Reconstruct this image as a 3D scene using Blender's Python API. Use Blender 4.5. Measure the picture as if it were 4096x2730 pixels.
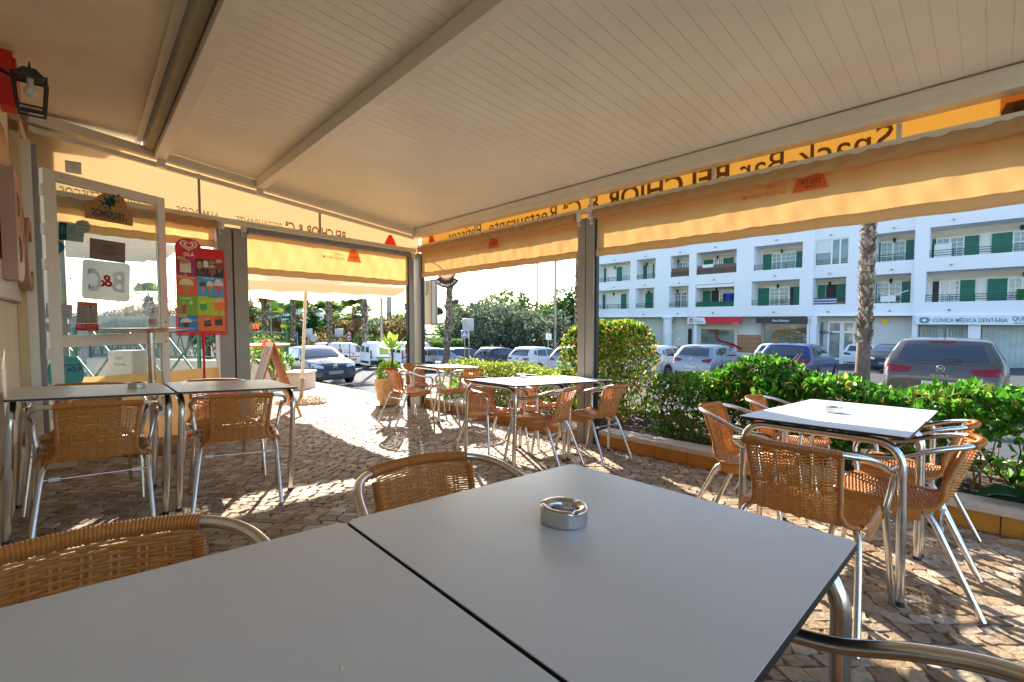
import bpy, bmesh, math, random
import numpy as np
from mathutils import Vector, Matrix
from mathutils.bvhtree import BVHTree
random.seed(7); RNG = np.random.default_rng(7)
R = math.radians
for o in list(bpy.data.objects): bpy.data.objects.remove(o, do_unlink=True)
SC = bpy.context.scene
COL = SC.collection

# ---------------------------------------------------------------- camera
FPX, CXP, CYP, HZP = 1821.0, 2048.0, 1365.0, 1281.0      # focal length etc. in pixels of the 4096 px photograph
PITCH = math.atan((CYP - HZP) / FPX); EYE = 1.38
cam = bpy.data.cameras.new('camera'); cam.sensor_width = 36; cam.lens = 36 * FPX / 4096
cam.clip_start = 0.02; cam.clip_end = 3000
cob = bpy.data.objects.new('camera', cam); COL.objects.link(cob)
cob.location = (0, 0, EYE); cob.rotation_euler = (math.pi / 2 - PITCH, 0, 0)
SC.camera = cob

# ---------------------------------------------------------------- sky, sun, exposure
SUN_AZ, SUN_EL = R(-13.2), R(25)           # azimuth from +Y towards +X
w = bpy.data.worlds.new('World'); SC.world = w; w.use_nodes = True
nt = w.node_tree; nt.nodes.clear()
sky = nt.nodes.new('ShaderNodeTexSky'); sky.sky_type = 'NISHITA'; sky.sun_disc = False
sky.sun_elevation = SUN_EL; sky.sun_rotation = SUN_AZ; sky.air_density = 1.0; sky.dust_density = 0.7; sky.ozone_density = 2.0
bg = nt.nodes.new('ShaderNodeBackground'); bg.inputs['Strength'].default_value = 0.107
ow = nt.nodes.new('ShaderNodeOutputWorld')
nt.links.new(sky.outputs[0], bg.inputs[0]); nt.links.new(bg.outputs[0], ow.inputs[0])
sd = bpy.data.lights.new('sun', 'SUN'); sd.energy = 3.8; sd.angle = R(0.53); sd.color = (1, .93, .82)
so = bpy.data.objects.new('sun', sd); COL.objects.link(so)
sdir = Vector((math.sin(SUN_AZ) * math.cos(SUN_EL), math.cos(SUN_AZ) * math.cos(SUN_EL), math.sin(SUN_EL)))
so.rotation_euler = sdir.to_track_quat('Z', 'Y').to_euler()
so.location = (-3, 12, 9)
vs = SC.view_settings; vs.view_transform = 'Standard'; vs.look = 'None'; vs.gamma = 1; vs.use_curve_mapping = False
vs.exposure = 2.22
SC.render.engine = 'CYCLES'
SC.cycles.max_bounces = 7; SC.cycles.diffuse_bounces = 4; SC.cycles.transparent_max_bounces = 12

# ---------------------------------------------------------------- survey helpers (photograph pixel -> place)
def ray(x, y):
    c = ((x - CXP) / FPX, 1.0, -(y - CYP) / FPX); cp, sp = math.cos(-PITCH), math.sin(-PITCH)
    return Vector((c[0], c[1] * cp - c[2] * sp, c[1] * sp + c[2] * cp))
def atY(x, y, Y):
    r = ray(x, y); return r * (Y / r.y) + Vector((0, 0, EYE))
def atz(x, y, z):
    r = ray(x, y); return r * ((z - EYE) / r.z) + Vector((0, 0, EYE))
def onplane(x, y, p, n):
    r = ray(x, y); e = Vector((0, 0, EYE)); return e + r * ((Vector(p) - e).dot(n) / r.dot(n))
def project(p):
    d = Vector(p) - Vector((0, 0, EYE)); cp, sp = math.cos(PITCH), math.sin(PITCH)
    yc = d.y * cp - d.z * sp; zc = d.y * sp + d.z * cp
    return (CXP + FPX * d.x / yc, CYP - FPX * zc / yc, yc) if yc > .01 else (0, 0, -1)
_r = ray(332.5, HZP); EA = Vector((_r.x, _r.y, 0)).normalized(); EN = Vector((-EA.y, EA.x, 0))
M0 = atz(2348, 1770, 0)
KN, KA = .055, -.017
def TP(a, n, h=0):                                  # terrace point: a along the front, n inwards to the house
    p = M0 + EA * a + EN * n; p.z = KN * n + KA * a + h; return p
def TV(a, n, z):                                    # same but absolute height
    p = M0 + EA * a + EN * n; p.z = z; return p
_za = (EA + Vector((0, 0, KA))).normalized(); _zn = (EN + Vector((0, 0, KN))).normalized(); _zz = _za.cross(_zn).normalized(); _zn = _zz.cross(_za)
TROT = Matrix((_za, _zn, _zz)).transposed()
def TM(a, n, face=0, h=0):                          # matrix standing on the paving; face = heading in degrees, 0 = +a, 90 = +n
    return Matrix.Translation(TP(a, n, h)) @ TROT.to_4x4() @ Matrix.Rotation(R(face - 90), 4, 'Z')
def AN(p):
    d = Vector(p) - M0; return d.dot(EA), d.dot(EN)
def AM(a, n, z=0, rz=0):                            # upright matrix aligned with terrace axes
    return Matrix.Translation(TV(a, n, z)) @ Matrix((EA, EN, Vector((0, 0, 1)))).transposed().to_4x4() @ Matrix.Rotation(R(rz), 4, 'Z')

def road_z(x, y):
    yy = max(min(y, 34), 2.0); z = .05 - .065 * yy
    if y > 34: z -= .02 * min(y - 34, 10)
    return z + .012 * min(max(x, 0), 16)
# ---------------------------------------------------------------- objects
def tag(o, label=None, cat=None, group=None, kind=None):
    if label: o['label'] = label
    if cat: o['category'] = cat
    if group: o['group'] = group
    if kind: o['kind'] = kind
    return o
def thing(name, label, cat, m=None, group=None):
    o = bpy.data.objects.new(name, None); o.empty_display_size = .1; COL.objects.link(o)
    if m is not None: o.matrix_world = m if isinstance(m, Matrix) else Matrix.Translation(Vector(m))
    return tag(o, label, cat, group)
def copy_tree(o, parent=None):
    c = o.copy(); COL.objects.link(c); c.parent = parent
    for ch in o.children: copy_tree(ch, c)
    return c
def newmesh(name, verts, faces, mat, parent=None, smooth=None, cols=None):
    me = bpy.data.meshes.new(name)
    me.from_pydata([tuple(v) for v in verts] if not isinstance(verts, np.ndarray) else verts.tolist(), [], faces if not isinstance(faces, np.ndarray) else faces.tolist())
    if smooth is not None:
        me.shade_smooth()
        if smooth < 180: me.set_sharp_from_angle(angle=R(smooth))
    if cols is not None:
        at = me.color_attributes.new('col', 'FLOAT_COLOR', 'POINT'); c = np.ones((len(verts), 4), dtype=np.float32); c[:, :3] = cols; at.data.foreach_set('color', c.ravel())
    if mat is not None:
        for m in (mat if isinstance(mat, (list, tuple)) else [mat]): me.materials.append(m)
    o = bpy.data.objects.new(name, me); COL.objects.link(o)
    if parent is not None: o.parent = parent
    return o
class MB:
    def __init__(s): s.v = []; s.f = []
    def add(s, vs, fs):
        b = len(s.v); s.v += [Vector(v) for v in vs]; s.f += [tuple(b + i for i in f) for f in fs]; return s
    def box(s, c, d, m=None, bev=0):
        x, y, z = d[0] / 2, d[1] / 2, d[2] / 2; c = Vector(c)
        if bev <= 0:
            vs = [Vector((sx * x, sy * y, sz * z)) for sz in (-1, 1) for sy in (-1, 1) for sx in (-1, 1)]
            fs = [(0, 2, 3, 1), (4, 5, 7, 6), (0, 1, 5, 4), (2, 6, 7, 3), (0, 4, 6, 2), (1, 3, 7, 5)]
        else:
            bm = bmesh.new(); bmesh.ops.create_cube(bm, size=1)
            for v in bm.verts: v.co = Vector((v.co.x * d[0], v.co.y * d[1], v.co.z * d[2]))
            bmesh.ops.bevel(bm, geom=bm.edges[:], offset=bev, segments=2, affect='EDGES', profile=.6)
            bm.verts.index_update(); vs = [v.co.copy() for v in bm.verts]; fs = [tuple(v.index for v in f.verts) for f in bm.faces]; bm.free()
        return s.add([((m @ v) if m else v) + c for v in vs], fs)
    def bar(s, p, q, wx, wz, up=(0, 0, 1)):                    # rectangular bar from p to q
        p, q = Vector(p), Vector(q); t = (q - p).normalized(); u = Vector(up); sx = t.cross(u)
        if sx.length < 1e-4: sx = t.cross(Vector((0, 1, 0)))
        sx.normalize(); sz = sx.cross(t).normalized()
        vs = [e + sx * a * wx / 2 + sz * b * wz / 2 for e in (p, q) for a, b in ((-1, -1), (1, -1), (1, 1), (-1, 1))]
        return s.add(vs, [(0, 1, 2, 3), (7, 6, 5, 4), (0, 4, 5, 1), (1, 5, 6, 2), (2, 6, 7, 3), (3, 7, 4, 0)])
    def quad(s, *ps): return s.add(ps, [tuple(range(len(ps)))])
    def prism(s, poly, ax, d0, d1):                            # poly: list of 3-D points, extruded along ax*d0..d1
        ax = Vector(ax); n = len(poly); vs = [Vector(p) + ax * d0 for p in poly] + [Vector(p) + ax * d1 for p in poly]
        return s.add(vs, [tuple(range(n))[::-1], tuple(range(n, 2 * n))] + [(i, (i + 1) % n, n + (i + 1) % n, n + i) for i in range(n)])
    def tube(s, pts, r, n=10, caps=True, flat=None):
        pts = [Vector(p) for p in pts]; N = len(pts); rs = r if isinstance(r, (list, tuple)) else [r] * N
        t0 = (pts[1] - pts[0]).normalized(); u = t0.orthogonal().normalized(); vs = []
        for i, p in enumerate(pts):
            t = (pts[min(i + 1, N - 1)] - pts[max(i - 1, 0)]).normalized()
            u = (u - t * u.dot(t)).normalized(); v = t.cross(u)
            for k in range(n):
                a = 2 * math.pi * k / n; vs.append(p + (u * math.cos(a) + v * math.sin(a)) * rs[i])
        fs = [(i * n + k, i * n + (k + 1) % n, (i + 1) * n + (k + 1) % n, (i + 1) * n + k) for i in range(N - 1) for k in range(n)]
        if caps: fs += [tuple(range(n))[::-1], tuple((N - 1) * n + k for k in range(n))]
        return s.add(vs, fs)
    def lathe(s, prof, n=24, c=(0, 0, 0), m=None, a0=0, a1=2 * math.pi):
        c = Vector(c); full = abs(a1 - a0 - 2 * math.pi) < 1e-6; k = n if full else n + 1; vs = []
        for r, z in prof:
            for i in range(k):
                a = a0 + (a1 - a0) * i / n; q = Vector((r * math.cos(a), r * math.sin(a), z)); vs.append((m @ q if m else q) + c)
        fs = []
        for j in range(len(prof) - 1):
            for i in range(n):
                i2 = (i + 1) % k; fs.append((j * k + i, j * k + i2, (j + 1) * k + i2, (j + 1) * k + i))
        return s.add(vs, fs)
    def disc(s, c, r, nrm, n=24, ry=None):
        nrm = Vector(nrm).normalized(); u = Vector((0, 0, 1)).cross(nrm)
        u = u.normalized() if u.length > .01 else Vector((1, 0, 0)); v = nrm.cross(u)
        return s.add([Vector(c) + u * math.cos(2 * math.pi * i / n) * r + v * math.sin(2 * math.pi * i / n) * (ry or r) for i in range(n)], [tuple(range(n))])
    def sphere(s, c, r, n=10, sc=(1, 1, 1)):
        c = Vector(c); prof = [(max(1e-4, math.sin(math.pi * j / n)) , -math.cos(math.pi * j / n)) for j in range(n + 1)]
        b = len(s.v); s.lathe(prof, n * 2)
        for i in range(b, len(s.v)): q = s.v[i]; s.v[i] = Vector((q.x * r * sc[0], q.y * r * sc[1], q.z * r * sc[2])) + c
        return s
    def xf(s, m): s.v = [m @ v for v in s.v]; return s
    def build(s, name, mat, parent=None, smooth=40, world=False):
        v = s.v
        if world and parent is not None: inv = parent.matrix_world.inverted(); v = [inv @ q for q in v]
        return newmesh(name, v, s.f, mat, parent, smooth)
def spline(pts, n=8):                                          # Catmull-Rom through points
    P = [Vector(p) for p in pts]; P = [P[0] * 2 - P[1]] + P + [P[-1] * 2 - P[-2]]; out = []
    for i in range(1, len(P) - 2):
        for k in range(n):
            t = k / n; a, b, c, d = P[i - 1:i + 3]
            out.append(.5 * ((2 * b) + (c - a) * t + (2 * a - 5 * b + 4 * c - d) * t * t + (3 * b - a - 3 * c + d) * t ** 3))
    return out + [P[-2]]
# ---------------------------------------------------------------- text
_tc = {}
def text_geo(txt, bold=0.0, spacing=1.0):
    key = (txt, bold, spacing)
    if key in _tc: return _tc[key]
    cu = bpy.data.curves.new('t', 'FONT'); cu.body = txt; cu.size = 1; cu.offset = bold; cu.space_character = spacing; cu.align_x = 'LEFT'; cu.resolution_u = 3
    ob = bpy.data.objects.new('t', cu); me = ob.to_mesh()
    v = [tuple(q.co) for q in me.vertices]; f = [tuple(p.vertices) for p in me.polygons]; ob.to_mesh_clear()
    bpy.data.objects.remove(ob); bpy.data.curves.remove(cu)
    x0 = min(q[0] for q in v); x1 = max(q[0] for q in v)
    _tc[key] = ([(q[0] - x0, q[1]) for q in v], f, x1 - x0); return _tc[key]
def put_text(mb, txt, o, right, up, height, width=None, bold=.01, align='L', spacing=1.0):  # height = cap height
    v, f, wd = text_geo(txt, bold, spacing); s = height / .7; sx = s if width is None else width / wd
    o = Vector(o); r = Vector(right).normalized(); u = Vector(up).normalized(); off = {'L': 0, 'C': -wd / 2, 'R': -wd}[align]
    mb.add([o + r * (q[0] + off) * sx + u * q[1] * s for q in v], f); return wd * sx
# ---------------------------------------------------------------- materials
def lin(r, g, b):
    return tuple(((c / 255) / 12.92 if c / 255 <= .04045 else ((c / 255 + .055) / 1.055) ** 2.4) for c in (r, g, b))
_mc = {}
def mat(name, col=(.5, .5, .5), rough=.5, metal=0, var=0, vs=8, bump=0, bs=40, attr=False, trans=0, tcol=None, spec=.5, coat=0, emit=0, rvar=0, stretch=None, coords='Object', alpha=1, aniso=0):
    if name in _mc: return _mc[name]
    m = bpy.data.materials.new(name); m.use_nodes = True; nt = m.node_tree; N = nt.nodes; L = nt.links; p = N['Principled BSDF']
    p.inputs['Roughness'].default_value = rough; p.inputs['Metallic'].default_value = metal; p.inputs['Specular IOR Level'].default_value = spec
    p.inputs['Coat Weight'].default_value = coat
    if coat: p.inputs['Coat Roughness'].default_value = .03
    tc = N.new('ShaderNodeTexCoord'); mp = N.new('ShaderNodeMapping'); L.new(tc.outputs[coords], mp.inputs[0])
    if stretch: mp.inputs['Scale'].default_value = stretch
    c = None
    if attr:
        a = N.new('ShaderNodeAttribute'); a.attribute_name = 'col'; c = a.outputs['Color']
    if var or rvar:
        no = N.new('ShaderNodeTexNoise'); no.inputs['Scale'].default_value = vs; no.inputs['Detail'].default_value = 5; no.inputs['Roughness'].default_value = .6; L.new(mp.outputs[0], no.inputs['Vector'])
    if var:
        mr = N.new('ShaderNodeMapRange'); mr.inputs[1].default_value = .3; mr.inputs[2].default_value = .7; mr.inputs[3].default_value = 1 - var; mr.inputs[4].default_value = 1 + var
        L.new(no.outputs['Fac'], mr.inputs[0]); mx = N.new('ShaderNodeVectorMath'); mx.operation = 'SCALE'; L.new(mr.outputs[0], mx.inputs['Scale'])
        if c is not None: L.new(c, mx.inputs[0])
        else: mx.inputs[0].default_value = col[:3]
        c = mx.outputs[0]
    if rvar:
        m2 = N.new('ShaderNodeMapRange'); m2.inputs[3].default_value = max(0, rough - rvar); m2.inputs[4].default_value = min(1, rough + rvar); L.new(no.outputs['Fac'], m2.inputs[0]); L.new(m2.outputs[0], p.inputs['Roughness'])
    if c is not None: L.new(c, p.inputs['Base Color'])
    else: p.inputs['Base Color'].default_value = (*col[:3], 1)
    if bump:
        nb = N.new('ShaderNodeTexNoise'); nb.inputs['Scale'].default_value = bs; nb.inputs['Detail'].default_value = 4; L.new(mp.outputs[0], nb.inputs['Vector'])
        b = N.new('ShaderNodeBump'); b.inputs['Strength'].default_value = bump; b.inputs['Distance'].default_value = .01; L.new(nb.outputs['Fac'], b.inputs['Height']); L.new(b.outputs[0], p.inputs['Normal'])
    if emit: p.inputs['Emission Color'].default_value = (*col[:3], 1); p.inputs['Emission Strength'].default_value = emit
    if alpha < 1: p.inputs['Alpha'].default_value = alpha
    if trans:
        t = N.new('ShaderNodeBsdfTranslucent')
        if tcol: t.inputs[0].default_value = (*tcol, 1)
        elif c is not None: L.new(c, t.inputs[0])
        else: t.inputs[0].default_value = (*col[:3], 1)
        mi = N.new('ShaderNodeMixShader'); mi.inputs[0].default_value = trans; L.new(p.outputs[0], mi.inputs[1]); L.new(t.outputs[0], mi.inputs[2]); L.new(mi.outputs[0], N['Material Output'].inputs[0])
    _mc[name] = m; return m
def glassmat(name, tint=(.95, .98, .98), refl=.5, rough=0.0):
    if name in _mc: return _mc[name]
    m = bpy.data.materials.new(name); m.use_nodes = True; N = m.node_tree.nodes; L = m.node_tree.links; N.remove(N['Principled BSDF'])
    t = N.new('ShaderNodeBsdfTransparent'); t.inputs[0].default_value = (*tint, 1); g = N.new('ShaderNodeBsdfGlossy'); g.inputs['Roughness'].default_value = rough
    fr = N.new('ShaderNodeFresnel'); fr.inputs[0].default_value = 1.5; mu = N.new('ShaderNodeMath'); mu.operation = 'MULTIPLY'; mu.inputs[1].default_value = refl * 2; L.new(fr.outputs[0], mu.inputs[0])
    mi = N.new('ShaderNodeMixShader'); L.new(mu.outputs[0], mi.inputs[0]); L.new(t.outputs[0], mi.inputs[1]); L.new(g.outputs[0], mi.inputs[2]); L.new(mi.outputs[0], N['Material Output'].inputs[0])
    _mc[name] = m; return m
ALU = mat('brushed aluminium', (.72, .71, .70), .24, 1, var=.06, vs=30, rvar=.06)
WICKER = mat('honey wicker', lin(208, 140, 64), .38, 0, var=.16, vs=60, spec=.5)
WRAP = mat('wicker wrap', lin(188, 118, 52), .34, 0, var=.14, vs=50, spec=.5)
TABLE = mat('grey laminate', lin(212, 211, 209), .36, 0, var=.035, vs=5, bump=.02, bs=400, rvar=.12, spec=.35)
EDGE = mat('dark laminate edge', (.02, .02, .022), .5)
BLACKP = mat('black plastic', (.015, .015, .015), .45)
WHITEP = mat('white plastic', (.75, .74, .7), .4)
WHITEPAINT = mat('white painted wall', (.80, .80, .79), .85, var=.03, vs=1.5, bump=.05, bs=60)
CREAMPAINT = mat('cream painted aluminium', lin(232, 224, 208), .42, var=.04, vs=6)
PANEL = mat('cream roof panel', lin(238, 231, 214), .42, var=.06, vs=1.3, rvar=.08)
PLASTER = mat('cream plaster', lin(228, 216, 190), .9, var=.09, vs=1.6, bump=.12, bs=25)
GREYPOST = mat('grey post aluminium', lin(150, 146, 136), .45, var=.05, vs=5)
STEEL = mat('stainless steel', (.62, .61, .6), .18, 1, var=.05, vs=20, rvar=.05)
GREENPAINT = mat('green painted metal', lin(28, 92, 66), .45, var=.08, vs=10)
# ================================================================ SETTING: ground, paving, kerb, planter
ASPH = mat('asphalt', (.07, .071, .075), .92, var=.18, vs=2.2, bump=.25, bs=160, spec=.15)
BED = mat('paving bed', lin(112, 92, 70), .95, var=.2, vs=30, bump=.3, bs=120)
STONE = mat('limestone sett', rough=.66, attr=True, var=.24, vs=55, bump=.5, bs=70, spec=.12, rvar=.14)
KERBST = mat('pale kerb stone', lin(205, 186, 164), .7, var=.10, vs=8, bump=.15, bs=90)
TILE = mat('ochre glazed tile', lin(196, 128, 44), .38, var=.14, vs=9, bump=.04, bs=60)
SOIL = mat('planter soil', lin(74, 54, 36), .95, var=.35, vs=14, bump=.6, bs=30)
CONC = mat('concrete', lin(170, 162, 148), .9, var=.12, vs=6, bump=.2, bs=60)
def n_lo(a): return 0.0 if a < 3.45 else .62 - .16 * (a - 4.1)
def side_h(a, n):
    return KN * min(n, 6) + KA * a - (.04 * (a - 4.5) if a > 4.5 else 0)
def side_p(a, n, h=0):
    p = M0 + EA * a + EN * n; p.z = side_h(a, n) + h; return p
# ground sheet
xs = sorted(set([-400, -250, -150, -90, -60] + [x * 1.0 for x in range(-44, 46)] + [60, 90, 150, 250, 400]))
ys = sorted(set([-60, -30, -15] + [y * 1.0 for y in range(-8, 50)] + [55, 60, 70, 80, 100, 130, 170, 230, 300, 400, 600, 900]))
vs_, fs_ = [], []
for y in ys:
    for x in xs:
        a, n = AN((x, y, 0)); z = road_z(x, y) + (.06 * math.sin(x * .07) if y > 60 else 0)
        if y > 95: z += min((y - 95) * .012, 1.6)
        if a < 3.9 and n > -1.75: z = min(z, side_h(min(a, 6), n)) - .45
        elif a >= 3.9 and n > n_lo(a) - 2.3: z = min(z, side_h(a, n) - .35)
        vs_.append((x, y, z))
nx = len(xs)
for j in range(len(ys) - 1):
    for i in range(nx - 1): fs_.append((j * nx + i, j * nx + i + 1, (j + 1) * nx + i + 1, (j + 1) * nx + i))
tag(newmesh('ground', vs_, fs_, ASPH, None, 180), kind='structure')
# paving sheet (bed under the setts) + sloping cobble strip
def strip(name, mat_, rows, a0, a1, da, fn):
    A = np.arange(a0, a1 + 1e-6, da); v, f = [], []
    for a in A: v += [fn(a, k) for k in range(rows)]
    for i in range(len(A) - 1):
        for k in range(rows - 1): f.append((i * rows + k, i * rows + k + 1, (i + 1) * rows + k + 1, (i + 1) * rows + k))
    return newmesh(name, v, [q[::-1] for q in f], mat_, None, 180)
def _pv(a, k):
    lo = n_lo(a); n = lo + (6.0 - lo) * k / 12; return side_p(a, n, -.006)
pavement = tag(strip('pavement', BED, 13, -6.5, 17.5, .25, _pv), kind='structure')
# kerb band, one stone at a time
kerb = bpy.data.objects.new('kerb', None); COL.objects.link(kerb); kerb.location = side_p(6, n_lo(6)); tag(kerb, kind='structure')
bpy.context.view_layer.update()
a = 3.75
while a < 14:
    b = a + .95; mb = MB(); q = []
    for aa, nn in ((a + .006, n_lo(a) - .006), (b - .006, n_lo(b) - .006), (b - .006, n_lo(b) - .42), (a + .006, n_lo(a) - .42)): q.append(side_p(aa, nn))
    mb.prism(q[::-1], (0, 0, 1), -.16, .012 + random.uniform(-.003, .003)); mb.build('kerb_stone', KERBST, kerb, 30, world=True); a = b
def ramp_p(a, n, h=0):                        # cobbled ramp from kerb down to the road
    t = min(max((n_lo(a) - .42 - n) / 1.5, 0), 1); p = side_p(a, n); p.z = p.z * (1 - t) + (road_z(p.x, p.y) + .004) * t + h; return p
tag(strip('road_verge', BED, 6, 3.7, 17.5, .25, lambda a, k: ramp_p(a, n_lo(a) - .42 - 1.5 * k / 5, -.02)), kind='structure')
# ---- setts
PAL = np.array([lin(222, 203, 176), lin(205, 180, 146), lin(186, 155, 118), lin(160, 126, 92), lin(214, 184, 164), lin(170, 150, 124), lin(196, 158, 104), lin(230, 216, 196), lin(140, 112, 84)])
PW = np.array([.2, .2, .16, .1, .09, .1, .06, .06, .03]); PW = PW / PW.sum()
stones = []
y = -1.2
while y < 15.5:
    h = RNG.uniform(.06, .084) * (1 if y < 9 else 1.25); x = -12 + RNG.uniform(0, .1)
    while x < 5.2:
        l = RNG.uniform(.062, .12) * (1 if y < 9 else 1.2); cx, cy = x + l / 2, y + h / 2; x += l
        a, n = AN((cx, cy, 0))
        if a < -5.2 or a > 15 or n > 5.2: continue
        if a < 3.45:
            if n < .04: continue
            if n > 4.9: continue
            reg = 0
        elif n > n_lo(a) + .03: reg = 0
        elif a > 3.75 and n_lo(a) - 1.88 < n < n_lo(a) - .46: reg = 1
        else: continue
        u, v_, dep = project((cx, cy, 0)); 
        if dep < .2 or not (-260 < u < 4400) or v_ > 3100: continue
        stones.append((cx, cy, l, h, a, n, reg, u, v_, dep))
    y += h
def inpoly(u, v, P):
    c = False; j = len(P) - 1
    for i in range(len(P)):
        if (P[i][1] > v) != (P[j][1] > v) and u < (P[j][0] - P[i][0]) * (v - P[i][1]) / (P[j][1] - P[i][1]) + P[i][0]: c = not c
        j = i
    return c
FGP = [(-10, 2480), (1344, 2150), (2263, 1890), (3415, 2215), (3100, 2800), (-10, 2800)]
def sett(s):
    cx, cy, l, h, a, n, reg = s[:7]; g = .004; hx, hy = l / 2 - g, h / 2 - g; j = lambda k: RNG.uniform(-k, k)
    sk = j(.035)
    pts = [(-hx + j(.011), -hy + j(.010)), (j(.02), -hy + j(.007)), (hx + j(.011), -hy + j(.010)), (hx + j(.008), j(.012)), (hx + j(.011), hy + j(.010)), (j(.02), hy + j(.007)), (-hx + j(.011), hy + j(.010)), (-hx + j(.008), j(.012))]
    pts = [(p[0] + sk * p[1] / max(h, .05), p[1]) for p in pts]
    dz = j(.0022); tx, ty = j(.03), j(.03); top = []; low = []; mid = []
    f = (lambda X, Y, hh: (side_p if reg == 0 else ramp_p)(*AN((X, Y, 0)), hh))
    z0 = f(cx, cy, 0).z
    for p in pts:
        low.append((cx + p[0], cy + p[1], z0 - .03)); mid.append((cx + p[0] * .985, cy + p[1] * .985, z0 - .003 + dz))
        top.append((cx + p[0] * .92, cy + p[1] * .92, z0 + .001 + dz + tx * p[0] + ty * p[1]))
    v = low + mid + top; F = [(i, (i + 1) % 8, 8 + (i + 1) % 8, 8 + i) for i in range(8)] + [(8 + i, 8 + (i + 1) % 8, 16 + (i + 1) % 8, 16 + i) for i in range(8)] + [tuple(range(16, 24))]
    c = (PAL[RNG.choice(len(PAL), p=PW)] * .55 + PAL.mean(0) * .45) * RNG.uniform(.50, .74); return v, F, c
vis = [s for s in stones if 0 < s[7] < 4096 and s[8] < 2730 and not inpoly(s[7], s[8], FGP)]
vis.sort(key=lambda s: -s[2] * s[3] / s[9] ** 3); big = set(id(s) for s in vis[:300])
AV, AF, AC = [], [], []
for s in stones:
    v, F, c = sett(s)
    if id(s) in big:
        o = newmesh('sett', v, F, STONE, pavement, 35, np.tile(c, (24, 1)))
    else:
        b = len(AV); AV += v; AF += [tuple(b + i for i in q) for q in F]; AC += [c] * 24
tag(newmesh('sett_field', AV, AF, STONE, pavement, 35, np.array(AC)), kind='stuff')
print('setts', len(stones))
# ---- planter along the front edge of the terrace
planter = thing('planter_bed', 'long planter bed with ochre tiled edge and pale coping along the terrace front', 'planter', TP(0, -.3))
bpy.context.view_layer.update()
def seg(name, a0, a1, n0, n1, h0, h1, m, gap=.003):
    mb = MB(); q = [TP(a0 + gap, n0), TP(a1 - gap, n0), TP(a1 - gap, n1), TP(a0 + gap, n1)]
    for p in q: p.z = KA * AN(p)[0]
    mb.prism(q, (0, 0, 1), h0, h1); return mb.build(name, m, planter, 30, world=True)
for s0, s1 in ((-5.2, -.16), (.14, 3.36)):
    k = max(1, round((s1 - s0) / .33)); d = (s1 - s0) / k
    for i in range(k): seg('tile', s0 + i * d, s0 + (i + 1) * d, -.012, -.03, -.05, .115, TILE)
    k = max(1, round((s1 - s0) / .8)); d = (s1 - s0) / k
    for i in range(k): seg('coping_stone', s0 + i * d, s0 + (i + 1) * d, .012, -.2, .116, .16, KERBST)
    seg('backing', s0, s1, -.031, -.19, -.3, .115, CONC)
# soil with uneven surface, outer retaining wall
mb = MB(); A = np.arange(-5.2, 3.41, .1); rows = 9
for a in A:
    for k in range(rows):
        n = -.2 - 1.1 * k / (rows - 1); p = TP(a, n); p.z = KA * a + .10 + .03 * math.sin(a * 5 + n * 9) + random.uniform(-.015, .015); mb.v.append(p)
for i in range(len(A) - 1):
    for k in range(rows - 1): mb.f.append((i * rows + k, (i + 1) * rows + k, (i + 1) * rows + k + 1, i * rows + k + 1))
mb.build('soil', SOIL, planter, 180, world=True)
seg('outer_wall', -5.2, 3.4, -1.3, -1.44, -1.0, .17, CONC)
seg('end_wall', 3.37, 3.5, -.02, -1.44, -.6, .16, KERBST)
# pavement on the far side of the planter, down to the parking bays
tag(strip('parking_pavement', BED, 3, -6, 3.6, .4, lambda a, k: Vector(((q := M0 + EA * a + EN * (-1.44 - .8 * k)).x, q.y, road_z(q.x, q.y) + .02 - .008 * k))), kind='structure')
# ================================================================ TABLES, CHAIRS, ASHTRAYS
def make_table():
    t = thing('cafe_table', '', 'table'); H = .74; S = .35
    mb = MB(); c = .012; P = [(-S + c, -S), (S - c, -S), (S, -S + c), (S, S - c), (S - c, S), (-S + c, S), (-S, S - c), (-S, -S + c)]
    mb.prism([(x, y, 0) for x, y in P], (0, 0, 1), H - .0125, H - .0015); mb.build('tabletop_edge', EDGE, t, 30)
    mb = MB(); mb.prism([(x * .996, y * .996, 0) for x, y in P], (0, 0, 1), H - .0015, H); mb.build('tabletop', TABLE, t, 30)
    for sy in (-1, 1):
        for sx in (-1, 1):
            y = sy * (S - .025); x = sx * (S - .02)
            pts = [(x, y, .02), (x, y, .3), (x, y, .58)] + [(x - sx * .1 * (1 - math.cos(k)), y, .6 + .105 * math.sin(k)) for k in np.linspace(.1, math.pi / 2, 7)] + [(0, y, .705)]
            mb = MB(); mb.tube(pts, .0175, 12); mb.build('leg', ALU, t, 50)
            mb = MB(); mb.lathe([(.0001, 0), (.0185, 0), (.0185, .018), (.0165, .024)], 12, (x, y, 0)); mb.build('foot_cap', BLACKP, t, 50)
        mb = MB(); mb.box((sy * .18, 0, .714), (.03, .62, .012)); mb.build('cross_bar', ALU, t, 30)
        for sx in (-1, 1):
            mb = MB(); mb.box((sx * .2, sy * (S - .025), .7215), (.03, .026, .013)); mb.build('spacer', BLACKP, t, 30)
    return t
def shell_profile():
    P = [(0, .235, .428), (0, .215, .447), (0, .12, .44), (0, 0, .43), (0, -.09, .425), (0, -.15, .437), (0, -.19, .48), (0, -.213, .55), (0, -.243, .64), (0, -.276, .748)]
    return spline(P, 24)
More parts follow.
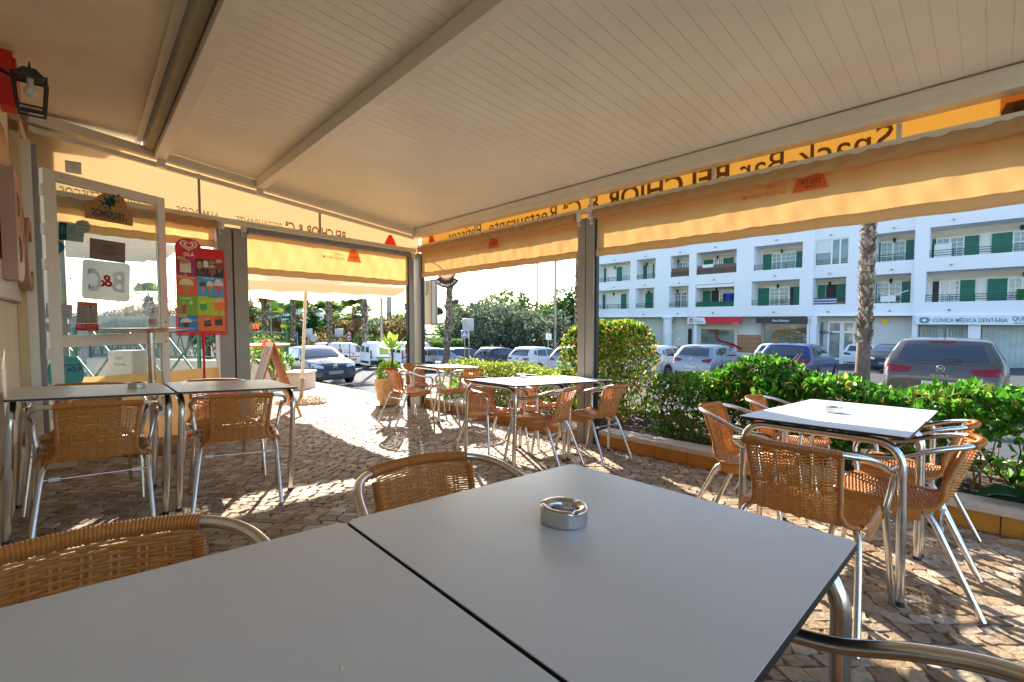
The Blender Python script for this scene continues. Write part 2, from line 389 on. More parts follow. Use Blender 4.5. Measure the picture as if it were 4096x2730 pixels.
def make_chair():
    t = thing('wicker_armchair', '', 'chair')
    prof = shell_profile(); L = [0]
    for i in range(1, len(prof)): L.append(L[-1] + (prof[i] - prof[i - 1]).length)
    tot = L[-1]
    def at(s):
        i = min(max(1, int(np.searchsorted(L, s))), len(prof) - 1); f = (s - L[i - 1]) / (L[i] - L[i - 1]); p = prof[i - 1].lerp(prof[i], f); tg = (prof[i] - prof[i - 1]).normalized()
        return p, tg
    def hw(s):                                    # half width along the shell
        u = s / tot
        return float(np.interp(u, [0, .06, .35, .47, .55, .62, .8, 1], [.2, .208, .21, .203, .172, .155, .16, .168]))
    def pt(s, x):
        p, tg = at(s); w_ = hw(s); u = s / tot; nrm = Vector((0, tg.z, -tg.y))      # towards the sitter
        if nrm.z < 0 and u < .3: nrm = -nrm
        c = (.0 if u < .45 else min(1, (u - .45) / .25) * .045) * (x / w_) ** 2
        dip = (-.018 * (1 - (x / w_) ** 2)) * max(0, 1 - abs(u - .25) / .22)
        return p + Vector((x, 0, 0)) + Vector((0, c, dip)), nrm
    # woven strands
    def weave(s0, s1, name, lattice=None):
        mb = MB(); V = []; F = []; step = .0072; k = 0; s = s0; ns = 8
        while s < s1:
            w_ = hw(s) - .006; n = ns * 4; par = k % 2
            loose = lattice and lattice[0] < s < lattice[1]
            ring = []
            for i in range(n + 1):
                x = -w_ + 2 * w_ * i / n; p, nr = pt(s, x); ph = math.pi * ns * i / n
                amp = .0062 * math.cos(ph + (math.pi if (par if not loose else (k // 3) % 2) else 0))
                tg = at(s)[1]; ds = (.0022 * math.sin(ph * 2) if loose else 0)
                c = p + nr * amp + tg * ds; b = len(V)
                for ax, az in ((.0028, 0), (0, .0024), (-.0028, 0), (0, -.0024)): V.append(c + tg * ax + nr * az)
                if i:
                    for q in range(4): F.append((b - 4 + q, b - 4 + (q + 1) % 4, b + (q + 1) % 4, b + q))
            k += 1; s += step if not loose else step * 1.05
        # stakes
        for j in range(1, ns):
            for off in (-.006, .006):
                pts = []; s = s0
                while s <= s1 + 1e-6:
                    x = (-1 + 2 * j / ns) * (hw(s) - .006) + off; pts.append(pt(s, x)[0]); s += .02
                m2 = MB(); m2.tube(pts, .0032, 4, False); b = len(V); V += m2.v; F += [tuple(b + i for i in f) for f in m2.f]
        return newmesh(name, V, F, WICKER, t, 60)
    sb = .47 * tot
    weave(.012, sb, 'seat'); weave(sb, tot - .012, 'backrest', (.72 * tot, .78 * tot))
    def wrapped(pts, r, name, m=WRAP, n=10, pitch=.0062):
        P = [Vector(p) for p in pts]; D = [0]
        for i in range(1, len(P)): D.append(D[-1] + (P[i] - P[i - 1]).length)
        out, rs = [], []; s = 0; k = 0
        while s <= D[-1]:
            i = min(max(1, int(np.searchsorted(D, s))), len(P) - 1); f = (s - D[i - 1]) / max(1e-6, D[i] - D[i - 1]); out.append(P[i - 1].lerp(P[i], f)); rs.append(r * (1 if k % 2 else .87)); s += pitch / 2; k += 1
        mb = MB(); mb.tube(out, rs, n); return mb.build(name, m, t, 50)
    for sx in (-1, 1):
        wrapped([pt(s, sx * hw(s))[0] for s in np.linspace(.015, tot - .02, 60)], .0125, 'wrapped_edge')
    wrapped([pt(.004, x)[0] + Vector((0, 0, .002)) for x in np.linspace(-.2, .2, 12)], .0125, 'wrapped_front')
    # flaps between the seat and the side rails
    for sx in (-1, 1):
        mb = MB(); A = np.linspace(.05, .46, 12) * tot; V = []; F = []
        for i, s in enumerate(A):
            p = pt(s, sx * hw(s))[0]
            for k, (dx, dz) in enumerate(((-.01, .006), (.012, .013), (.03, .004), (.036, -.022), (.032, -.05))): V.append(p + Vector((sx * dx, 0, dz + .004 * math.sin(i * 1.3))))
        for i in range(len(A) - 1):
            for k in range(4): F.append((i * 5 + k, i * 5 + k + 1, (i + 1) * 5 + k + 1, (i + 1) * 5 + k))
        o = newmesh('side_flap', V, F, WRAP, t, 180)
    # arm loop, top wrap
    half = [(.272, .215, .585), (.281, .2, .625), (.283, .16, .648), (.28, .08, .652), (.278, 0, .664), (.268, -.09, .70), (.245, -.17, .728), (.2, -.232, .742), (.12, -.268, .749), (0, -.282, .752)]
    lp = spline(half + [(-x, y, z) for x, y, z in half[-2::-1]], 8)
    mb = MB(); mb.tube(lp, .0128, 12); mb.build('armrest_rail', ALU, t, 60)
    wrapped([p for p in lp if abs(p.x) < .176 and p.y < -.1], .0175, 'top_wrap', WRAP, 12)
    for sx in (-1, 1):
        mb = MB(); mb.tube(spline([(sx * .272, .265, .005), (sx * .262, .235, .2), (sx * .252, .208, .38), (sx * .252, .2, .45), (sx * .264, .212, .53), (sx * .272, .215, .59)], 6), .0128, 12); mb.build('leg', ALU, t, 60)
        mb = MB(); mb.tube(spline([(sx * .19, -.05, .418), (sx * .2, -.1, .41), (sx * .212, -.135, .375), (sx * .222, -.18, .27), (sx * .24, -.29, .005)], 6), .0128, 12); mb.build('leg', ALU, t, 60)
        for y, z in ((.2, .44), (.207, .40)):
            mb = MB(); mb.sphere((sx * (.253 + .013), y, z), .006, 5); mb.build('bolt', STEEL, t, 60)
        mb = MB(); mb.box((sx * .165, -.155, .34), (.045, .02, .02), bev=.004); mb.build('clip', WHITEP, t, 40)
    mb = MB(); mb.tube([(-.215, -.155, .34), (.215, -.155, .34)], .0065, 8); mb.build('stretcher', ALU, t, 60)
    mb = MB(); mb.tube([(-.252, .2, .425), (.252, .2, .425)], .009, 8); mb.build('seat_bar', ALU, t, 60)
    for c_ in t.children: c_.data.transform(Matrix.Diagonal((1, 1, .955, 1)))
    return t
def make_ashtray():
    t = thing('ashtray', '', 'ashtray'); mb = MB()
    mb.lathe([(.0001, 0), (.045, 0), (.048, .003), (.048, .027)], 40); mb.build('bowl', STEEL, t, 40)
    mb = MB(); n = 72; prof = [(.0485, .026), (.0495, .029), (.0485, .0325), (.043, .035), (.036, .0335), (.030, .030), (.028, .026), (.027, .006), (.0001, .004)]
    V = []
    for j, (r, z) in enumerate(prof):
        for i in range(n):
            a = 2 * math.pi * i / n; dip = .007 * max(0, 1 - abs(((a + .4) % (2 * math.pi / 3)) - math.pi / 3) / .14) if 2 <= j <= 6 else 0
            V.append((r * math.cos(a), r * math.sin(a), z - dip))
    F = [(j * n + i, j * n + (i + 1) % n, (j + 1) * n + (i + 1) % n, (j + 1) * n + i) for j in range(len(prof) - 1) for i in range(n)]
    newmesh('rim', V, F, STEEL, t, 60); return t
def place(proto, used, m, label, group):
    o = proto if not used else copy_tree(proto)
    used.append(1); o.matrix_world = m; o['label'] = label; o['group'] = group; return o
_tu, _cu, _au = [], [], []
tb, ch, ash = make_table(), make_chair(), make_ashtray()
for a, n, f, lab in (
    (-2.62, 3.43, 90, 'grey square table in the foreground with a steel ashtray on it'),
    (-2.62, 4.134, 90, 'nearest grey table, bare, filling the bottom left of the view'),
    (-2.545, 1.22, 90, 'grey table by the right hedge carrying an ashtray'),
    (-2.55, .51, 90, 'bare grey table pushed against the right hand hedge'),
    (-.05, 1.18, 90, 'grey table with ashtray in the middle group before the grey post'),
    (-.06, .47, 90, 'bare grey table touching the tall clipped shrub beside the middle post'),
    (2.27, .36, 90, 'farthest small grey table beside the carved planter pot'),
    (.62, 4.10, 90, 'leftmost grey table with an ashtray near the glass door'),
    (.63, 3.385, 90, 'bare grey table right of the leftmost one on the left side')):
    place(tb, _tu, TM(a, n, f), lab, 'grey cafe tables')
for a, n, f, lab in (
    (-2.27, 4.15, 180, 'wicker armchair at the bottom left edge behind the nearest table'),
    (-2.17, 3.385, 180, 'wicker armchair just behind the foreground table with the ashtray'),
    (-3.02, 3.555, 8, 'armchair at the bottom right corner showing only its metal arm'),
    (-2.58, 1.83, 270, 'wicker armchair with its back to the viewer at the right hand table'),
    (-2.10, 1.10, 182, 'wicker armchair on the left side of the right hand table'),
    (-2.07, .22, 181, 'small looking wicker armchair nearest the hedge left of the right table'),
    (-2.83, 1.22, 2, 'wicker armchair on the right of the table by the hedge, nearest one'),
    (-2.80, .51, -2, 'wicker armchair on the far right, pushed close to the hedge'),
    (.30, 1.17, 183, 'wicker armchair on the left of the middle table group'),
    (-.37, 1.12, 17, 'wicker armchair with its back turned right at the middle table'),
    (-.43, .47, 2, 'wicker armchair beside the grey middle post'),
    (.36, .42, 180, 'wicker armchair behind the middle tables, mostly hidden'),
    (2.25, .99, 270, 'wicker armchair left of the far table, nearest the umbrella'),
    (2.90, .37, 181, 'wicker armchair behind the far table beside the corner post'),
    (1.97, .31, 3, 'wicker armchair right of the far table before the low hedge'),
    (.34, 4.09, 0, 'wicker armchair in front of the leftmost table, back to viewer'),
    (.39, 3.375, -10, 'wicker armchair right of the leftmost one, back to viewer'),
    (.99, 4.12, 180, 'wicker armchair behind the leftmost table beside the glass door'),
    (1.04, 3.37, 180, 'wicker armchair behind the left tables before the red ice cream sign')):
    place(ch, _cu, TM(a, n, f), lab, 'wicker armchairs on the terrace')
for (px, py), h0, lab in (((2255, 2085), 0, 'steel ashtray on the foreground table'), ((3333, 1650), 1, 'steel ashtray on the table by the right hedge'), ((2087, 1509), 2, 'steel ashtray on the middle table'), ((1752, 1456), 3, 'small steel ashtray on the farthest table'), ((549, 1552), 4, 'steel ashtray on the leftmost table')):
    r_ = ray(px, py); nn = _zz; p0 = TP(0, 0) + _zz * .741; e = Vector((0, 0, EYE)); p = e + r_ * ((p0 - e).dot(nn) / r_.dot(nn))
    place(ash, _au, Matrix.Translation(p) @ TROT.to_4x4() @ Matrix.Rotation(R(40 * h0), 4, 'Z'), lab, 'steel ashtrays')

p = onplane(1365, 2680, TP(0, 0) + _zz * .741, _zz); cr = thing('crumb', 'tiny pale crumb on the nearest bare table', 'crumb', Matrix.Translation(p) @ TROT.to_4x4())
mb = MB(); mb.sphere((0, 0, .0022), .0026, 4, (1.2, .8, .8)); mb.build('crumb_body', mat('bread crumb', lin(226, 206, 160), .9), cr, 60)
# ================================================================ TERRACE ARCHITECTURE
FAB = mat('cream awning fabric', lin(226, 190, 134), .85, var=.04, vs=5, bump=.4, bs=11, trans=.5, tcol=(.56, .315, .11))
FABC = mat('pale cream panel', lin(236, 214, 176), .7, var=.03, vs=4, trans=.5, tcol=(.80, .65, .46))
FASC = mat('yellow printed fascia', lin(240, 192, 100), .6, trans=.5, tcol=(.74, .54, .20))
HEM = mat('awning hem', lin(224, 196, 148), .85, trans=.35, tcol=(.55, .38, .18))
INK = mat('brown print', lin(92, 66, 30), .7, trans=.25, tcol=(.3, .17, .04))
REDINK = mat('red print', lin(196, 40, 24), .6, trans=.5, tcol=(.85, .08, .03))
ORINK = mat('orange print', lin(214, 110, 60), .6, trans=.55, tcol=(.9, .3, .08))
FILM = mat('grey plastic wrap', lin(120, 124, 132), .25, var=.25, vs=30, bump=.5, bs=40)
VINYL = glassmat('clear vinyl', (.93, .95, .95), .45, .03)
GLASS = glassmat('window glass', (.90, .94, .94), .5)
LO = Vector((-.804, .595, 0)); LD = Vector((-.595, -.804, 0))
CN = TV(3.53, .05, 0)
def LP(t, z, off=0): p = CN + LD * t + LO * off; return Vector((p.x, p.y, z))
def lt(x, off=0):                                   # photo column -> t on the left side line
    r = ray(x, HZP); k = r.x / r.y; c = CN + LO * off; return (c.x - k * c.y) / (k * LD.y - LD.x)
def fa(x, n=0):                                     # photo column -> a on the front line
    r = ray(x, HZP); k = r.x / r.y; c = M0 + EN * n; return (k * c.y - c.x) / (EA.x - k * EA.y)
UP = Vector((0, 0, 1))
def roof_z(n): return 2.87 + .08 * n
# ---- roof
roof = thing('patio_roof', 'cream ribbed panel roof sloping over the terrace', 'roof', TV(0, 1.7, 2.9)); bpy.context.view_layer.update()
NB = 3.52
mb = MB(); mb.prism([TV(-4.4, -.06, 0), TV(3.58, -.06, 0), TV(2.95, NB + .05, 0), TV(-4.4, NB + .05, 0)], UP, 0, .05)
for v in mb.v: v.z += roof_z(AN(v)[1]) + .0028
mb.build('roof_sheet', PANEL, roof, 30, world=True)
a = 3.5; i = 0; first = None; PW_ = .0985
while a > -4.25:
    cut = 3.50 - (.178 / .984) * .0
    nm = NB
    lim = lambda aa: min(NB, (3.52 - aa) / .178 * .984 + .05) if aa > 2.88 else NB
    n1, n0 = lim(a), lim(a - PW_ + .004)
    if n0 > .06:
        m2 = MB(); b = a - PW_ + .0015; e = .002; prof = [(a, .0022), (a - e, 0), (b + e, 0), (b, .0022)]
        vs_ = []
        for nn, side in ((-.05, 0), (None, 1)):
            for aa, dz in prof:
                q = nn if nn is not None else lim(aa)
                vs_.append(TV(aa, q, roof_z(q) + dz))
        m2.add(vs_, [(0, 1, 5, 4), (1, 2, 6, 5), (2, 3, 7, 6)]); m2.build('roof_panel', PANEL, roof, 20, world=True)
    i += 1; a -= PW_ if i % 10 else PW_ + .006
def beam(name, p, q, wx, wz, parent, m=CREAMPAINT, up=UP):
    mb = MB(); mb.bar(p, q, wx, wz, up); return mb.build(name, m, parent, 30, world=True)
frame = thing('patio_frame', 'cream aluminium frame of purlins, gutter and rails carrying the roof', 'frame', TV(0, 0, 2.6)); bpy.context.view_layer.update()
def nl(n): return 3.53 - .178 * (n - .05) / .984
beam('purlin', TV(nl(2.5) - .02, 2.5, roof_z(2.5) - .057), TV(-4.4, 2.5, roof_z(2.5) - .057), .085, .11, frame)
beam('purlin', TV(nl(3.47) - .02, 3.47, roof_z(3.47) - .057), TV(-4.4, 3.47, roof_z(3.47) - .057), .095, .11, frame)
beam('gutter_beam', TV(3.56, .03, 2.802), TV(-4.4, .03, 2.802), .14, .132, frame)
beam('gutter_lip', TV(3.5, .105, 2.825), TV(-4.4, .105, 2.825), .012, .05, frame)
beam('gutter_seam', TV(3.5, .1015, 2.762), TV(-4.4, .1015, 2.762), .006, .012, frame)
beam('edge_beam', LP(.02, roof_z(.05) - .055, -.03), LP(4.42, roof_z(4.4) - .07, -.03), .075, .085, frame)
beam('edge_trim', LP(.02, roof_z(.05) - .135, .02), LP(4.42, roof_z(4.4) - .16, .02), .04, .05, frame)
beam('front_rail', TV(3.48, 0, 2.588), TV(-4.4, 0, 2.588), .06, .05, frame)
beam('side_rail', LP(.0, 2.525), LP(4.42, 2.525), .06, .06, frame)
for x in (815, 1290): beam('mullion', LP(lt(x), 2.556, .02), LP(lt(x), roof_z(.05 + .984 * lt(x)) - .12, .02), .022, .03, frame, GREYPOST, EA)
for aa in (-.0, 2.05, -1.35, -2.62): beam('mullion', TV(aa, -.045, 2.62), TV(aa, -.045, 2.73), .03, .03, frame, CREAMPAINT, EA)
beam('mullion', TV(-3.32, -.045, 2.60), TV(-3.32, -.045, 2.80), .16, .03, frame, CREAMPAINT, EN)
# beam end brackets
for t in (lt(660), lt(1045)): 
    mb = MB(); p = LP(t, roof_z(.05 + .984 * t) - .14, -.05); mb.box((0, 0, 0), (.07, .05, .1), Matrix.Rotation(R(40), 3, 'Z')); mb.xf(Matrix.Translation(p)); mb.build('bracket', WHITEP, frame, 30, world=True)
# ---- posts
def post(name, label, pieces, base, top, dark=None):
    o = thing(name, label, 'post', base); bpy.context.view_layer.update()
    for p, wx, wz, up in pieces:
        mb = MB(); mb.bar(Vector((p.x, p.y, base[2] - .02)), Vector((p.x, p.y, top)), wx, wz, up); mb.build('profile', GREYPOST, o, 20, world=True)
        mb = MB(); mb.bar(Vector((p.x, p.y, top)), Vector((p.x, p.y, top + .006)), wx + .004, wz + .004, up); mb.build('cap', BLACKP, o, 20, world=True)
        mb = MB(); mb.bar(Vector((p.x, p.y, base[2] - .015)), Vector((p.x, p.y, base[2] + .006)), wx + .05, wz + .03, up); mb.build('base_plate', GREYPOST, o, 20, world=True)
    for p, wx, wz, up in dark or []:
        mb = MB(); mb.bar(Vector((p.x, p.y, base[2] - .02)), Vector((p.x, p.y, top - .02)), wx, wz, up); mb.build('guide_track', BLACKP, o, 20, world=True)
    return o
post('post', 'double grey post in the middle of the terrace front', [(TV(.062, 0, 0), .09, .10, EA), (TV(-.05, 0, 0), .09, .10, EA)], TP(0, 0), 2.49, [(TV(.006, -.01, 0), .05, .03, EA), (TV(-.108, -.01, 0), .05, .025, EA), (TV(.12, -.01, 0), .05, .025, EA)])
post('post', 'grey corner post beside the carved planter pot', [(TV(3.44, .01, 0), .10, .09, EA), (LP(.12, 0), .09, .10, LD), (TV(3.545, -.005, 0), .09, .09, EA)], TP(3.5, .05), 2.47, [(TV(3.385, 0, 0), .05, .02, EA), (LP(.18, 0), .05, .02, LD)])
tl = lt(930)
post('post', 'wide double grey post right of the red ice cream sign', [(LP(tl - .085, 0), .12, .15, LD), (LP(tl + .085, 0), .12, .15, LD)], TP(nl(2.8), 2.8), 2.44, [(LP(tl, 0), .06, .03, LD)])
for nm, aa in (('post',-4.42),): post(nm, 'grey post at the far right end of the terrace front', [(TV(aa, 0, 0), .1, .2, EN)], TP(aa, 0), 2.49)
# roller brackets with hooks
def bracket(p, lab):
    o = thing('roller_bracket', lab, 'bracket', p, 'roller brackets')
    mb = MB(); mb.box((0, 0, 0), (.05, .05, .085), bev=.006); mb.build('plate', WHITEP, o); mb = MB(); mb.tube([(0, -.02, -.04), (0, -.035, -.07), (0, -.03, -.095), (.012, -.02, -.1), (.02, -.02, -.085)], .006, 6); mb.build('hook', WHITEP, o)
bracket(TV(.085, .07, 2.51), 'white roller bracket with hook left of the middle post top'); bracket(TV(-.075, .07, 2.51), 'white roller bracket with hook right of the middle post top')
bracket(LP(tl - .12, 2.455, -.07), 'white roller bracket with hook on the right of the left post'); bracket(LP(tl + .12, 2.455, -.07), 'white roller bracket with hook on the left of the left post')
bracket(LP(.1, 2.43, -.06), 'white roller bracket at the corner post')
# ---- awning curtains
def curtain(o, P0, P1, nrm, ztop, zbot, name='fabric', m=FAB, wav=.009, hem=.085, seed=0):
    P0, P1 = Vector(P0), Vector(P1); N = 120; K = 24; v, f = [], []; L = (P1 - P0).length; rs = random.Random(seed); ph = [rs.uniform(0, 6) for _ in range(6)]
    for i in range(N + 1):
        u = i / N
        for k in range(K + 1):
            w_ = k / K; z = ztop + (zbot - ztop) * w_; x = u * L
            d = wav * (math.sin(x * 9 + ph[0] + 2 * w_) * (1 - w_) + .6 * math.sin(x * 23 + ph[1] + 5 * w_) * (.3 + .7 * (1 - w_)) + .7 * math.sin((x * 3 + z * 7) + ph[2]) + .4 * math.sin(x * 41 + z * 17 + ph[3]) * w_)
            q = P0.lerp(P1, u) + nrm * d; v.append((q.x, q.y, z + .004 * math.sin(x * 2.1 + ph[4]) * w_))
    for i in range(N):
        for k in range(K): f.append((i * (K + 1) + k, (i + 1) * (K + 1) + k, (i + 1) * (K + 1) + k + 1, i * (K + 1) + k + 1))
    inv = o.matrix_world.inverted(); newmesh(name, [inv @ Vector(q) for q in v], f, m, o, 180)
    if hem:
        mb = MB(); N = 60; ring = 8
        for i in range(N + 1):
            c = P0.lerp(P1, i / N); 
            for k in range(ring):
                an = 2 * math.pi * k / ring; mb.v.append(Vector((c.x, c.y, zbot - hem / 2 + .01 + .003 * math.sin(i * .9))) + nrm * (.014 * math.cos(an)) + UP * (hem / 2 * math.sin(an)))
        for i in range(N):
            for k in range(ring): mb.f.append((i * ring + k, (i + 1) * ring + k, (i + 1) * ring + (k + 1) % ring, i * ring + (k + 1) % ring))
        mb.f += [tuple(range(ring)), tuple(N * ring + k for k in range(ring))[::-1]]
        mb.build('hem_bar', HEM, o, 60, world=True)
def roller(o, P0, P1, r, m=FAB, wav=.2, name='roller', fold=True):
    P0, P1 = Vector(P0), Vector(P1); N = int((P1 - P0).length / .02); mb = MB(); n = 12; ax = (P1 - P0).normalized(); u = ax.cross(UP).normalized(); w_ = u.cross(ax)
    for i in range(N + 1):
        c = P0.lerp(P1, i / N); s = i * .02
        for k in range(n):
            an = 2 * math.pi * k / n; rr = r * (1 + (wav * .5 * math.sin(s * 52 + an * 2) * math.cos(an * 1 + s * 9) + wav * .4 * math.sin(s * 31 - an * 3) if fold else wav * .1 * math.sin(s * 70 + an * 3)))
            mb.v.append(c + u * math.cos(an) * rr + w_ * math.sin(an) * rr)
    for i in range(N):
        for k in range(n): mb.f.append((i * n + k, i * n + (k + 1) % n, (i + 1) * n + (k + 1) % n, (i + 1) * n + k))
    mb.f += [tuple(range(n))[::-1], tuple(N * n + k for k in range(n))]
    mb.build(name, m, o, 60, world=True)
def logo(o, c, right, nrm, k=1.0):                # printed triangle + slogan; right = reading direction seen from outside
    right = Vector(right).normalized(); c = Vector(c) ; Z = lambda x, z, d=0: c + right * x * k + UP * z * k + nrm * d
    mb = MB(); mb.quad(Z(-.12, 0), Z(.12, 0), Z(.075, .13), Z(.02, .185), Z(-.02, .185), Z(-.075, .13)); mb.build('printed_triangle', ORINK, o, None, world=True)
    mb = MB(); put_text(mb, 'DELTA', Z(0, .05, .0015), right, UP, .034 * k, .13 * k, .012, 'C'); put_text(mb, 'CAFÉS', Z(0, .022, .0015), right, UP, .013 * k, .07 * k, .01, 'C'); mb.build('printed_name', INK, o, None, world=True)
    mb = MB(); put_text(mb, 'O CAFÉ', Z(.16, .065), right, UP, .034 * k, .15 * k, .012); mb.build('printed_slogan', ORINK, o, None, world=True); mb = MB(); put_text(mb, 'DA SUA VIDA', Z(.16, .012), right, UP, .034 * k, .27 * k, .012)
    mb.build('printed_slogan', ORINK, o, None, world=True); mb = MB()
    h = [(math.sin(t) ** 3, (13 * math.cos(t) - 5 * math.cos(2 * t) - 2 * math.cos(3 * t) - math.cos(4 * t)) / 16) for t in np.linspace(0, 2 * math.pi, 20)[:-1]]
    mb.quad(*[Z(.47 + x * .022, .03 + y * .022) for x, y in h]); mb.build('printed_heart', ORINK, o, None, world=True)
FO = -EN
def awning(label, P0, P1, nrm, zr, zb, seed, lg=None, rmat=FAB, fold=True, rr=.046):
    mid = (Vector(P0) + Vector(P1)) / 2; mid.z = zb; o = thing('roll_down_awning', label, 'awning', mid); bpy.context.view_layer.update()
    ins = -nrm
    roller(o, Vector((P0[0], P0[1], zr)) + ins * .075, Vector((P1[0], P1[1], zr)) + ins * .075, rr, rmat, .34, fold=fold)
    curtain(o, Vector(P0) + ins * .028, Vector(P1) + ins * .028, nrm, zr + .01, zb + .07, seed=seed)
    if lg: logo(o, lg[0], lg[1], ins)
    return o
awning('long orange lit awning on the right of the middle post', TV(-.13, 0, 0), TV(-4.35, 0, 0), FO, 2.515, 2.07, 1, (TV(-2.12, .05, 2.365), EA))
awning('orange lit awning between the corner post and the middle post', TV(3.36, 0, 0), TV(.13, 0, 0), FO, 2.515, 2.075, 2, (TV(1.55, .05, 2.345), EA))
awning('orange awning under a grey plastic wrapped roller, before the umbrella', LP(.2, 0), LP(tl - .16, 0), LO, 2.44, 1.935, 3, (LP(1.2, 2.215, -.05), LD), FILM, False, .042)
o = awning('full length awning with a clear window, left behind the glass door', LP(tl + .17, 0), LP(4.42, 0), LO, 2.45, 2.2, 4)
curtain(o, LP(tl + .17, 0, -.028), LP(4.42, 0, -.028), LO, .84, .12, 'lower_fabric', FAB, .004, 0, 6)
mb = MB(); mb.quad(LP(tl + .17, .84, -.026), LP(4.42, .84, -.026), LP(4.42, 2.19, -.026), LP(tl + .17, 2.19, -.026)); mb.build('clear_window', VINYL, o, None, world=True)
# ---- printed fascias
o = thing('side_fascia', 'pale cream printed panel above the left awnings', 'panel', LP(2, 2.5, .05)); bpy.context.view_layer.update()
mb = MB(); mb.prism([LP(-.13, 2.40, .05), LP(4.45, 2.40, .05), LP(4.45, roof_z(4.4) - .004, .05), LP(-.13, roof_z(.05) - .004, .05)], LO, 0, .004); mb.build('panel', FABC, o, 20, world=True)
mb = MB(); z0 = 2.515
for txt, x0, x1, h, b in (('BELCHIOR & Cª', 1388, 1150, .135, .02), ('RESTAURANTE', 1135, 955, .10, 0), ('-', 930, 915, .1, 0), ('ALMOÇOS', 890, 720, .10, 0), ('-', 700, 690, .1, 0), ('JANTARES', 672, 500, .10, 0), ('-', 475, 465, .1, 0), ('PETISCOS', 440, 262, .10, 0)):
    t0, t1 = lt(x0, .045), lt(x1, .045); mb = MB(); put_text(mb, txt, LP(t0, z0, .045), LD, UP, h, t1 - t0, b); mb.build('lettering', mat('brown outline print', lin(150, 112, 74), .7, trans=.3, tcol=(.5, .3, .12)), o, None, world=True)
mb = MB(); c = LP(.47, 2.555, .044); mb.quad(c - LD * .13, c + LD * .13, c + LD * .03 + UP * .17, c - LD * .03 + UP * .17); mb.build('printed_triangle', REDINK, o, None, world=True)
o = thing('front_fascia', 'yellow printed sign panel above the front awnings', 'panel', TV(0, -.1, 2.5)); bpy.context.view_layer.update()
mb = MB(); mb.prism([TV(3.58, -.10, 2.42), TV(-4.4, -.10, 2.42), TV(-4.4, -.10, 2.9), TV(3.58, -.10, 2.9)], EN, -.004, 0); mb.build('panel', FASC, o, 20, world=True)
mb = MB()
for txt, x0, x1, h, b in (('Snack-Bar', 3545, 2945, .19, .004), ('BELCHIOR', 2905, 2420, .19, .02), ('& Cª', 2395, 2250, .19, .006), ('Restaurante', 2225, 1957, .19, .002), ('-', 1945, 1935, .19, 0), ('Petiscos', 1925, 1795, .19, .002)):
    a0, a1 = fa(x0, -.095), fa(x1, -.095); mb = MB(); put_text(mb, txt, TV(a0, -.095, 2.585), EA, UP, h, a1 - a0, b); mb.build('lettering', INK, o, None, world=True)
mb = MB(); mb.quad(TV(3.36, -.095, 2.6), TV(3.12, -.095, 2.6), TV(3.3, -.095, 2.85)); mb.build('printed_triangle', REDINK, o, None, world=True)
a0 = fa(3960, -.095); mb = MB(); mb.quad(TV(a0, -.095, 2.45), TV(-4.35, -.095, 2.45), TV(-4.35, -.095, 2.88), TV(a0, -.095, 2.88)); mb.build('printed_picture', mat('orange picture print', lin(220, 146, 70), .6, trans=.4, tcol=(.9, .4, .08)), o, None, world=True)
mb = MB()
for x in (4005, 4050): 
    mb = MB(); c = TV(fa(x, -.09), -.09, 2.665); mb.quad(*[c + EA * (.045 * math.cos(k)) + UP * (.06 * math.sin(k)) for k in np.linspace(0, 2 * math.pi, 7)[:-1]]); mb.build('printed_shape', INK, o, None, world=True)
mb = MB(); mb.quad(TV(fa(3830, -.09), -.09, 2.60), TV(fa(3900, -.09), -.09, 2.60), TV(fa(3900, -.09), -.09, 2.65), TV(fa(3830, -.09), -.09, 2.645)); mb.build('printed_shape', INK, o, None, world=True)
# ---- house
WN = 4.46
house = thing('cafe_house', 'cream plastered cafe house wall with soffit along the left', 'building', TV(0, WN, .2)); bpy.context.view_layer.update()
def hb(name, a0, a1, n0, n1, z0, z1, m):
    mb = MB(); mb.prism([TV(a0, n0, 0), TV(a1, n0, 0), TV(a1, n1, 0), TV(a0, n1, 0)], UP, z0, z1); return mb.build(name, m, house, 20, world=True)
hb('wall', -4.6, 1.98, WN, WN + .3, -.3, 3.22, PLASTER)
hb('wall_over_door', 1.98, 2.72, WN, WN + .3, 2.78, 3.22, PLASTER)
hb('soffit', -4.6, 3.4, NB + .09, 9, 3.22, 3.5, PLASTER)
hb('upper_wall', -4.6, 3.4, NB + .1, 9, 3.5, 6.6, WHITEPAINT)
hb('gutter_channel', -4.4, 3.0, 3.53, 3.60, 3.10, 3.30, mat('grey green channel', lin(150, 142, 112), .5, var=.1, vs=4))
hb('gutter_edge', -4.4, 3.0, 3.61, 3.66, 3.19, 3.219, CREAMPAINT)
hb('door_jamb', 1.90, 1.98, WN - .05, WN - .002, .1, 2.86, mat('beige stone trim', lin(206, 182, 140), .7, var=.08, vs=9))
hb('door_lintel', 1.9, 2.74, WN - .06, WN - .003, 2.78, 2.90, mat('beige stone trim'))
hb('frame_post', 2.03, 2.09, WN - .1, WN + .12, .25, 2.77, CREAMPAINT)
hb('frame_post', 2.13, 2.17, WN - .13, WN + .1, .25, 2.77, GREYPOST)
hb('step', 1.95, 2.8, WN - .28, WN + .3, .0, .34, KERBST)
hb('plinth', -4.6, 1.9, WN - .02, WN - .001, .0, .55, mat('beige stone trim'))
hb('wall_beyond', 2.72, 8.5, WN + .0, WN + .3, -.6, 3.22, WHITEPAINT)
hb('pilaster', 2.9, 3.25, WN - .25, WN, -.3, 3.2, GREYPOST)
for k, (a0, a1) in enumerate(((3.5, 3.62), (3.75, 3.83), (3.95, 4.1), (4.6, 4.75))): hb('window_trim', a0, a1, WN - .08 - .02 * k, WN - .002, -.2, 2.3, WHITEPAINT)
hb('eave', 5.4, 9.5, 3.1, WN - .01, 2.62, 3.0, WHITEPAINT)
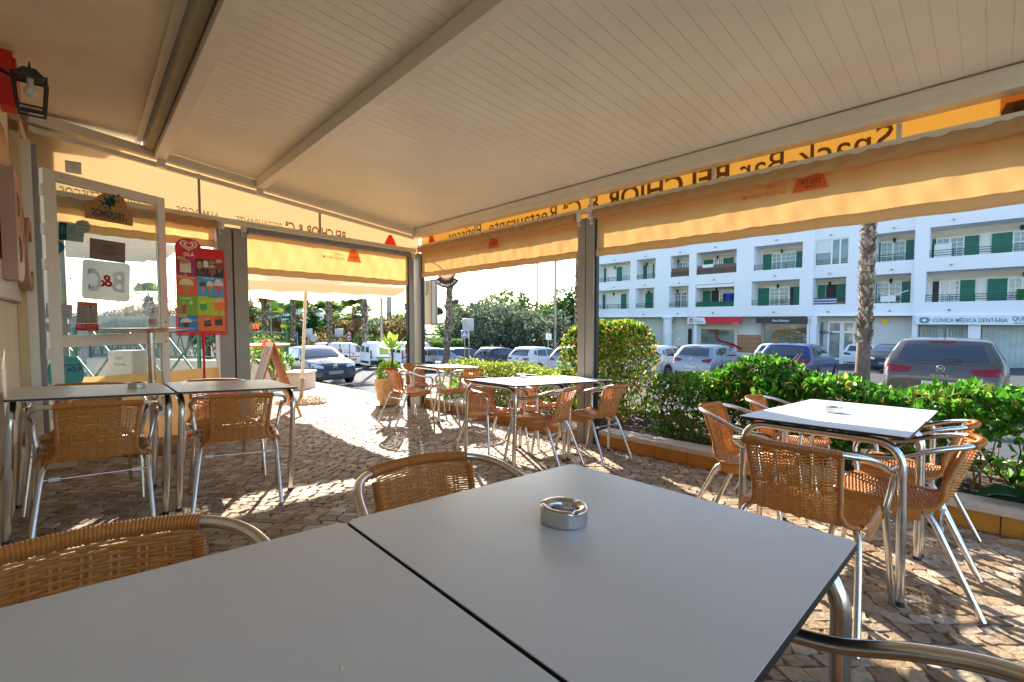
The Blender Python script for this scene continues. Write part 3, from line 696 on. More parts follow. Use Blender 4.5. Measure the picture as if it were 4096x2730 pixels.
hb('eave', 6.6, 9.5, 2.8, 3.08, 2.66, 3.04, WHITEPAINT)
hb('interior_back', 1.9, 3.0, 6.2, 6.3, -.2, 3.2, PLASTER)
# wall fittings
p0 = TV(1.12, WN, 2.93); o = thing('wall_lantern', 'dark metal wall lantern with a white bulb at the upper left', 'lantern', AM(1.12, WN, 2.93)); IRON = mat('dark iron', (.03, .03, .032), .6, var=.2, vs=20)
mb = MB(); mb.box((0, -.012, .02), (.07, .024, .15), bev=.008); mb.build('wall_plate', IRON, o); mb = MB(); mb.tube(spline([(0, -.02, .0), (0, -.08, -.03), (0, -.13, .0), (0, -.15, .03)], 5), .011, 8); mb.build('arm', IRON, o)
c = (0, -.16, -.11); mb = MB(); mb.lathe([(.004, .19), (.008, .165), (.012, .15), (.04, .145), (.085, .10), (.088, .085), (.0001, .085)], 4, c, Matrix.Rotation(R(45), 3, 'Z')); mb.build('cap', IRON, o, 20)
mb = MB(); w1, w0 = .075, .058
for sx, sy in ((1, 1), (1, -1), (-1, 1), (-1, -1)): mb.bar((c[0] + sx * w1, c[1] + sy * w1, c[2] + .09), (c[0] + sx * w0, c[1] + sy * w0, c[2] - .13), .011, .011, (1, 1, 0))
for wz, z in ((w1, .085), (w0, -.125), (w0, -.10)):
    for (ax, ay, bx, by) in ((1, 1, 1, -1), (1, -1, -1, -1), (-1, -1, -1, 1), (-1, 1, 1, 1)): mb.bar((c[0] + ax * wz, c[1] + ay * wz, c[2] + z), (c[0] + bx * wz, c[1] + by * wz, c[2] + z), .01, .01)
mb.build('cage', IRON, o, 20)
mb = MB(); mb.sphere((c[0], c[1], c[2] + .005), .033, 8); mb.lathe([(.016, .03), (.016, .085)], 10, c); mb.build('bulb', mat('white bulb', (.8, .79, .74), .3), o)
o = thing('alarm_siren', 'red alarm siren box high on the wall behind the lantern', 'alarm', AM(1.52, WN, 3.0)); mb = MB()
mb.prism([(x, 0, z) for x, z in [(-.13, -.12), (-.09, -.19), (.0, -.21), (.09, -.19), (.13, -.12), (.13, .13), (.09, .17), (-.09, .17), (-.13, .13)]], (0, -1, 0), .0, .07); mb.build('cover', mat('red plastic', lin(214, 30, 12), .35), o, 30)
mb = MB(); mb.prism([(x * .9, 0, z * .9) for x, z in [(-.13, -.12), (.13, -.12), (.13, .13), (-.13, .13)]], (0, -1, 0), .0705, .085); mb.build('front', mat('red plastic'), o, 30)
WOOD = mat('varnished wood', lin(150, 74, 34), .4, var=.3, vs=4, stretch=(1, 1, 14), bump=.05, bs=20)
o = thing('wooden_sign', 'arched wooden sign board with raised white letters on the left wall', 'sign', AM(1.15, WN, 1.95)); mb = MB()
pts = [(-.68, -.45), (.62, -.45)] + [(.62 * math.cos(k), .12 + .52 * math.sin(k)) for k in np.linspace(0, math.pi, 16)] + [(-.68, .1)]
mb.prism([(x, 0, z) for x, z in pts], (0, -1, 0), .004, .03); mb.build('board', WOOD, o, 30)
mb = MB(); mb.prism([(x * .98, 0, z * .3 - .32) for x, z in ((-.6, -.4), (.6, -.4), (.6, .3), (-.6, .3))], (0, -1, 0), .0305, .035); mb.build('pale_panel', mat('pale wood', lin(214, 200, 190), .5, var=.12, vs=6), o, 30)
for ch_, x, z, h, d in (('B', -.42, -.32, .62, .06), ('&', .06, -.12, .34, .05), ('C', .26, -.34, .5, .06)):
    v, f, wd = text_geo(ch_, .02); s = h / .7; mb = MB()
    base = [Vector((x + q[0] * s, -.036, z + q[1] * s)) for q in v]; mb.add(base, f); mb.add([q + Vector((0, -d, 0)) for q in base], f)
    ec = {}
    for q in f:
        for i in range(len(q)):
            e = (q[i], q[(i + 1) % len(q)]); k2 = tuple(sorted(e)); ec[k2] = None if k2 in ec else e
    n0 = len(base); mb.f += [(e[0], e[1], n0 + e[1], n0 + e[0]) for e in ec.values() if e]
    mb.build('letter', mat('letter wood', lin(186, 140, 112), .45), o, 30)
o = thing('motion_sensor', 'small white square sensor box beside the door frame', 'sensor', LP(4.15, 2.78, -.06)); mb = MB(); mb.box((0, 0, 0), (.11, .03, .11), Matrix.Rotation(R(40), 3, 'Z'), .008); mb.build('box', WHITEP, o); mb = MB(); mb.box((.013, -.012, 0), (.035, .012, .03), Matrix.Rotation(R(40), 3, 'Z')); mb.build('lens', mat('beige lens', lin(220, 200, 150), .3), o)
# ================================================================ GLASS DOOR WITH STICKERS
DH = atY(190, HZP, 3.8); DF = atY(668, HZP, 4.75); DH.z = DF.z = 0; DU = (DF - DH).normalized(); DW = (DF - DH).length; DN = Vector((DU.y, -DU.x, 0))
if DN.dot(-DH) < 0: DN = -DN
DZ0, DZ1 = .385, 2.63
door = thing('glass_door', 'open glass door with cream aluminium frame and stickers at the left', 'door', DH + UP * DZ0); bpy.context.view_layer.update()
def DP(u, z, d=0): return DH + DU * u + UP * z + DN * d
def dbar(name, u0, z0, u1, z1, d0=-.022, d1=.022, m=CREAMPAINT):
    mb = MB(); mb.prism([DP(u0, z0), DP(u1, z0), DP(u1, z1), DP(u0, z1)], DN, d0, d1); return mb.build(name, m, door, 20, world=True)
dbar('stile', 0, DZ0, .085, DZ1); dbar('stile', DW - .07, DZ0, DW, DZ1)
dbar('top_rail', .087, DZ1 - .085, DW - .072, DZ1); dbar('middle_rail', .087, 1.145, DW - .072, 1.25); dbar('bottom_rail', .087, DZ0, DW - .072, DZ0 + .13)
dbar('closer_track', .12, DZ1 - .05, .45, DZ1 - .025, .023, .035)
dbar('pane', .086, 1.25, DW - .071, DZ1 - .085, -.003, .003, GLASS); dbar('pane', .086, DZ0 + .13, DW - .071, 1.145, -.003, .003, GLASS)
for z in (2.45, 2.13, 1.84, 1.1, .6):
    mb = MB(); mb.box(DP(-.01, z, .02), (.05, .04, .09), bev=.006); mb.build('hinge', CREAMPAINT, door, 40, world=True)
for z in (1.36, 1.16): mb = MB(); mb.sphere(DP(DW - .035, z, .03), .013, 6); mb.build('lock', STEEL, door, 60, world=True)
def spx(x, y, d=.006): return onplane(x, y, DH + DN * d, DN)
def Z7(p, d=.006): return spx(150 + p[0] / 2.613, 750 + p[1] / 2.613, d)
def sticker(name, label, pts, col, d=.006, rough=.5, parts=(), al=1):
    P = [Z7(p, d) for p in pts]; c = sum(P, Vector()) / len(P); o = thing(name, label, 'sticker', c); bpy.context.view_layer.update()
    mb = MB(); mb.prism(P, DN, 0, .0012); mb.build('sheet', mat(name + ' ' + label[:14], col, rough, alpha=al, trans=.35), o, None, world=True)
    for k, (nm, pp, cc) in enumerate(parts):
        mb = MB()
        if isinstance(pp, tuple): txt, at_, h, wd, b = pp; wl = (Z7((at_[0] + wd, at_[1]), d + .0025) - Z7(at_, d + .0025)).dot(DU); put_text(mb, txt, Z7(at_, d + .0025), DU, UP, abs((Z7((at_[0], at_[1] - h), d) - Z7(at_, d)).z), wl, b)
        else:
            for poly in pp: mb.quad(*[Z7(p, d + .002) for p in poly])
        mb.build(nm, mat('ink %s' % (cc,), cc, .5, trans=.3), o, None, world=True)
    return o
ell = lambda cx, cy, rx, ry, n=28: [(cx + rx * math.cos(k), cy + ry * math.sin(k)) for k in np.linspace(0, 2 * math.pi, n + 1)[:-1]]
TEAL = lin(10, 92, 88); KRAFT = lin(196, 152, 98)
arch = [(492, 318), (492, 155), (560, 168)] + [(750 + 190 * math.cos(k), 235 - 185 * math.sin(k)) for k in np.linspace(math.pi * .93, .05, 14)] + [(995, 262), (995, 408)]
tree = [[(755 + rx + 14 * math.cos(k), 148 + ry + 10 * math.sin(k)) for k in np.linspace(0, 6.28, 7)[:-1]] for rx, ry in [(random.gauss(0, 42), random.gauss(0, 27)) for _ in range(70)]] + [[(742, 175), (765, 178), (772, 238), (720, 232), (752, 224)]]
sticker('drink_plaque', 'kraft brown plaque with a green tree hanging on the glass door', arch, KRAFT, .02, .6, (('print', tree, TEAL), ('lettering', ('SOMERSBY.', (567, 275), 62, 362, .03), TEAL), ('slogan', ('É FRUTO DA TUA IMAGINAÇÃO', (567, 302), 24, 362, .008), lin(50, 60, 50))))
sticker('drink_sticker', 'teal drink can sticker with a round price bubble on the glass door', [(128, 392), (222, 402), (222, 362), (305, 372), (312, 382), (395, 388), (410, 352), (470, 342), (525, 355), (556, 400), (550, 445), (520, 470), (487, 478), (478, 577), (395, 568), (310, 555), (225, 545), (145, 532)], lin(150, 180, 176), .006, .3, (('dark_can', [[(226, 366), (305, 374), (305, 556), (226, 546)]], lin(10, 60, 76)), ('claw_mark', [[(245, 405), (255, 405), (252, 495), (244, 480)], [(262, 405), (270, 405), (269, 500), (263, 485)], [(278, 405), (288, 407), (285, 490), (279, 480)]], lin(60, 200, 190)), ('claw_mark', [[(330, 410), (336, 410), (340, 495), (334, 480)], [(352, 412), (358, 412), (357, 500), (352, 485)], [(374, 412), (382, 412), (378, 490), (372, 480)]], lin(90, 120, 116)), ('bubble', [ell(476, 410, 72, 58)], lin(176, 186, 176)), ('lettering', ('RECARGA', (425, 398), 22, 100, .01), lin(40, 50, 50)), ('lettering', ('DESFRUTAR', (430, 440), 16, 100, .01), lin(40, 50, 50))))
sticker('blue_sticker', 'oval blue notice sticker low on the upper door pane', ell(182, 627, 104, 80), lin(190, 200, 206), .006, .4, (('blue_oval', [ell(182, 627, 96, 73)], lin(16, 104, 156)), ('badge', [ell(182, 675, 28, 20)], lin(214, 180, 130)), ('badge_text', ('36', (168, 686), 18, 28, .02), lin(60, 50, 40)), ('line', [[(120, 590 + k * 16), (245, 592 + k * 16), (245, 596 + k * 16), (120, 594 + k * 16)] for k in range(4)], lin(90, 160, 196))))
sticker('opening_hours_sign', 'brown opening hours sheet on the glass door', [(545, 528), (917, 585), (917, 795), (545, 745)], lin(150, 128, 120), .006, .5, (('heading', ('HORÁRIO', (683, 622), 22, 108, .006), lin(60, 48, 44)), ('heading', ('OPENING HOURS', (645, 676), 18, 184, .006), lin(60, 48, 44)), ('line', [[(672, 630), (800, 640), (800, 645), (672, 635)], [(655, 640), (820, 655), (820, 659), (655, 644)], [(665, 690), (808, 706), (808, 711), (665, 695)], [(680, 702), (800, 718), (800, 721), (680, 706)]], lin(90, 74, 70))))
rr = []
for cx, cy, a0 in ((930, 835, -90), (925, 1160, 0), (500, 1125, 90), (505, 790, 180)):
    rr += [(cx + 38 * math.cos(R(a0 + k)), cy + 38 * math.sin(R(a0 + k))) for k in (0, 22, 45, 67, 90)]
o = sticker('logo_decal', 'frosted white square decal with mirrored letters and a red ampersand on the door', rr, (.82, .84, .83), .006, .9, (), .72)
def mtext(txt, at_, h, wd, b, cc):
    mb = MB(); wl = abs((Z7((at_[0] + wd, at_[1]), .009) - Z7(at_, .009)).dot(DU)); put_text(mb, txt, Z7(at_, .009), -DU, UP, abs((Z7((at_[0], at_[1] - h), .009) - Z7(at_, .009)).z), wl, b); mb.build('letter', mat('decal %s' % (cc,), cc, .5, trans=.7), o, None, world=True)
mtext('B', (915, 1100), 212, -135, .03, (.9, .93, .97)); mtext('C', (668, 1080), 220, -135, .03, (.9, .93, .97)); mtext('&', (785, 1040), 120, -130, .02, lin(214, 20, 44))
mb = MB()
for q in ([(532, 858), (546, 860), (546, 900), (538, 915)], [(532, 1010), (546, 1015), (550, 1060), (534, 1070)]): mb.quad(*[Z7(p, .01) for p in q])
mb.build('torn_spot', mat('ink grey', lin(110, 126, 138), .5), o, None, world=True)
for k, (x, y) in enumerate(((175, 945), (340, 955), (1070, 1022), (1185, 1030))):
    sticker('wave_decal', ['leftmost small white wave decal on the glass door', 'second white wave decal from the left on the glass door', 'third white wave decal, right of the logo decal', 'rightmost white wave decal by the door edge'][k], [(x - 45, y + 5), (x - 15, y + 2), (x + 5, y - 14), (x + 45, y - 18), (x + 20, y - 4), (x + 5, y + 10), (x - 20, y + 14)], (.8, .85, .83), .006, .8)
txt = lambda x0, x1, ys, t=4: [[(x0, yy), (x1 - (k % 3) * 8, yy + 3), (x1 - (k % 3) * 8, yy + 3 + t), (x0, yy + t)] for k, yy in enumerate(ys)]
sticker('hygiene_notice', 'grey hygiene notice with orange header on the glass door', [(415, 1190), (628, 1208), (628, 1425), (405, 1418)], lin(190, 176, 156), .006, .6, (('header', [[(415, 1190), (628, 1208), (628, 1238), (413, 1226)]], lin(226, 96, 30)), ('heading', ('HACCP', (418, 1216), 18, 84, .01), lin(240, 200, 170)), ('symbol', [ell(553, 1250, 15, 14, 12)], lin(120, 50, 40)), ('line', txt(422, 525, range(1240, 1410, 13)) + txt(538, 618, range(1280, 1410, 12)), lin(120, 110, 104))))
sticker('red_notice', 'red label with an envelope symbol under the hygiene notice', [(400, 1425), (637, 1430), (637, 1502), (398, 1496)], lin(206, 22, 26), .006, .5, (('symbol', [[(412, 1436), (492, 1438), (492, 1442), (412, 1440)], [(412, 1466), (492, 1470), (492, 1474), (412, 1470)], [(412, 1436), (416, 1436), (416, 1470), (412, 1470)], [(488, 1438), (492, 1438), (492, 1474), (488, 1474)], [(414, 1440), (420, 1440), (490, 1470), (484, 1470)], [(484, 1440), (490, 1440), (420, 1468), (414, 1468)]], lin(240, 190, 180)), ('line', txt(505, 625, (1442, 1456, 1470, 1484)), lin(236, 150, 140))))
sticker('paper_notice', 'white paper notice with orange stripe at the left of the door pane', [(88, 1208), (365, 1230), (360, 1380), (80, 1365)], lin(206, 204, 196), .006, .7, (('stripe', [[(100, 1228), (352, 1246), (352, 1254), (100, 1236)]], lin(226, 130, 80)), ('line', txt(105, 345, (1262, 1285, 1298, 1316, 1332, 1346)), lin(120, 150, 130))))
sticker('paper_notice', 'small white paper notice at the bottom left of the door pane', [(86, 1415), (347, 1428), (345, 1518), (80, 1505)], lin(206, 204, 198), .006, .7, (('line', txt(100, 335, (1430, 1446, 1462, 1476)), lin(150, 140, 140)),))
Z2 = lambda x, y: ((x / 1.96 - 150) * 2.613, (700 + y / 1.96 - 750) * 2.613)
f = sticker('drink_sticker', 'round turquoise orange soda sticker on the lower door pane', [Z2(510 + 150 * math.cos(k), 1560 + 140 * math.sin(k)) for k in np.linspace(0, 6.283, 33)[:-1]], lin(84, 186, 178), .006, .4, (
    ('orange_peel', [[Z2(*p) for p in q] for q in ([(415, 1410), (440, 1388), (500, 1390), (498, 1402), (450, 1412), (445, 1430), (510, 1432), (505, 1452), (430, 1448)], [(400, 1480), (430, 1452), (500, 1458), (512, 1480), (470, 1500), (455, 1520), (500, 1530), (480, 1552), (420, 1540), (398, 1510)], [(420, 1560), (500, 1556), (520, 1590), (490, 1620), (430, 1610)], [(420, 1630), (500, 1628), (505, 1690), (425, 1690)])], lin(240, 140, 14)),
    ('lettering', ('Refresca-te', Z2(458, 1508), 30, 235, .02), lin(70, 60, 150)), ('lettering', ('AQUI!', Z2(525, 1546), 44, 160, .03), lin(60, 50, 140)), ('brand', ('Fanta', Z2(410, 1598), 44, 130, .03), lin(40, 60, 160))))
# ================================================================ PROPS ON AND BESIDE THE TERRACE
def rect(mb, o, r, u, x0, y0, x1, y1, d=Vector()): mb.quad(o + r * x0 + u * y0 + d, o + r * x1 + u * y0 + d, o + r * x1 + u * y1 + d, o + r * x0 + u * y1 + d)
def col(*c): return mat('print %d %d %d' % c, lin(*c), .45)
# ---- ice cream sign on a red stand
t0 = lt(782) ; SB = LP(t0, 0, -.2); SB.z = TP(*AN(SB)).z; SR = -LD; SNn = -LO
sg = thing('ice_cream_sign', 'red ice cream poster sign with a heart logo on a red stand', 'sign', SB); bpy.context.view_layer.update()
s0 = atY(705, 1340, SB.y); WS, HS = .46, .92; zb = 1.235
o0 = Vector((SB.x, SB.y, zb)) - SR * WS / 2
RED = col(222, 16, 34)
mb = MB(); mb.prism([o0, o0 + SR * WS, o0 + SR * WS + UP * HS, o0 + UP * (HS + .0)], SNn, -.008, 0); mb.build('board', RED, sg, 20, world=True)
mb = MB(); c = o0 + SR * .12 + UP * (HS + .0); mb.prism([c + SR * (.115 * math.cos(k)) + UP * (.085 * math.sin(k)) for k in np.linspace(0, 2 * math.pi, 25)[:-1]], SNn, -.008, .001); mb.build('logo_plate', RED, sg, 20, world=True)
heart = [(.9 * math.sin(t) ** 3, (13 * math.cos(t) - 5 * math.cos(2 * t) - 2 * math.cos(3 * t) - math.cos(4 * t)) / 17) for t in np.linspace(0, 2 * math.pi, 29)[:-1]]
for k, (s, cc) in enumerate(((.082, (240, 232, 220)), (.066, (222, 16, 34)), (.05, (240, 232, 220)), (.03, (222, 16, 34)))):
    mb = MB(); mb.quad(*[c + UP * .012 + SR * x * s * 1.12 + UP * y * s * .8 + SNn * (.002 + .001 * k) for x, y in heart]); mb.build('heart', col(*cc), sg, None, world=True)
mb = MB(); put_text(mb, 'OLÁ', c - UP * .1 + SNn * .002, SR, UP, .034, .1, .03, 'C'); mb.build('lettering', col(240, 232, 220), sg, None, world=True)
cells = [(.012, .61, .175, .80, (176, 26, 92)), (.178, .62, .448, .80, (52, 30, 24)), (.012, .405, .185, .607, (236, 92, 26)), (.188, .405, .448, .617, (66, 160, 214)), (.012, .2, .185, .402, (122, 178, 36)), (.188, .2, .448, .402, (186, 206, 20)), (.012, .03, .185, .197, (24, 124, 200)), (.188, .03, .448, .197, (240, 120, 24))]
for x0, y0, x1, y1, cc in cells:
    mb = MB(); mb.quad(*[o0 + SR * x + UP * y + SNn * .001 for x, y in ((x0, y0), (x1, y0 - .008), (x1, y1 - .008), ((x0 + x1) / 2, y1 + .004), (x0, y1))]); mb.build('poster_field', col(*cc), sg, None, world=True)
def ice(x, y, w_, h, cc, top=None, stick=True, d=.0022):
    P = lambda q, w2=1: [o0 + SR * (x + a * w_ / 2 * w2) + UP * (y + b * h) + SNn * d for a, b in q]
    if stick: mb = MB(); mb.quad(*P([(-.2, -.28), (.2, -.28), (.2, .1), (-.2, .1)])); mb.build('ice_stick', col(190, 140, 96), sg, None, world=True)
    mb = MB(); mb.quad(*P([(-1, 0), (1, 0), (1, .6), (.92, .8), (.6, .96), (0, 1), (-.6, .96), (-.92, .8), (-1, .6)])); [setattr(mb, 'v', [q + SNn * .0006 for q in mb.v])]; mb.build('ice_cream', col(*cc), sg, None, world=True)
    if top: mb = MB(); mb.quad(*[q + SNn * .0012 for q in P([(-.85, .62), (.8, .7), (.85, .8), (.5, .97), (-.5, .97), (-.88, .8)])]); mb.build('ice_bite', col(*top), sg, None, world=True)
def cone(x, y, w_, h, cc, top):
    mb = MB(); mb.quad(*[o0 + SR * (x + a * w_ / 2) + UP * (y + b * h) + SNn * .0022 for a, b in ((-.1, 0), (.1, 0), (.85, .62), (-.85, .62))]); mb.build('cone', col(*cc), sg, None, world=True)
    mb = MB(); mb.quad(*[o0 + SR * (x + a * w_ / 2) + UP * (y + b * h) + SNn * .0028 for a, b in ((-1, .6), (1, .6), (.95, .82), (.4, 1), (-.5, 1), (-.95, .8))]); mb.build('cone_top', col(*top), sg, None, world=True)
ice(.085, .645, .1, .14, (226, 214, 178), (196, 120, 80)); ice(.215, .70, .05, .075, (196, 130, 80), (214, 160, 110)); ice(.275, .715, .05, .075, (232, 222, 196)); ice(.335, .65, .07, .1, (150, 80, 60), (214, 170, 130)); ice(.405, .70, .075, .115, (140, 70, 40), (220, 180, 140)); ice(.23, .635, .075, .035, (112, 66, 44), None, False)
mb = MB(); mb.quad(*[o0 + SR * (.335 + .028 * math.cos(k)) + UP * (.775 + .022 * math.sin(k)) + SNn * .003 for k in np.linspace(0, 6.28, 17)[:-1]]); mb.build('gold_badge', col(206, 150, 60), sg, None, world=True)
mb = MB(); put_text(mb, 'M', o0 + SR * .335 + UP * .765 + SNn * .004, SR, UP, .022, None, .02, 'C'); mb.build('lettering', col(60, 40, 30), sg, None, world=True)
cone(.09, .415, .13, .165, (206, 130, 60), (232, 214, 170)); cone(.24, .43, .06, .13, (206, 150, 100), (96, 56, 36)); cone(.31, .425, .065, .145, (214, 130, 56), (240, 226, 206)); cone(.395, .41, .09, .185, (200, 90, 100), (244, 214, 214))
ice(.06, .215, .04, .135, (206, 40, 60), (150, 200, 60), False); ice(.125, .215, .04, .14, (120, 170, 60), (206, 226, 120), False); ice(.24, .255, .07, .1, (60, 170, 70), (230, 226, 60)); ice(.395, .25, .1, .135, (246, 120, 30), (250, 180, 140))
cone(.075, .05, .1, .115, (70, 40, 30), (226, 220, 214)); ice(.275, .075, .07, .1, (60, 36, 28), (206, 160, 130)); ice(.385, .085, .075, .1, (64, 30, 26), (214, 90, 70))
for txt_, x, y, h, wd, cc in (('NOVO', .02, .785, .014, .06, (40, 30, 20)), ('NOVO', .02, .59, .014, .06, (40, 30, 20)), ('NOVO', .02, .183, .014, .06, (40, 30, 20)), ('Rol', .24, .105, .026, .07, (230, 40, 30)), ('Cone', .115, .135, .02, .06, (240, 220, 40)), ('SÓLERO', .29, .39, .014, .09, (40, 60, 20)), ('CALIPPO', .03, .365, .018, .1, (240, 246, 236)), ('Cornetto', .09, .585, .016, .08, (246, 220, 200)), ('Cornetto', .25, .59, .018, .1, (236, 240, 250))):
    if txt_ == 'NOVO': mb = MB(); rect(mb, o0 + SNn * .003, SR, UP, x - .006, y - .006, x + wd + .006, y + h + .006); mb.build('tag', col(226, 206, 110), sg, None, world=True)
    mb = MB(); put_text(mb, txt_, o0 + SR * x + UP * y + SNn * .004, SR, UP, h, wd, .02); mb.build('lettering', col(*cc), sg, None, world=True)
mb = MB(); pc = Vector((SB.x, SB.y, 0)); mb.tube([pc + UP * zb, pc + UP * (zb - .25), pc + UP * (SB.z + .03)], [.02, .012, .012], 10); mb.build('pole', RED, sg, 50, world=True)
mb = MB(); mb.tube([o0 - SR * .01 - UP * .012, o0 + SR * (WS + .01) - UP * .012], .008, 8); [mb.tube([o0 + SR * x - UP * .012, o0 + SR * x + UP * .68], .005, 6) for x in (-.01, WS + .01)]; mb.build('wire_frame', RED, sg, 50, world=True)
mb = MB(); mb.lathe([(.0001, .035), (.16, .03), (.19, .012), (.19, 0), (.0001, 0)], 28, SB); mb.build('base', RED, sg, 40, world=True)
# ---- pedestal bar table with a sanitizer bottle
TRAY = mat('copper laminate', lin(178, 96, 44), .3, var=.12, vs=5)
pb = atY(600, HZP, 4.2); pb.z = TP(*AN(pb)).z
pt_ = thing('bar_table', 'tall round bar table with a brown top and steel column by the door', 'table', pb); ht = 1.295 - pb.z
mb = MB(); mb.lathe([(.0001, ht - .012), (.10, ht - .03), (.3, ht - .004), (.345, ht + .004), (.345, ht + .012), (.0001, ht + .012)], 48); mb.build('top', TRAY, pt_, 40)
mb = MB(); mb.tube([(0, 0, .05), (0, 0, ht - .012)], .032, 16); mb.build('column', STEEL, pt_, 50)
mb = MB(); mb.lathe([(.0001, .07), (.05, .065), (.25, .03), (.27, .012), (.27, 0), (.0001, 0)], 40); mb.build('base', mat('brown base', lin(110, 70, 40), .4), pt_, 40)
bp = atY(616, 1318, 4.22); bp.z = pb.z + ht + .0125; bt = thing('sanitizer_bottle', 'clear pump bottle with a paper label on the bar table', 'bottle', bp)
mb = MB(); mb.lathe([(.0001, 0), (.034, 0), (.036, .01), (.036, .1), (.03, .118), (.014, .128), (.014, .135)], 20); mb.build('body', mat('clear plastic', (.75, .76, .74), .1, alpha=.45), bt, 60)
mb = MB(); mb.lathe([(.016, .136), (.016, .15), (.006, .152), (.006, .175), (.012, .177), (.012, .185), (.0001, .186)], 14); mb.box((.018, 0, .181), (.03, .008, .006)); mb.build('pump', mat('tan plastic', lin(200, 160, 110), .4), bt, 50)
mb = MB(); mb.lathe([(.0366, .03), (.0366, .085)], 20, a0=R(190), a1=R(350)); mb.build('label', mat('paper label', lin(200, 170, 150), .7), bt, 60)
# ---- A-frame chalkboard
FR = Vector((-2.9, 6.21, 0)); FR.z = TP(*AN(FR)).z; AX = Vector((-.62, .78, 0)).normalized(); AL = Vector((-.78, -.62, 0)).normalized(); spread = .62
bo = thing('chalkboard', 'folding wooden pavement chalkboard seen edge on', 'signboard', FR + AL * spread / 2 + AX * .25); bpy.context.view_layer.update()
PINE = mat('orange pine', lin(206, 128, 62), .5, var=.14, vs=3, stretch=(1, 1, 12), bump=.05, bs=30); SLATE = mat('slate board', lin(112, 112, 108), .6, var=.15, vs=5)
apex = FR + AL * spread / 2 + UP * 1.02
for sd_, base in ((0, FR), (1, FR + AL * spread)):
    up_ = (apex - base); L = up_.length; up_ = up_ / L; nr = AX.cross(up_).normalized()
    if nr.dot(base - (FR + AL * spread / 2)) < 0: nr = -nr
    def pb_(name, x0, y0, x1, y1, d0, d1, m): mb = MB(); mb.prism([base + AX * x + up_ * y for x, y in ((x0, y0), (x1, y0), (x1, y1), (x0, y1))], nr, d0, d1); mb.build(name, m, bo, 20, world=True)
    pb_('stile', 0, 0, .05, L, -.012, .012, PINE); pb_('stile', .46, 0, .51, L, -.012, .012, PINE); pb_('rail', .051, L - .055, .459, L - .002, -.011, .011, PINE); pb_('rail', .051, .14, .459, .19, -.011, .011, PINE)
    pb_('chalk_panel', .051, .191, .459, L - .056, -.004, .006, SLATE); pb_('back_panel', .051, .191, .459, L - .056, -.0085, -.0045, PINE)
    if sd_: 
        mb = MB(); c = base + AX * .25 + up_ * (L - .17) + nr * .0075; mb.quad(c - AX * .05, c + AX * .05, c + AX * .012 + up_ * .09, c - AX * .012 + up_ * .09); mb.build('red_logo', REDINK, bo, None, world=True)
mb = MB(); q0 = FR.lerp(apex, .56); q1 = (FR + AL * spread).lerp(apex, .56); mb.bar(q0 - AX * .02, q1 - AX * .02, .02, .008); mb.build('stay', STEEL, bo, 20, world=True)
# ---- umbrella
ub = Vector((-3.52, 7.55, 0)); ub.z = side_p(*AN(ub)).z
um = thing('parasol', 'large cream parasol with a white pole on a round gravel base', 'parasol', ub); bpy.context.view_layer.update()
CANV = mat('cream canvas', lin(232, 218, 192), .85, var=.03, vs=4, bump=.08, bs=120, trans=.5, tcol=(.92, .82, .6))
GRAV = mat('exposed gravel', lin(150, 124, 92), .8, var=.5, vs=60, bump=1, bs=90)
mb = MB(); mb.lathe([(.0001, .11), (.06, .11), (.2, .085), (.36, .045), (.395, .02), (.395, .0), (.0001, 0)], 40); mb.build('base', GRAV, um, 50)
rs = random.Random(3); mb = MB()
for _ in range(420):
    a_, r_ = rs.uniform(0, 6.28), .07 + .3 * math.sqrt(rs.random()); z = np.interp(r_, [.06, .2, .36, .395], [.11, .085, .045, .02]); q = rs.uniform(.008, .014); mb.lathe([(.0001, q), (q * .9, q * .3), (q, -q * .4)], 5, (r_ * math.cos(a_), r_ * math.sin(a_), z))
tag(mb.build('gravel', mat('gravel pebbles', lin(190, 160, 122), .6, var=.4, vs=40), um, 60), kind='stuff')
mb = MB(); mb.lathe([(.398, .0), (.402, .03), (.396, .034)], 40); mb.build('base_ring', CONC, um, 50)
topd = Vector((.16, -.02, 2.5)); mb = MB(); mb.tube([(0, 0, .1), tuple(topd * .17)], .034, 14); mb.build('sleeve', mat('galvanised steel', lin(160, 150, 130), .4, .6, var=.15, vs=10), um, 50)
mb = MB(); mb.tube([tuple(topd * .17), tuple(topd)], .026, 14); mb.build('pole', mat('white pole', lin(214, 206, 190), .4), um, 50)
Rr, He, Ht = 1.88, 1.9 - ub.z, 2.56; corners = []
N = 14; A0 = R(90 - 3); edges = 4; v, f = [], []
cvec = [Vector((Rr * math.cos(A0 + k * math.pi / 2) - .1, Rr * math.sin(A0 + k * math.pi / 2), He)) for k in range(4)]
apx = Vector((topd.x, topd.y, Ht)); ring = []
for k in range(4):
    for i in range(N): u = i / N; ring.append(cvec[k].lerp(cvec[(k + 1) % 4], u) + UP * (-.03 * math.sin(u * math.pi) + .0) + (apx - cvec[k].lerp(cvec[(k + 1) % 4], u)) * (.05 * math.sin(u * math.pi)))
n = len(ring); J = 8
for j in range(J + 1):
    w_ = j / J
    for q in ring: p = apx.lerp(q, w_); p.z -= .10 * math.sin(w_ * math.pi) * (.6); v.append(p)
for i in range(n):
    q = ring[i]; u = (i % N) / N; v.append(q + UP * (-.115 - .03 * math.sin(u * math.pi * 5) ** 2 + (.06 if i % N == 0 else 0)))
for j in range(J + 1):
    for i in range(n): f.append((j * n + i, j * n + (i + 1) % n, (j + 1) * n + (i + 1) % n, (j + 1) * n + i))
newmesh('canopy', v, f, CANV, um, 40)
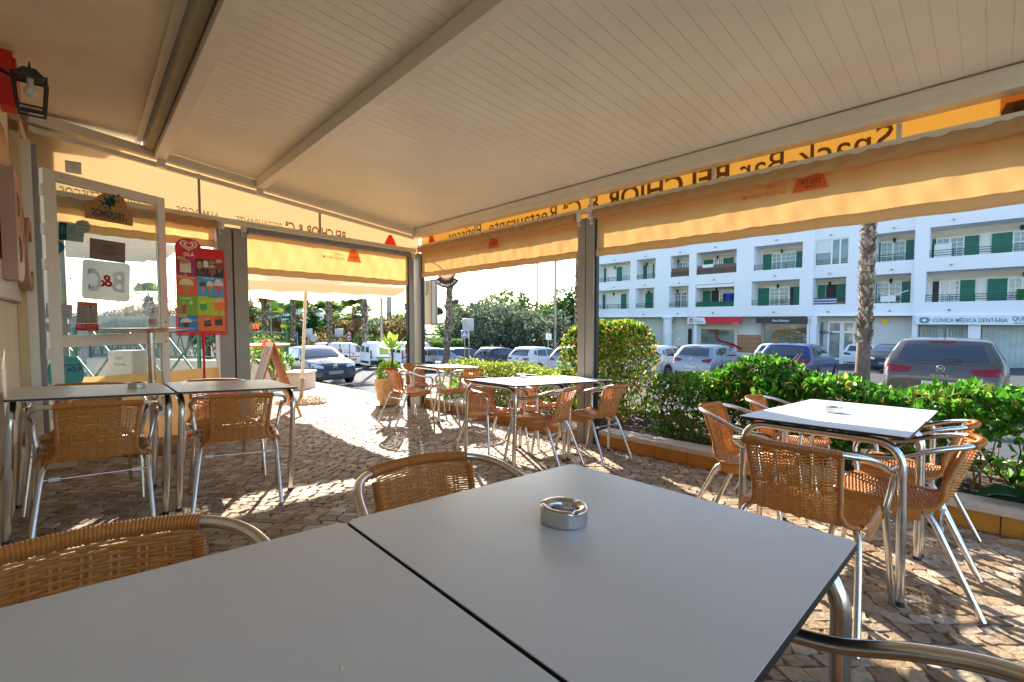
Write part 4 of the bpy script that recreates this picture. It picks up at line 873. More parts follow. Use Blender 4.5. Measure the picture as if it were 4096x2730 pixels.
for k in range(4):
    for e in (cvec[k], cvec[k].lerp(cvec[(k + 1) % 4], .5)):
        mb = MB(); mb.tube([apx - UP * .05, apx.lerp(e, .5) - UP * .12, e - UP * .02], .009, 6); mb.build('rib', mat('white pole'), um, 50)
        mb = MB(); mb.tube([topd * .8, apx.lerp(e, .55) - UP * .12], .009, 6); mb.build('strut', mat('white pole'), um, 50)
mb = MB(); c = cvec[0].lerp(cvec[1], .14).lerp(apx, .1) - UP * .06; e1 = (cvec[1] - cvec[0]).normalized(); e2 = (apx - cvec[0]).normalized(); mb.quad(c - e1 * .13, c + e1 * .13, c + e1 * .03 + e2 * .2, c - e1 * .03 + e2 * .2); mb.build('red_logo', REDINK, um, None)
# ---- tall outdoor table + copper pot
hb_ = Vector((-4.25, 7.75, 0)); hb_.z = side_p(*AN(hb_)).z; ht = thing('high_table', 'tall round orange topped table outside beside the parasol', 'table', hb_); zt = 1.38 - (1378 - 1281) / 1821 * 7.75 - hb_.z
mb = MB(); mb.lathe([(.0001, zt - .03), (.40, zt - .03), (.42, zt - .02), (.42, zt), (.0001, zt)], 40); mb.build('top', mat('orange table top', lin(214, 118, 60), .45, var=.08, vs=5), ht, 40)
for k in range(4):
    a_ = R(35 + 90 * k); mb = MB(); mb.tube([(.1 * math.cos(a_), .1 * math.sin(a_), zt - .03), (.34 * math.cos(a_), .34 * math.sin(a_), .0)], [.02, .015], 8); mb.build('leg', mat('galvanised steel'), ht, 50)
pp = atY(1063, 1372, 7.6); pp.z = hb_.z + zt + .001; po = thing('copper_pot', 'small copper pot with a seedling on the tall round table', 'pot', pp)
mb = MB(); mb.lathe([(.0001, 0), (.055, 0), (.062, .075), (.066, .078), (.06, .08), (.052, .06), (.0001, .06)], 24); mb.build('pot', mat('copper', lin(200, 130, 90), .35, .7), po, 40)
# ---- carved planter pot
TERRA = mat('carved sandstone', lin(214, 176, 128), .75, var=.16, vs=9, bump=.2, bs=60)
cp = Vector((-2.03, 7.50, 0)); cp.z = TP(*AN(cp)).z; cpo = thing('carved_pot', 'carved sandstone pot with a round shrub and succulent rosette by the corner post', 'pot', cp)
prof = [(.125, 0), (.15, .02), (.17, .05), (.16, .085), (.185, .10), (.20, .19), (.215, .21), (.205, .225), (.215, .32), (.225, .42), (.235, .44), (.235, .465), (.21, .47), (.205, .43), (.0001, .42)]
n = 96; v, f = [], []; nt_ = 16
zz = spline([(r, 0, z) for r, z in prof], 3)
for q in zz:
    for i in range(n):
        a_ = 2 * math.pi * i / n; r_ = q.x
        if q.x > .1:
            if .225 < q.z < .42: r_ += .014 * max(0, math.sin(a_ * 11 + 2.6 * math.sin((q.z - .2) * 12))) + .006 * max(0, math.cos(a_ * 3 + 1)) * math.sin((q.z - .225) / .195 * math.pi)
            elif .1 < q.z < .2: r_ += .016 * abs(math.sin(a_ * 9))
            elif q.z < .09: r_ += .004 * math.sin(a_ * 14)
        v.append((r_ * math.cos(a_), r_ * math.sin(a_), q.z))
for j in range(len(zz) - 1):
    for i in range(n): f.append((j * n + i, j * n + (i + 1) % n, (j + 1) * n + (i + 1) % n, (j + 1) * n + i))
newmesh('pot', v, f, TERRA, cpo, 50)
# ---- display case hanging on the outside of the corner post
pc = atY(1722, 1210, 7.75); dc = thing('menu_case', 'white lit menu case hanging outside the corner post', 'display case', pc); k = 1821 / 7.75
mb = MB(); mb.box((-.045, 0, 0), (26 / k, .08, 178 / k), bev=.01); mb.build('body', mat('cream case', lin(224, 208, 176), .5), dc, 30)
mb = MB(); mb.box((.055, .04, .0), (.1, .12, 182 / k), bev=.006); mb.build('frame', GREYPOST, dc, 30); mb = MB(); mb.box((.058, -.0215, 0), (.065, .004, 168 / k)); mb.build('window', mat('pale acrylic', (.7, .71, .74), .2), dc, 30)
mb = MB(); mb.tube(spline([(-.06, -.06, .36), (-.05, -.07, .2), (-.065, -.07, .12), (-.03, -.07, .17), (-.03, -.06, .36)], 6), .004, 5); mb.build('cable', BLACKP, dc, 50)
# ---- hanging round bar sign
hs = atY(1786, 1098, 8.3); hsg = thing('hanging_bar_sign', 'round hanging bar sign with a black name band outside the corner', 'sign', hs); k = 1821 / 8.3
mb = MB(); mb.lathe([(.0001, 0), (.17, 0), (.18, .01), (.18, .05), (.17, .06), (.0001, .06)], 40, (0, .03, .06), Matrix.Rotation(R(90), 3, 'X')); mb.build('disc', mat('sign ring', lin(196, 110, 50), .4), hsg, 40)
mb = MB(); mb.lathe([(.0001, .061), (.14, .061)], 40, (0, .03, .06), Matrix.Rotation(R(90), 3, 'X')); mb.build('face', col(236, 226, 210), hsg, 40)
BLK = col(26, 27, 34)
v = []; 
for sgn, rr_ in ((0, .12), (1, .25)):
    for i in range(17): a_ = R(-155 + 130 * i / 16); v.append(Vector((rr_ * math.cos(a_), 0, rr_ * math.sin(a_) + .0)))
mb = MB()
for y in (-.05, .0): mb.add([q + Vector((0, y, 0)) for q in v], [])
mb.f = [(i, i + 1, 18 + i, 17 + i) for i in range(16)] + [(34 + i, 51 + i, 52 + i, 35 + i) for i in range(16)] + [(17 + i, 18 + i, 52 + i, 51 + i) for i in range(16)] + [(0, 17, 51, 34), (16, 50, 67, 33)]
mb.build('band', BLK, hsg, 30)
mb = MB(); mb.add([q + Vector((0, -.0505, 0)) for q in v], [(17 + i, 18 + i, i + 1, i) for i in range(16)]); mb.build('band_face', BLK, hsg, 30)
tx = 'BAR BELCHIOR & CA'
for i, ch_ in enumerate(tx):
    if ch_ == ' ': continue
    a_ = R(-141 + 102 * i / (len(tx) - 1)); c = Vector((.20 * math.cos(a_), -.056, .20 * math.sin(a_))); r_ = Vector((-math.sin(a_), 0, math.cos(a_))); u_ = Vector((-math.cos(a_), 0, -math.sin(a_)))
    mb = MB(); put_text(mb, ch_, c - u_ * .018, r_, u_, .034, None, .012, 'C'); mb.build('letter', col(236, 236, 236), hsg, None)
mb = MB(); mb.tube([(0, .03, .24), (0, .03, .5), (-.6, -.3, .55)], .012, 8); mb.build('arm', BLK, hsg, 50)
# ---- green fences, kerb wall, service box
def fence(label, P, Q, z0a, z0b, h, pat, step):
    P, Q = Vector(P), Vector(Q); o = thing('green_fence', label, 'fence', (P.x, P.y, z0a)); bpy.context.view_layer.update(); L = (Q - P).length; d = (Q - P).normalized()
    at_ = lambda s, z: P + d * s + UP * (z0a + (z0b - z0a) * s / L + z)
    for z in (.05, h): mb = MB(); mb.bar(at_(0, z), at_(L, z), .04, .04); mb.build('rail', GREENPAINT, o, 20, world=True)
    s = 0
    while s <= L + .01: mb = MB(); mb.bar(at_(min(s, L), -.05), at_(min(s, L), h + .04), .05, .05); mb.build('fence_post', GREENPAINT, o, 20, world=True); s += L / max(1, round(L / 1.9))
    s = 0
    while s < L - step:
        if pat == 'zig':
            for x0, x1 in ((s, s + step / 2), (s + step, s + step / 2)): mb = MB(); mb.bar(at_(x0, .07), at_(x1, h - .02), .018, .018); mb.build('bar', GREENPAINT, o, 20, world=True)
            mb = MB(); mb.bar(at_(s + step * .25, h * .5), at_(s + step * .75, h * .5), .016, .016); mb.build('bar', GREENPAINT, o, 20, world=True)
        else:
            for x0, x1 in ((s, s + step), (s + step, s)): mb = MB(); mb.bar(at_(x0, .07), at_(x1, h - .02), .03, .03); mb.build('bar', GREENPAINT, o, 20, world=True)
        s += step
F0 = atY(1150, 1440, 11.2); F1 = Vector((-11.5, 12.4, 0))
fence('green zigzag fence on a low wall behind the tall outdoor table', (F0.x, F0.y, 0), (F1.x, F1.y, 0), .38, .38, .68, 'zig', .3)
lw = thing('low_wall', 'low pale wall under the green zigzag fence', 'wall', (F0.x, F0.y, -.3)); bpy.context.view_layer.update(); d = (Vector((F1.x, F1.y, 0)) - Vector((F0.x, F0.y, 0))).normalized(); mb = MB(); mb.bar(Vector((F0.x, F0.y, -.1)), Vector((F1.x, F1.y, -.1)), .22, .9); mb.build('wall', mat('pale render', lin(222, 206, 182), .85, var=.08, vs=4), lw, 20, world=True)
fence('green crossed fence seen through the clear awning window', (-6.2, 9.0, 0), (-12.6, 8.0, 0), .15, .3, 1.0, 'x', .62)
wl = thing('boundary_wall', 'ribbed grey boundary wall far behind the crossed fence', 'wall', (-11, 12.8, 0)); bpy.context.view_layer.update()
for k in range(46): mb = MB(); mb.box((-9.8 - k * .27, 13.6 + k * .01, .75), (.25, .06, 1.5)); mb.build('board', mat('weathered board', lin(150, 146, 140), .8, var=.2, vs=3), wl, 20, world=True)
sb = atY(512, 1440, 7.3); sx_ = thing('service_box', 'pale utility box with stencilled letters and numbers seen through the door', 'utility box', (sb.x, sb.y, side_p(*AN(sb)).z)); bpy.context.view_layer.update()
zt = atY(512, 1402, 7.3).z; zb_ = sx_.location.z; mb = MB(); mb.box((sb.x, sb.y, (zt + zb_) / 2), (.38, .3, zt - zb_), bev=.012); mb.build('body', mat('pale grey box', lin(146, 144, 136), .7, var=.06, vs=5), sx_, 30, world=True)
mb = MB(); put_text(mb, 'PBT', (sb.x, sb.y - .152, zt - .14), (1, 0, 0), UP, .05, .14, .006, 'C'); put_text(mb, '3246', (sb.x, sb.y - .152, zt - .24), (1, 0, 0), UP, .05, .2, .006, 'C'); mb.build('stencil', col(90, 92, 90), sx_, None, world=True)
# ---- square stone planter by the kerb
sp = atY(1201, 1500, 11.0); spz = side_p(*AN(sp)).z; st = thing('stone_planter', 'square pale stone planter with a shrub in front of the grey parked car', 'planter', (sp.x, sp.y, spz)); bpy.context.view_layer.update()
zt = atY(1201, 1489, 11).z; mb = MB()
for q, w_ in ((0, .52), (1, .58)): mb.box((sp.x, sp.y, (spz - .05 + zt) / 2 if q == 0 else zt), (w_, w_, zt - spz + .05 if q == 0 else .05), bev=.01)
mb.build('box', mat('pink stone', lin(222, 192, 170), .75, var=.08, vs=6), st, 30, world=True)
# ================================================================ TRAFFIC SIGNS, LAMP POSTS
GALV = mat('galvanised steel'); SIGNW = col(226, 228, 230); SBLUE = col(28, 104, 180); SIGNG = mat('sign back', lin(170, 172, 172), .45, .5, var=.08, vs=4)
def sgn_(name, label, cat, x, ybase, Y, w=.06):
    p = atY(x, HZP, Y); p.z = road_z(p.x, p.y) - .02; return thing(name, label, cat, p), p
def plate(o, p, x0, y0, x1, y1, Y, m, nm='plate', rnd=.04):
    a_, b_ = atY(x0, y1, Y), atY(x1, y0, Y); mb = MB(); mb.box(((a_.x + b_.x) / 2 - p.x, Y - p.y, (a_.z + b_.z) / 2 - p.z), (b_.x - a_.x, .03, b_.z - a_.z), bev=.012); mb.build(nm, m, o, 30); return a_, b_
def pole(o, p, x, ytop, Y, r=.035): t_ = atY(x, ytop, Y); mb = MB(); mb.tube([(t_.x - p.x, .045, 0), (t_.x - p.x, .045, t_.z - p.z)], r, 8); mb.build('pole', GALV, o, 60)
# pedestrian crossing sign with the back of a direction panel
Y = 24; o, p = sgn_('crossing_sign', 'blue pedestrian crossing sign beside a grey panel back', 'sign', 1874, 0, Y); pole(o, p, 1875, 1275, Y); plate(o, p, 1850, 1275, 1896, 1326, Y, SIGNG, 'panel_back')
pole(o, p, 1858, 1325, Y, .025); a_, b_ = plate(o, p, 1845, 1323, 1872, 1353, Y - .06, SIGNW, 'plate'); plate(o, p, 1846.5, 1324.5, 1870.5, 1351.5, Y - .07, SBLUE, 'blue_face')
cx, cz = (a_.x + b_.x) / 2 - p.x, (a_.z + b_.z) / 2 - p.z; h = (b_.z - a_.z) / 2; yy = Y - .09 - p.y
mb = MB(); mb.quad((cx - h * .72, yy, cz - h * .6), (cx + h * .72, yy, cz - h * .6), (cx, yy, cz + h * .75)); mb.build('triangle', SIGNW, o, None)
def walker(o, cx, cz, h, y): 
    mb = MB(); mb.quad((cx - h * .07, y, cz - h * .1), (cx + h * .07, y, cz - h * .1), (cx + h * .07, y, cz + h * .28), (cx - h * .07, y, cz + h * .28)); mb.disc((cx, y, cz + h * .38), h * .08, (0, -1, 0), 10)
    for s in (-1, 1): mb.quad((cx, y, cz - h * .05), (cx + s * h * .06, y, cz - h * .05), (cx + s * h * .26, y, cz - h * .45), (cx + s * h * .18, y, cz - h * .45))
    for k in range(4): x = cx - h * .45 + k * h * .26; mb.quad((x, y, cz - h * .58), (x + h * .12, y, cz - h * .58), (x + h * .14, y, cz - h * .48), (x + h * .04, y, cz - h * .48))
    mb.build('walker', col(20, 24, 30), o, None)
walker(o, cx, cz, h, yy - .004)
mb = MB(); q = atY(1853, 1286, Y - .05); 
for k, t_ in enumerate(('CRS', 'METRO', '20-10-20')): put_text(mb, t_, (q.x, q.y, q.z - k * .11), (1, 0, 0), UP, .035, .16 + .05 * k, .01)
mb.build('small_print', col(60, 60, 60), o, None); mb.v and None
bpy.context.view_layer.update(); c_ = [q for q in o.children if q.name.startswith('small_print')][0]; c_.location = -p
Y = 26; o, p = sgn_('crossing_sign', 'pedestrian crossing sign half hidden by the clipped shrub', 'sign', 2193, 0, Y); pole(o, p, 2193, 1336, Y, .025); a_, b_ = plate(o, p, 2183, 1335, 2206, 1360, Y - .06, SIGNW); cx, cz, h = (a_.x + b_.x) / 2 - p.x, (a_.z + b_.z) / 2 - p.z, (b_.z - a_.z) / 2; mb = MB(); mb.quad((cx - h * .7, Y - .085 - p.y, cz - h * .6), (cx + h * .7, Y - .085 - p.y, cz - h * .6), (cx, Y - .085 - p.y, cz + h * .7)); mb.build('triangle', col(230, 226, 200), o, None); walker(o, cx, cz, h, Y - .09 - p.y)
# group of signs at the left
Y = 27; o, p = sgn_('speed_sign', 'red ringed forty speed limit sign under a roundabout triangle', 'sign', 1396, 0, Y); pole(o, p, 1396, 1330, Y); k = Y / 1821
for r_, m, d in ((10.5, col(214, 30, 36), 0), (8, SIGNW, .012)): c = atY(1396, 1353, Y - .03 - d); mb = MB(); mb.lathe([(.0001, 0), (r_ * k, 0), (r_ * k, .01)], 28, c - p, Matrix.Rotation(R(90), 3, 'X')); mb.build('disc', m, o, 40)
mb = MB(); c = atY(1396, 1357.5, Y - .07); put_text(mb, '40', c - p, (1, 0, 0), UP, 8.5 * k, None, .03, 'C'); mb.build('number', col(20, 20, 24), o, None)
for s_, m, d in ((1, col(214, 30, 36), 0), (.68, SIGNW, .014)):
    mb = MB(); c = atY(1396, 1335, Y - .03 - d); q = [c - p + Vector((x * s_ * k, 0, z * s_ * k)) for x, z in ((-11, -6), (11, -6), (0, 12))]; mb.prism(q, (0, 1, 0), 0, .01); mb.build('triangle', m, o, None)
mb = MB(); c = atY(1396, 1336, Y - .06) - p; mb.lathe([(1.8 * k, 0), (3.4 * k, 0)], 16, c, Matrix.Rotation(R(90), 3, 'X')); mb.build('symbol', col(20, 20, 24), o, None)
Y = 25; o, p = sgn_('sign_panel', 'grey back of a square road panel left of the speed sign', 'sign', 1357, 0, Y); pole(o, p, 1357, 1316, Y); plate(o, p, 1340, 1316, 1373, 1349, Y, SIGNG)
Y = 23; o, p = sgn_('sign_panel', 'grey back of a square road panel just right of the parasol pole', 'sign', 1231, 0, Y); pole(o, p, 1231, 1318, Y); plate(o, p, 1224, 1316, 1250, 1349, Y, SIGNG)
Y = 22.5; o, p = sgn_('round_sign_back', 'grey back of a round road sign behind the grey hatchback', 'sign', 1256, 0, Y); pole(o, p, 1256, 1340, Y); c = atY(1256, 1353, Y); mb = MB(); mb.lathe([(.0001, 0), (15 * Y / 1821, 0), (15 * Y / 1821, .02), (.0001, .02)], 28, c - p, Matrix.Rotation(R(90), 3, 'X')); mb.build('disc', SIGNG, o, 40)
Y = 26; o, p = sgn_('blue_sign', 'small blue sign on a pole left of the parasol', 'sign', 1188, 0, Y); pole(o, p, 1188, 1330, Y); plate(o, p, 1183, 1332, 1191, 1358, Y - .06, SBLUE)
# lamp posts and poles
for i, (x, yb, Y, ytop, w0, lab) in enumerate(((1003, 0, 46, 1150, .13, 'slim grey lamp post left of the first palm'), (1084, 0, 40, 1212, .10, 'grey street lamp with a long arm between the palms'), (1251, 0, 90, 1178, .14, 'thin mast rising behind the parasol pole'), (1290, 0, 55, 1286, .1, 'short street lamp among the trees'), (1526, 0, 34, 1186, .13, 'grey lamp post right of the third palm'), (1557, 0, 60, 1184, .42, 'thick grey column standing behind the trees'), (2148, 0, 60, 1062, .17, 'tall dark floodlight mast above the olive trees'), (2221, 0, 36, 1050, .15, 'tall grey lamp post left of the clipped shrub'))):
    p = atY(x, HZP, Y); p.z = road_z(p.x, p.y) - .05; o = thing('lamp_post', lab, 'lamp post', p, None); zt = max(atY(x, ytop, Y).z, 0) + (3.5 if ytop < 1190 else 0); mb = MB(); mb.tube([(0, 0, 0), (0, 0, zt - p.z)], [w0, w0 * .6], 10); mb.build('pole', GALV if i != 6 else mat('dark mast', lin(96, 92, 90), .5), o, 60)
    if i == 1: mb = MB(); mb.tube(spline([(0, 0, zt - p.z), (.6, 0, zt - p.z + .5), (1.9, 0, zt - p.z + .8)], 4), .04, 6); mb.box((2.1, 0, zt - p.z + .83), (.6, .2, .08)); mb.build('arm', GALV, o, 50)
    elif i == 3: mb = MB(); mb.box((-.35, 0, zt - p.z), (.8, .2, .1)); mb.build('lamp_head', GALV, o, 30)
    else: mb = MB(); mb.tube(spline([(0, 0, zt - p.z), (.3, 0, zt - p.z + .4), (1.2, 0, zt - p.z + .6)], 4), .05, 6); mb.box((1.4, 0, zt - p.z + .62), (.6, .25, .1)); mb.build('arm', GALV, o, 50)
# ================================================================ WHITE APARTMENT BUILDING
BN = -36.9
def bp_(x, y, n=BN): p = onplane(x, y, TV(0, n, 0), EN); return AN(p)[0], p.z
z5 = lambda x, y: (2300 + x / 1.96, 700 + y / 1.96)
z6 = lambda x, y: (3200 + x / 1.96, 700 + y / 1.96)
BW = mat('white building render', (.80, .81, .83), .9, var=.02, vs=.6)
BWIN = mat('balcony wall render', (.78, .76, .70), .9)
SHUT = mat('green shutter', lin(16, 104, 84), .55, var=.1, vs=3)
GRAIL = mat('dark green railing', lin(20, 74, 62), .5)
WFR = mat('white window frame', (.8, .8, .78), .5)
WGL = mat('building window glass', lin(96, 128, 130), .04, 0, var=.5, vs=.5, spec=1.0)
DARK = mat('dark interior', (.03, .028, .026), .7)
TRIM = mat('beige surround', lin(212, 198, 176), .8)
bld = thing('apartment_building', 'long white apartment building with green shutters, balconies and ground floor shops', 'building', TV(8, BN, -2)); bpy.context.view_layer.update()
def bb(name, a0, a1, n0, n1, z0, z1, m, parent=None):
    mb = MB(); mb.prism([TV(a0, n0, 0), TV(a1, n0, 0), TV(a1, n1, 0), TV(a0, n1, 0)] if (a1 - a0) * (n1 - n0) > 0 else [TV(a0, n1, 0), TV(a1, n1, 0), TV(a1, n0, 0), TV(a0, n0, 0)], UP, z0, z1)
    o = newmesh(name, [bld.matrix_world.inverted() @ v for v in mb.v], mb.f, m, parent or bld); return o
OPEN = [  # fn, x0, x1, row, shutters, windows, darks, top y, extra
 (z5, 150, 412, 1, [(228, 243), (327, 370)], [(373, 410)], [], 730, ''), (z5, 470, 619, 1, [(517, 565), (608, 618)], [(568, 605)], [], 710, ''),
 (z5, 737, 888, 1, [(742, 795)], [(797, 885)], [], 690, 'reed'), (z5, 948, 1262, 1, [(1002, 1080), (1158, 1238)], [(1085, 1155)], [], 660, 'reed'),
 (z5, 1398, 1777, 1, [(1470, 1537), (1728, 1775)], [(1540, 1725)], [], 618, 'plants'), (z6, 102, 366, 1, [], [], [], 500, 'glazed'),
 (z6, 578, 881, 1, [(585, 622), (818, 880)], [(625, 815)], [], 525, ''), (z6, 1003, 2300, 1, [(1006, 1052), (1275, 1388), (1487, 1648), (2090, 2200)], [(1055, 1270), (1652, 1880)], [], 475, 'dryer'),
 (z5, 150, 404, 0, [(222, 238), (363, 402)], [], [], 940, ''), (z5, 465, 612, 0, [(555, 610)], [], [], 930, ''),
 (z5, 727, 880, 0, [(742, 785)], [(787, 880)], [], 922, ''), (z5, 945, 1249, 0, [(990, 1065)], [(1135, 1245)], [(1070, 1135)], 908, 'laundry'),
 (z5, 1385, 1761, 0, [(1437, 1525), (1718, 1762)], [(1530, 1680)], [(1682, 1715)], 885, ''), (z6, 98, 354, 0, [(122, 200), (288, 355)], [], [(205, 285)], 862, 'towels'),
 (z6, 565, 864, 0, [(568, 605), (798, 865)], [(608, 795)], [], 842, 'rack'), (z6, 985, 2300, 0, [(1255, 1372), (1470, 1625), (2060, 2180)], [(1098, 1250), (1632, 1860)], [(1040, 1095)], 822, 'hedge')]
zz = {}
for k, (f1, pa, pb_) in {'U1': (z5, (1780, 522), 0), 'U0': (z5, (1775, 722), 0), 'L1': (z5, (1765, 815), 0), 'L0': (z5, (1757, 1020), 0), 'S': (z5, (1380, 1112), 0)}.items(): zz[k] = bp_(*f1(*pa))[1]
for k, pa in {'U1': (887, 430), 'U0': (875, 668), 'L1': (870, 768), 'L0': (858, 1003), 'S': (860, 1105)}.items(): zz[k] = (zz[k] + bp_(*z6(*pa))[1]) / 2
print('building z', zz)
segs = [(z5(-1200, 0)[0], z5(448, 0)[0], -.5), (z5(448, 0)[0], z5(890, 0)[0], -.25), (z5(890, 0)[0], z5(1866, 0)[0], 0), (z5(1866, 0)[0], z6(887, 0)[0], -.28), (z6(887, 0)[0], 6400, 0)]
SG = []
for x0, x1, d in segs: SG.append((bp_(x0, 1200)[0], bp_(x1, 1200)[0] if x1 < 5000 else -16, BN + d))
SG[0] = (30.0, SG[0][1], SG[0][2])
DEP = 1.35; ZT = 9.6; ZB = -2.9
rows = {1: (zz['U0'], zz['U1']), 0: (zz['L0'], zz['L1'])}
for a0, a1, nf in SG:
    for z0, z1 in ((zz['S'], zz['L0']), (zz['L1'], zz['U0']), (zz['U1'], ZT)): bb('facade_band', a0 - .002, a1 + .002, nf, BN - DEP - .3, z0, z1, BW)
    for r_ in (0, 1):
        z0, z1 = rows[r_]; ops = []
        for f1, x0, x1, rw, *_ in OPEN:
            if rw != r_: continue
            o0, o1 = bp_(f1(x0, 0)[0], 1150)[0], max(bp_(f1(x1, 0)[0], 1150)[0], -15)
            if o0 > a1 and o1 < a0: ops.append((min(o0, a0), max(o1, a1)))
        ops.sort(reverse=True); cur = a0 - .002
        for o0, o1 in ops:
            if cur - o0 > .05: bb('pier', cur, o0, nf, BN - DEP - .3, z0 - .001, z1 + .001, BW)
            cur = o1
        if cur - a1 > .05: bb('pier', cur, a1 + .002, nf, BN - DEP - .3, z0 - .001, z1 + .001, BW)
bb('back_wall', 30, -16, BN - DEP - .301, BN - DEP - .5, zz['S'], ZT, BWIN)
NBK = BN - DEP - .3
lan = mat('dark iron')
for f1, x0, x1, rw, sh, wi, dk, ty, ex in OPEN:
    z0, z1 = rows[rw]; n = NBK; fx = lambda x: bp_(f1(x, 0)[0], 1150, n + .05)[0]
    zt = bp_(*f1((x0 + min(x1, 1756)) / 2, ty), n + .05)[1]; zf = z0 - .18
    o0, o1 = bp_(f1(x0, 0)[0], 1150)[0], max(bp_(f1(x1, 0)[0], 1150)[0], -15); nf = next(s[2] for s in SG if s[0] + .01 >= (o0 + o1) / 2 >= s[1] - .01)
    if ex == 'glazed':
        bb('glazing', o0, o1, nf - .12, nf - .14, z0, z1, WGL)
        for a_ in (o0, (o0 + o1) / 2, (o0 * .25 + o1 * .75), o1): bb('window_frame', a_ - .05, a_ + .05, nf - .05, nf - .118, z0, z1, WFR)
        for z in (z0 + .05, z1 - .05): bb('window_frame', o0, o1, nf - .06, nf - .117, z - .05, z + .05, WFR)
        bb('blind', o0 - .06, (o0 + o1) / 2 - .06, nf - .108, nf - .116, (z0 + z1) / 2, z1 - .1, mat('white blind', (.7, .72, .74), .8))
    for s0, s1 in sh: bb('shutter', fx(s0), fx(s1), n + .04, n + .09, zf, zt, SHUT)
    for s0, s1 in dk: bb('doorway', fx(s0), fx(s1), n + .01, n + .03, zf, zt, DARK)
    for s0, s1 in wi:
        A0, A1 = fx(s0), fx(s1); w_ = bb('window', A0, A1, n + .01, n + .03, zf, zt, WGL); nn = max(4, int(abs(A0 - A1) / .32))
        for k in range(nn + 1): q = A0 + (A1 - A0) * k / nn; t = .05 if k in (0, nn, nn // 2) else .018; m2 = bb('mullion', q - t, q + t, n + .031, n + .06, zf, zt, WFR)
        for k in range(6): z = zf + (zt - zf) * k / 5; t = .05 if k in (0, 5) else .018; bb('mullion', A0, A1, n + .032, n + .058, z - t, z + t, WFR)
    if sh or wi or dk:
        allx = [q for s in sh + wi + dk for q in s]; A0, A1 = fx(min(allx)), fx(max(allx)); mb = MB(); K = 9; P = [TV(A0 + (A1 - A0) * i / K, n + .03, zt + .02 + .12 * math.sin(math.pi * i / K)) for i in range(K + 1)] + [TV(A1 + (A0 - A1) * i / K, n + .03, zt + .22 + .14 * math.sin(math.pi * i / K)) for i in range(K + 1)]
        mb.prism(P, EN, 0, .03); newmesh('arch_trim', [bld.matrix_world.inverted() @ v for v in mb.v], mb.f, TRIM, bld)
        mb = MB(); c = TV((A0 + A1) / 2 if len(sh) < 3 else A0 - 4.2, n + .2, z1 - .42); mb.lathe([(.02, .2), (.12, .1), (.1, .08), (.07, -.12), (.0001, -.14)], 6, c); newmesh('balcony_lamp', [bld.matrix_world.inverted() @ v for v in mb.v], mb.f, lan, bld)
    rl = None
    if True:
        for k in range(3):
            b_ = bb('railing' if k == 0 else 'bar', o0 - .03, o1 + .03, nf - .10, nf - .15, z0 + .14 + .15 * k, z0 + .185 + .15 * k, GRAIL, rl)
            if k == 0: rl = None
        q = max(2, int(abs(o0 - o1) / 1.1))
        for k in range(q + 1): bb('baluster', o0 + (o1 - o0) * k / q - .025, o0 + (o1 - o0) * k / q + .025, nf - .105, nf - .145, z0, z0 + .5, GRAIL)
    if ex == 'reed':
        bb('reed_screen', o0 - .05, o1 + .05, nf - .16, nf - .19, z0 + .02, z0 + .82, mat('reed screen', lin(120, 92, 76), .9, var=.35, vs=3, stretch=(9, 9, .5)))
        if x0 > 900: bb('hanging_cloth', o0 - .5, o0 - 1.5, nf - .12, nf - .152, z0 + .62, z0 + .9, mat('white cloth', (.75, .75, .75), .9))
    if ex == 'laundry':
        bb('awning_box', o0 - .02, o1 + .02, nf - .1, nf - .3, z1 - .3, z1 - .02, WFR)
        for k, (q, cc, h) in enumerate(((.74, (30, 34, 44), .8), (.82, (24, 60, 150), .75), (.9, (20, 50, 140), .9), (.96, (30, 30, 50), .7))): a_ = o0 + (o1 - o0) * q; bb('garment', a_ + .14, a_ - .14, nf - .2, nf - .23, z0 + 1.15 - h, z0 + 1.15, mat('cloth %d' % k, lin(*cc), .9))
        bb('screen', o0 - .1, o1 + .1, nf - .16, nf - .18, z0 + .02, z0 + .42, mat('green screen', lin(20, 110, 80), .7))
    if ex == 'towels':
        for k in range(5): bb('folded_towel', o0 - .0, o0 - 1.5, nf - .05, nf - .4, z0 + .02 + .1 * k, z0 + .11 + .1 * k, mat('striped towel %d' % (k % 2), (lin(80, 90, 120), lin(190, 196, 206))[k % 2], .9))
        bb('flower_box', o1 + .1, o1 + 1.6, nf - .12, nf - .35, z0 + .02, z0 + .2, mat('terracotta', lin(190, 90, 60), .8))
    if ex == 'hedge': bb('artificial_hedge', o0 - 4.1, o0 - 9.2, nf - .03, nf - .11, z0 + .0, z0 + .68, mat('plastic hedge', lin(24, 92, 40), .9, var=.5, vs=5, bump=1, bs=9))
    if ex == 'dryer':
        mb = MB()
        for k in range(6): mb.bar(TV(o0 - 5.0, nf - .3 - .1 * k, z0 + .8), TV(o0 - 7.4, nf - .3 - .1 * k, z0 + .8), .03, .03)
        mb.bar(TV(o0 - 5.0, nf - .3, z0 + 1.25), TV(o0 - 7.4, nf - .3, z0 + 1.25), .05, .05); [mb.bar(TV(o0 - q, nf - .3, z0), TV(o0 - q, nf - .3, z0 + 1.25), .05, .05) for q in (5.0, 7.4)]
        newmesh('clothes_dryer', [bld.matrix_world.inverted() @ v for v in mb.v], mb.f, WFR, bld); bb('hung_towel', o0 - 5.1, o0 - 7.3, nf - .25, nf - .28, z0 + .15, z0 + .62, mat('blue cloth', lin(130, 160, 200), .9)); bb('boiler', o0 - .15, o0 - 1.0, NBK + .1, NBK + .5, z0, z0 + 1.0, WFR)
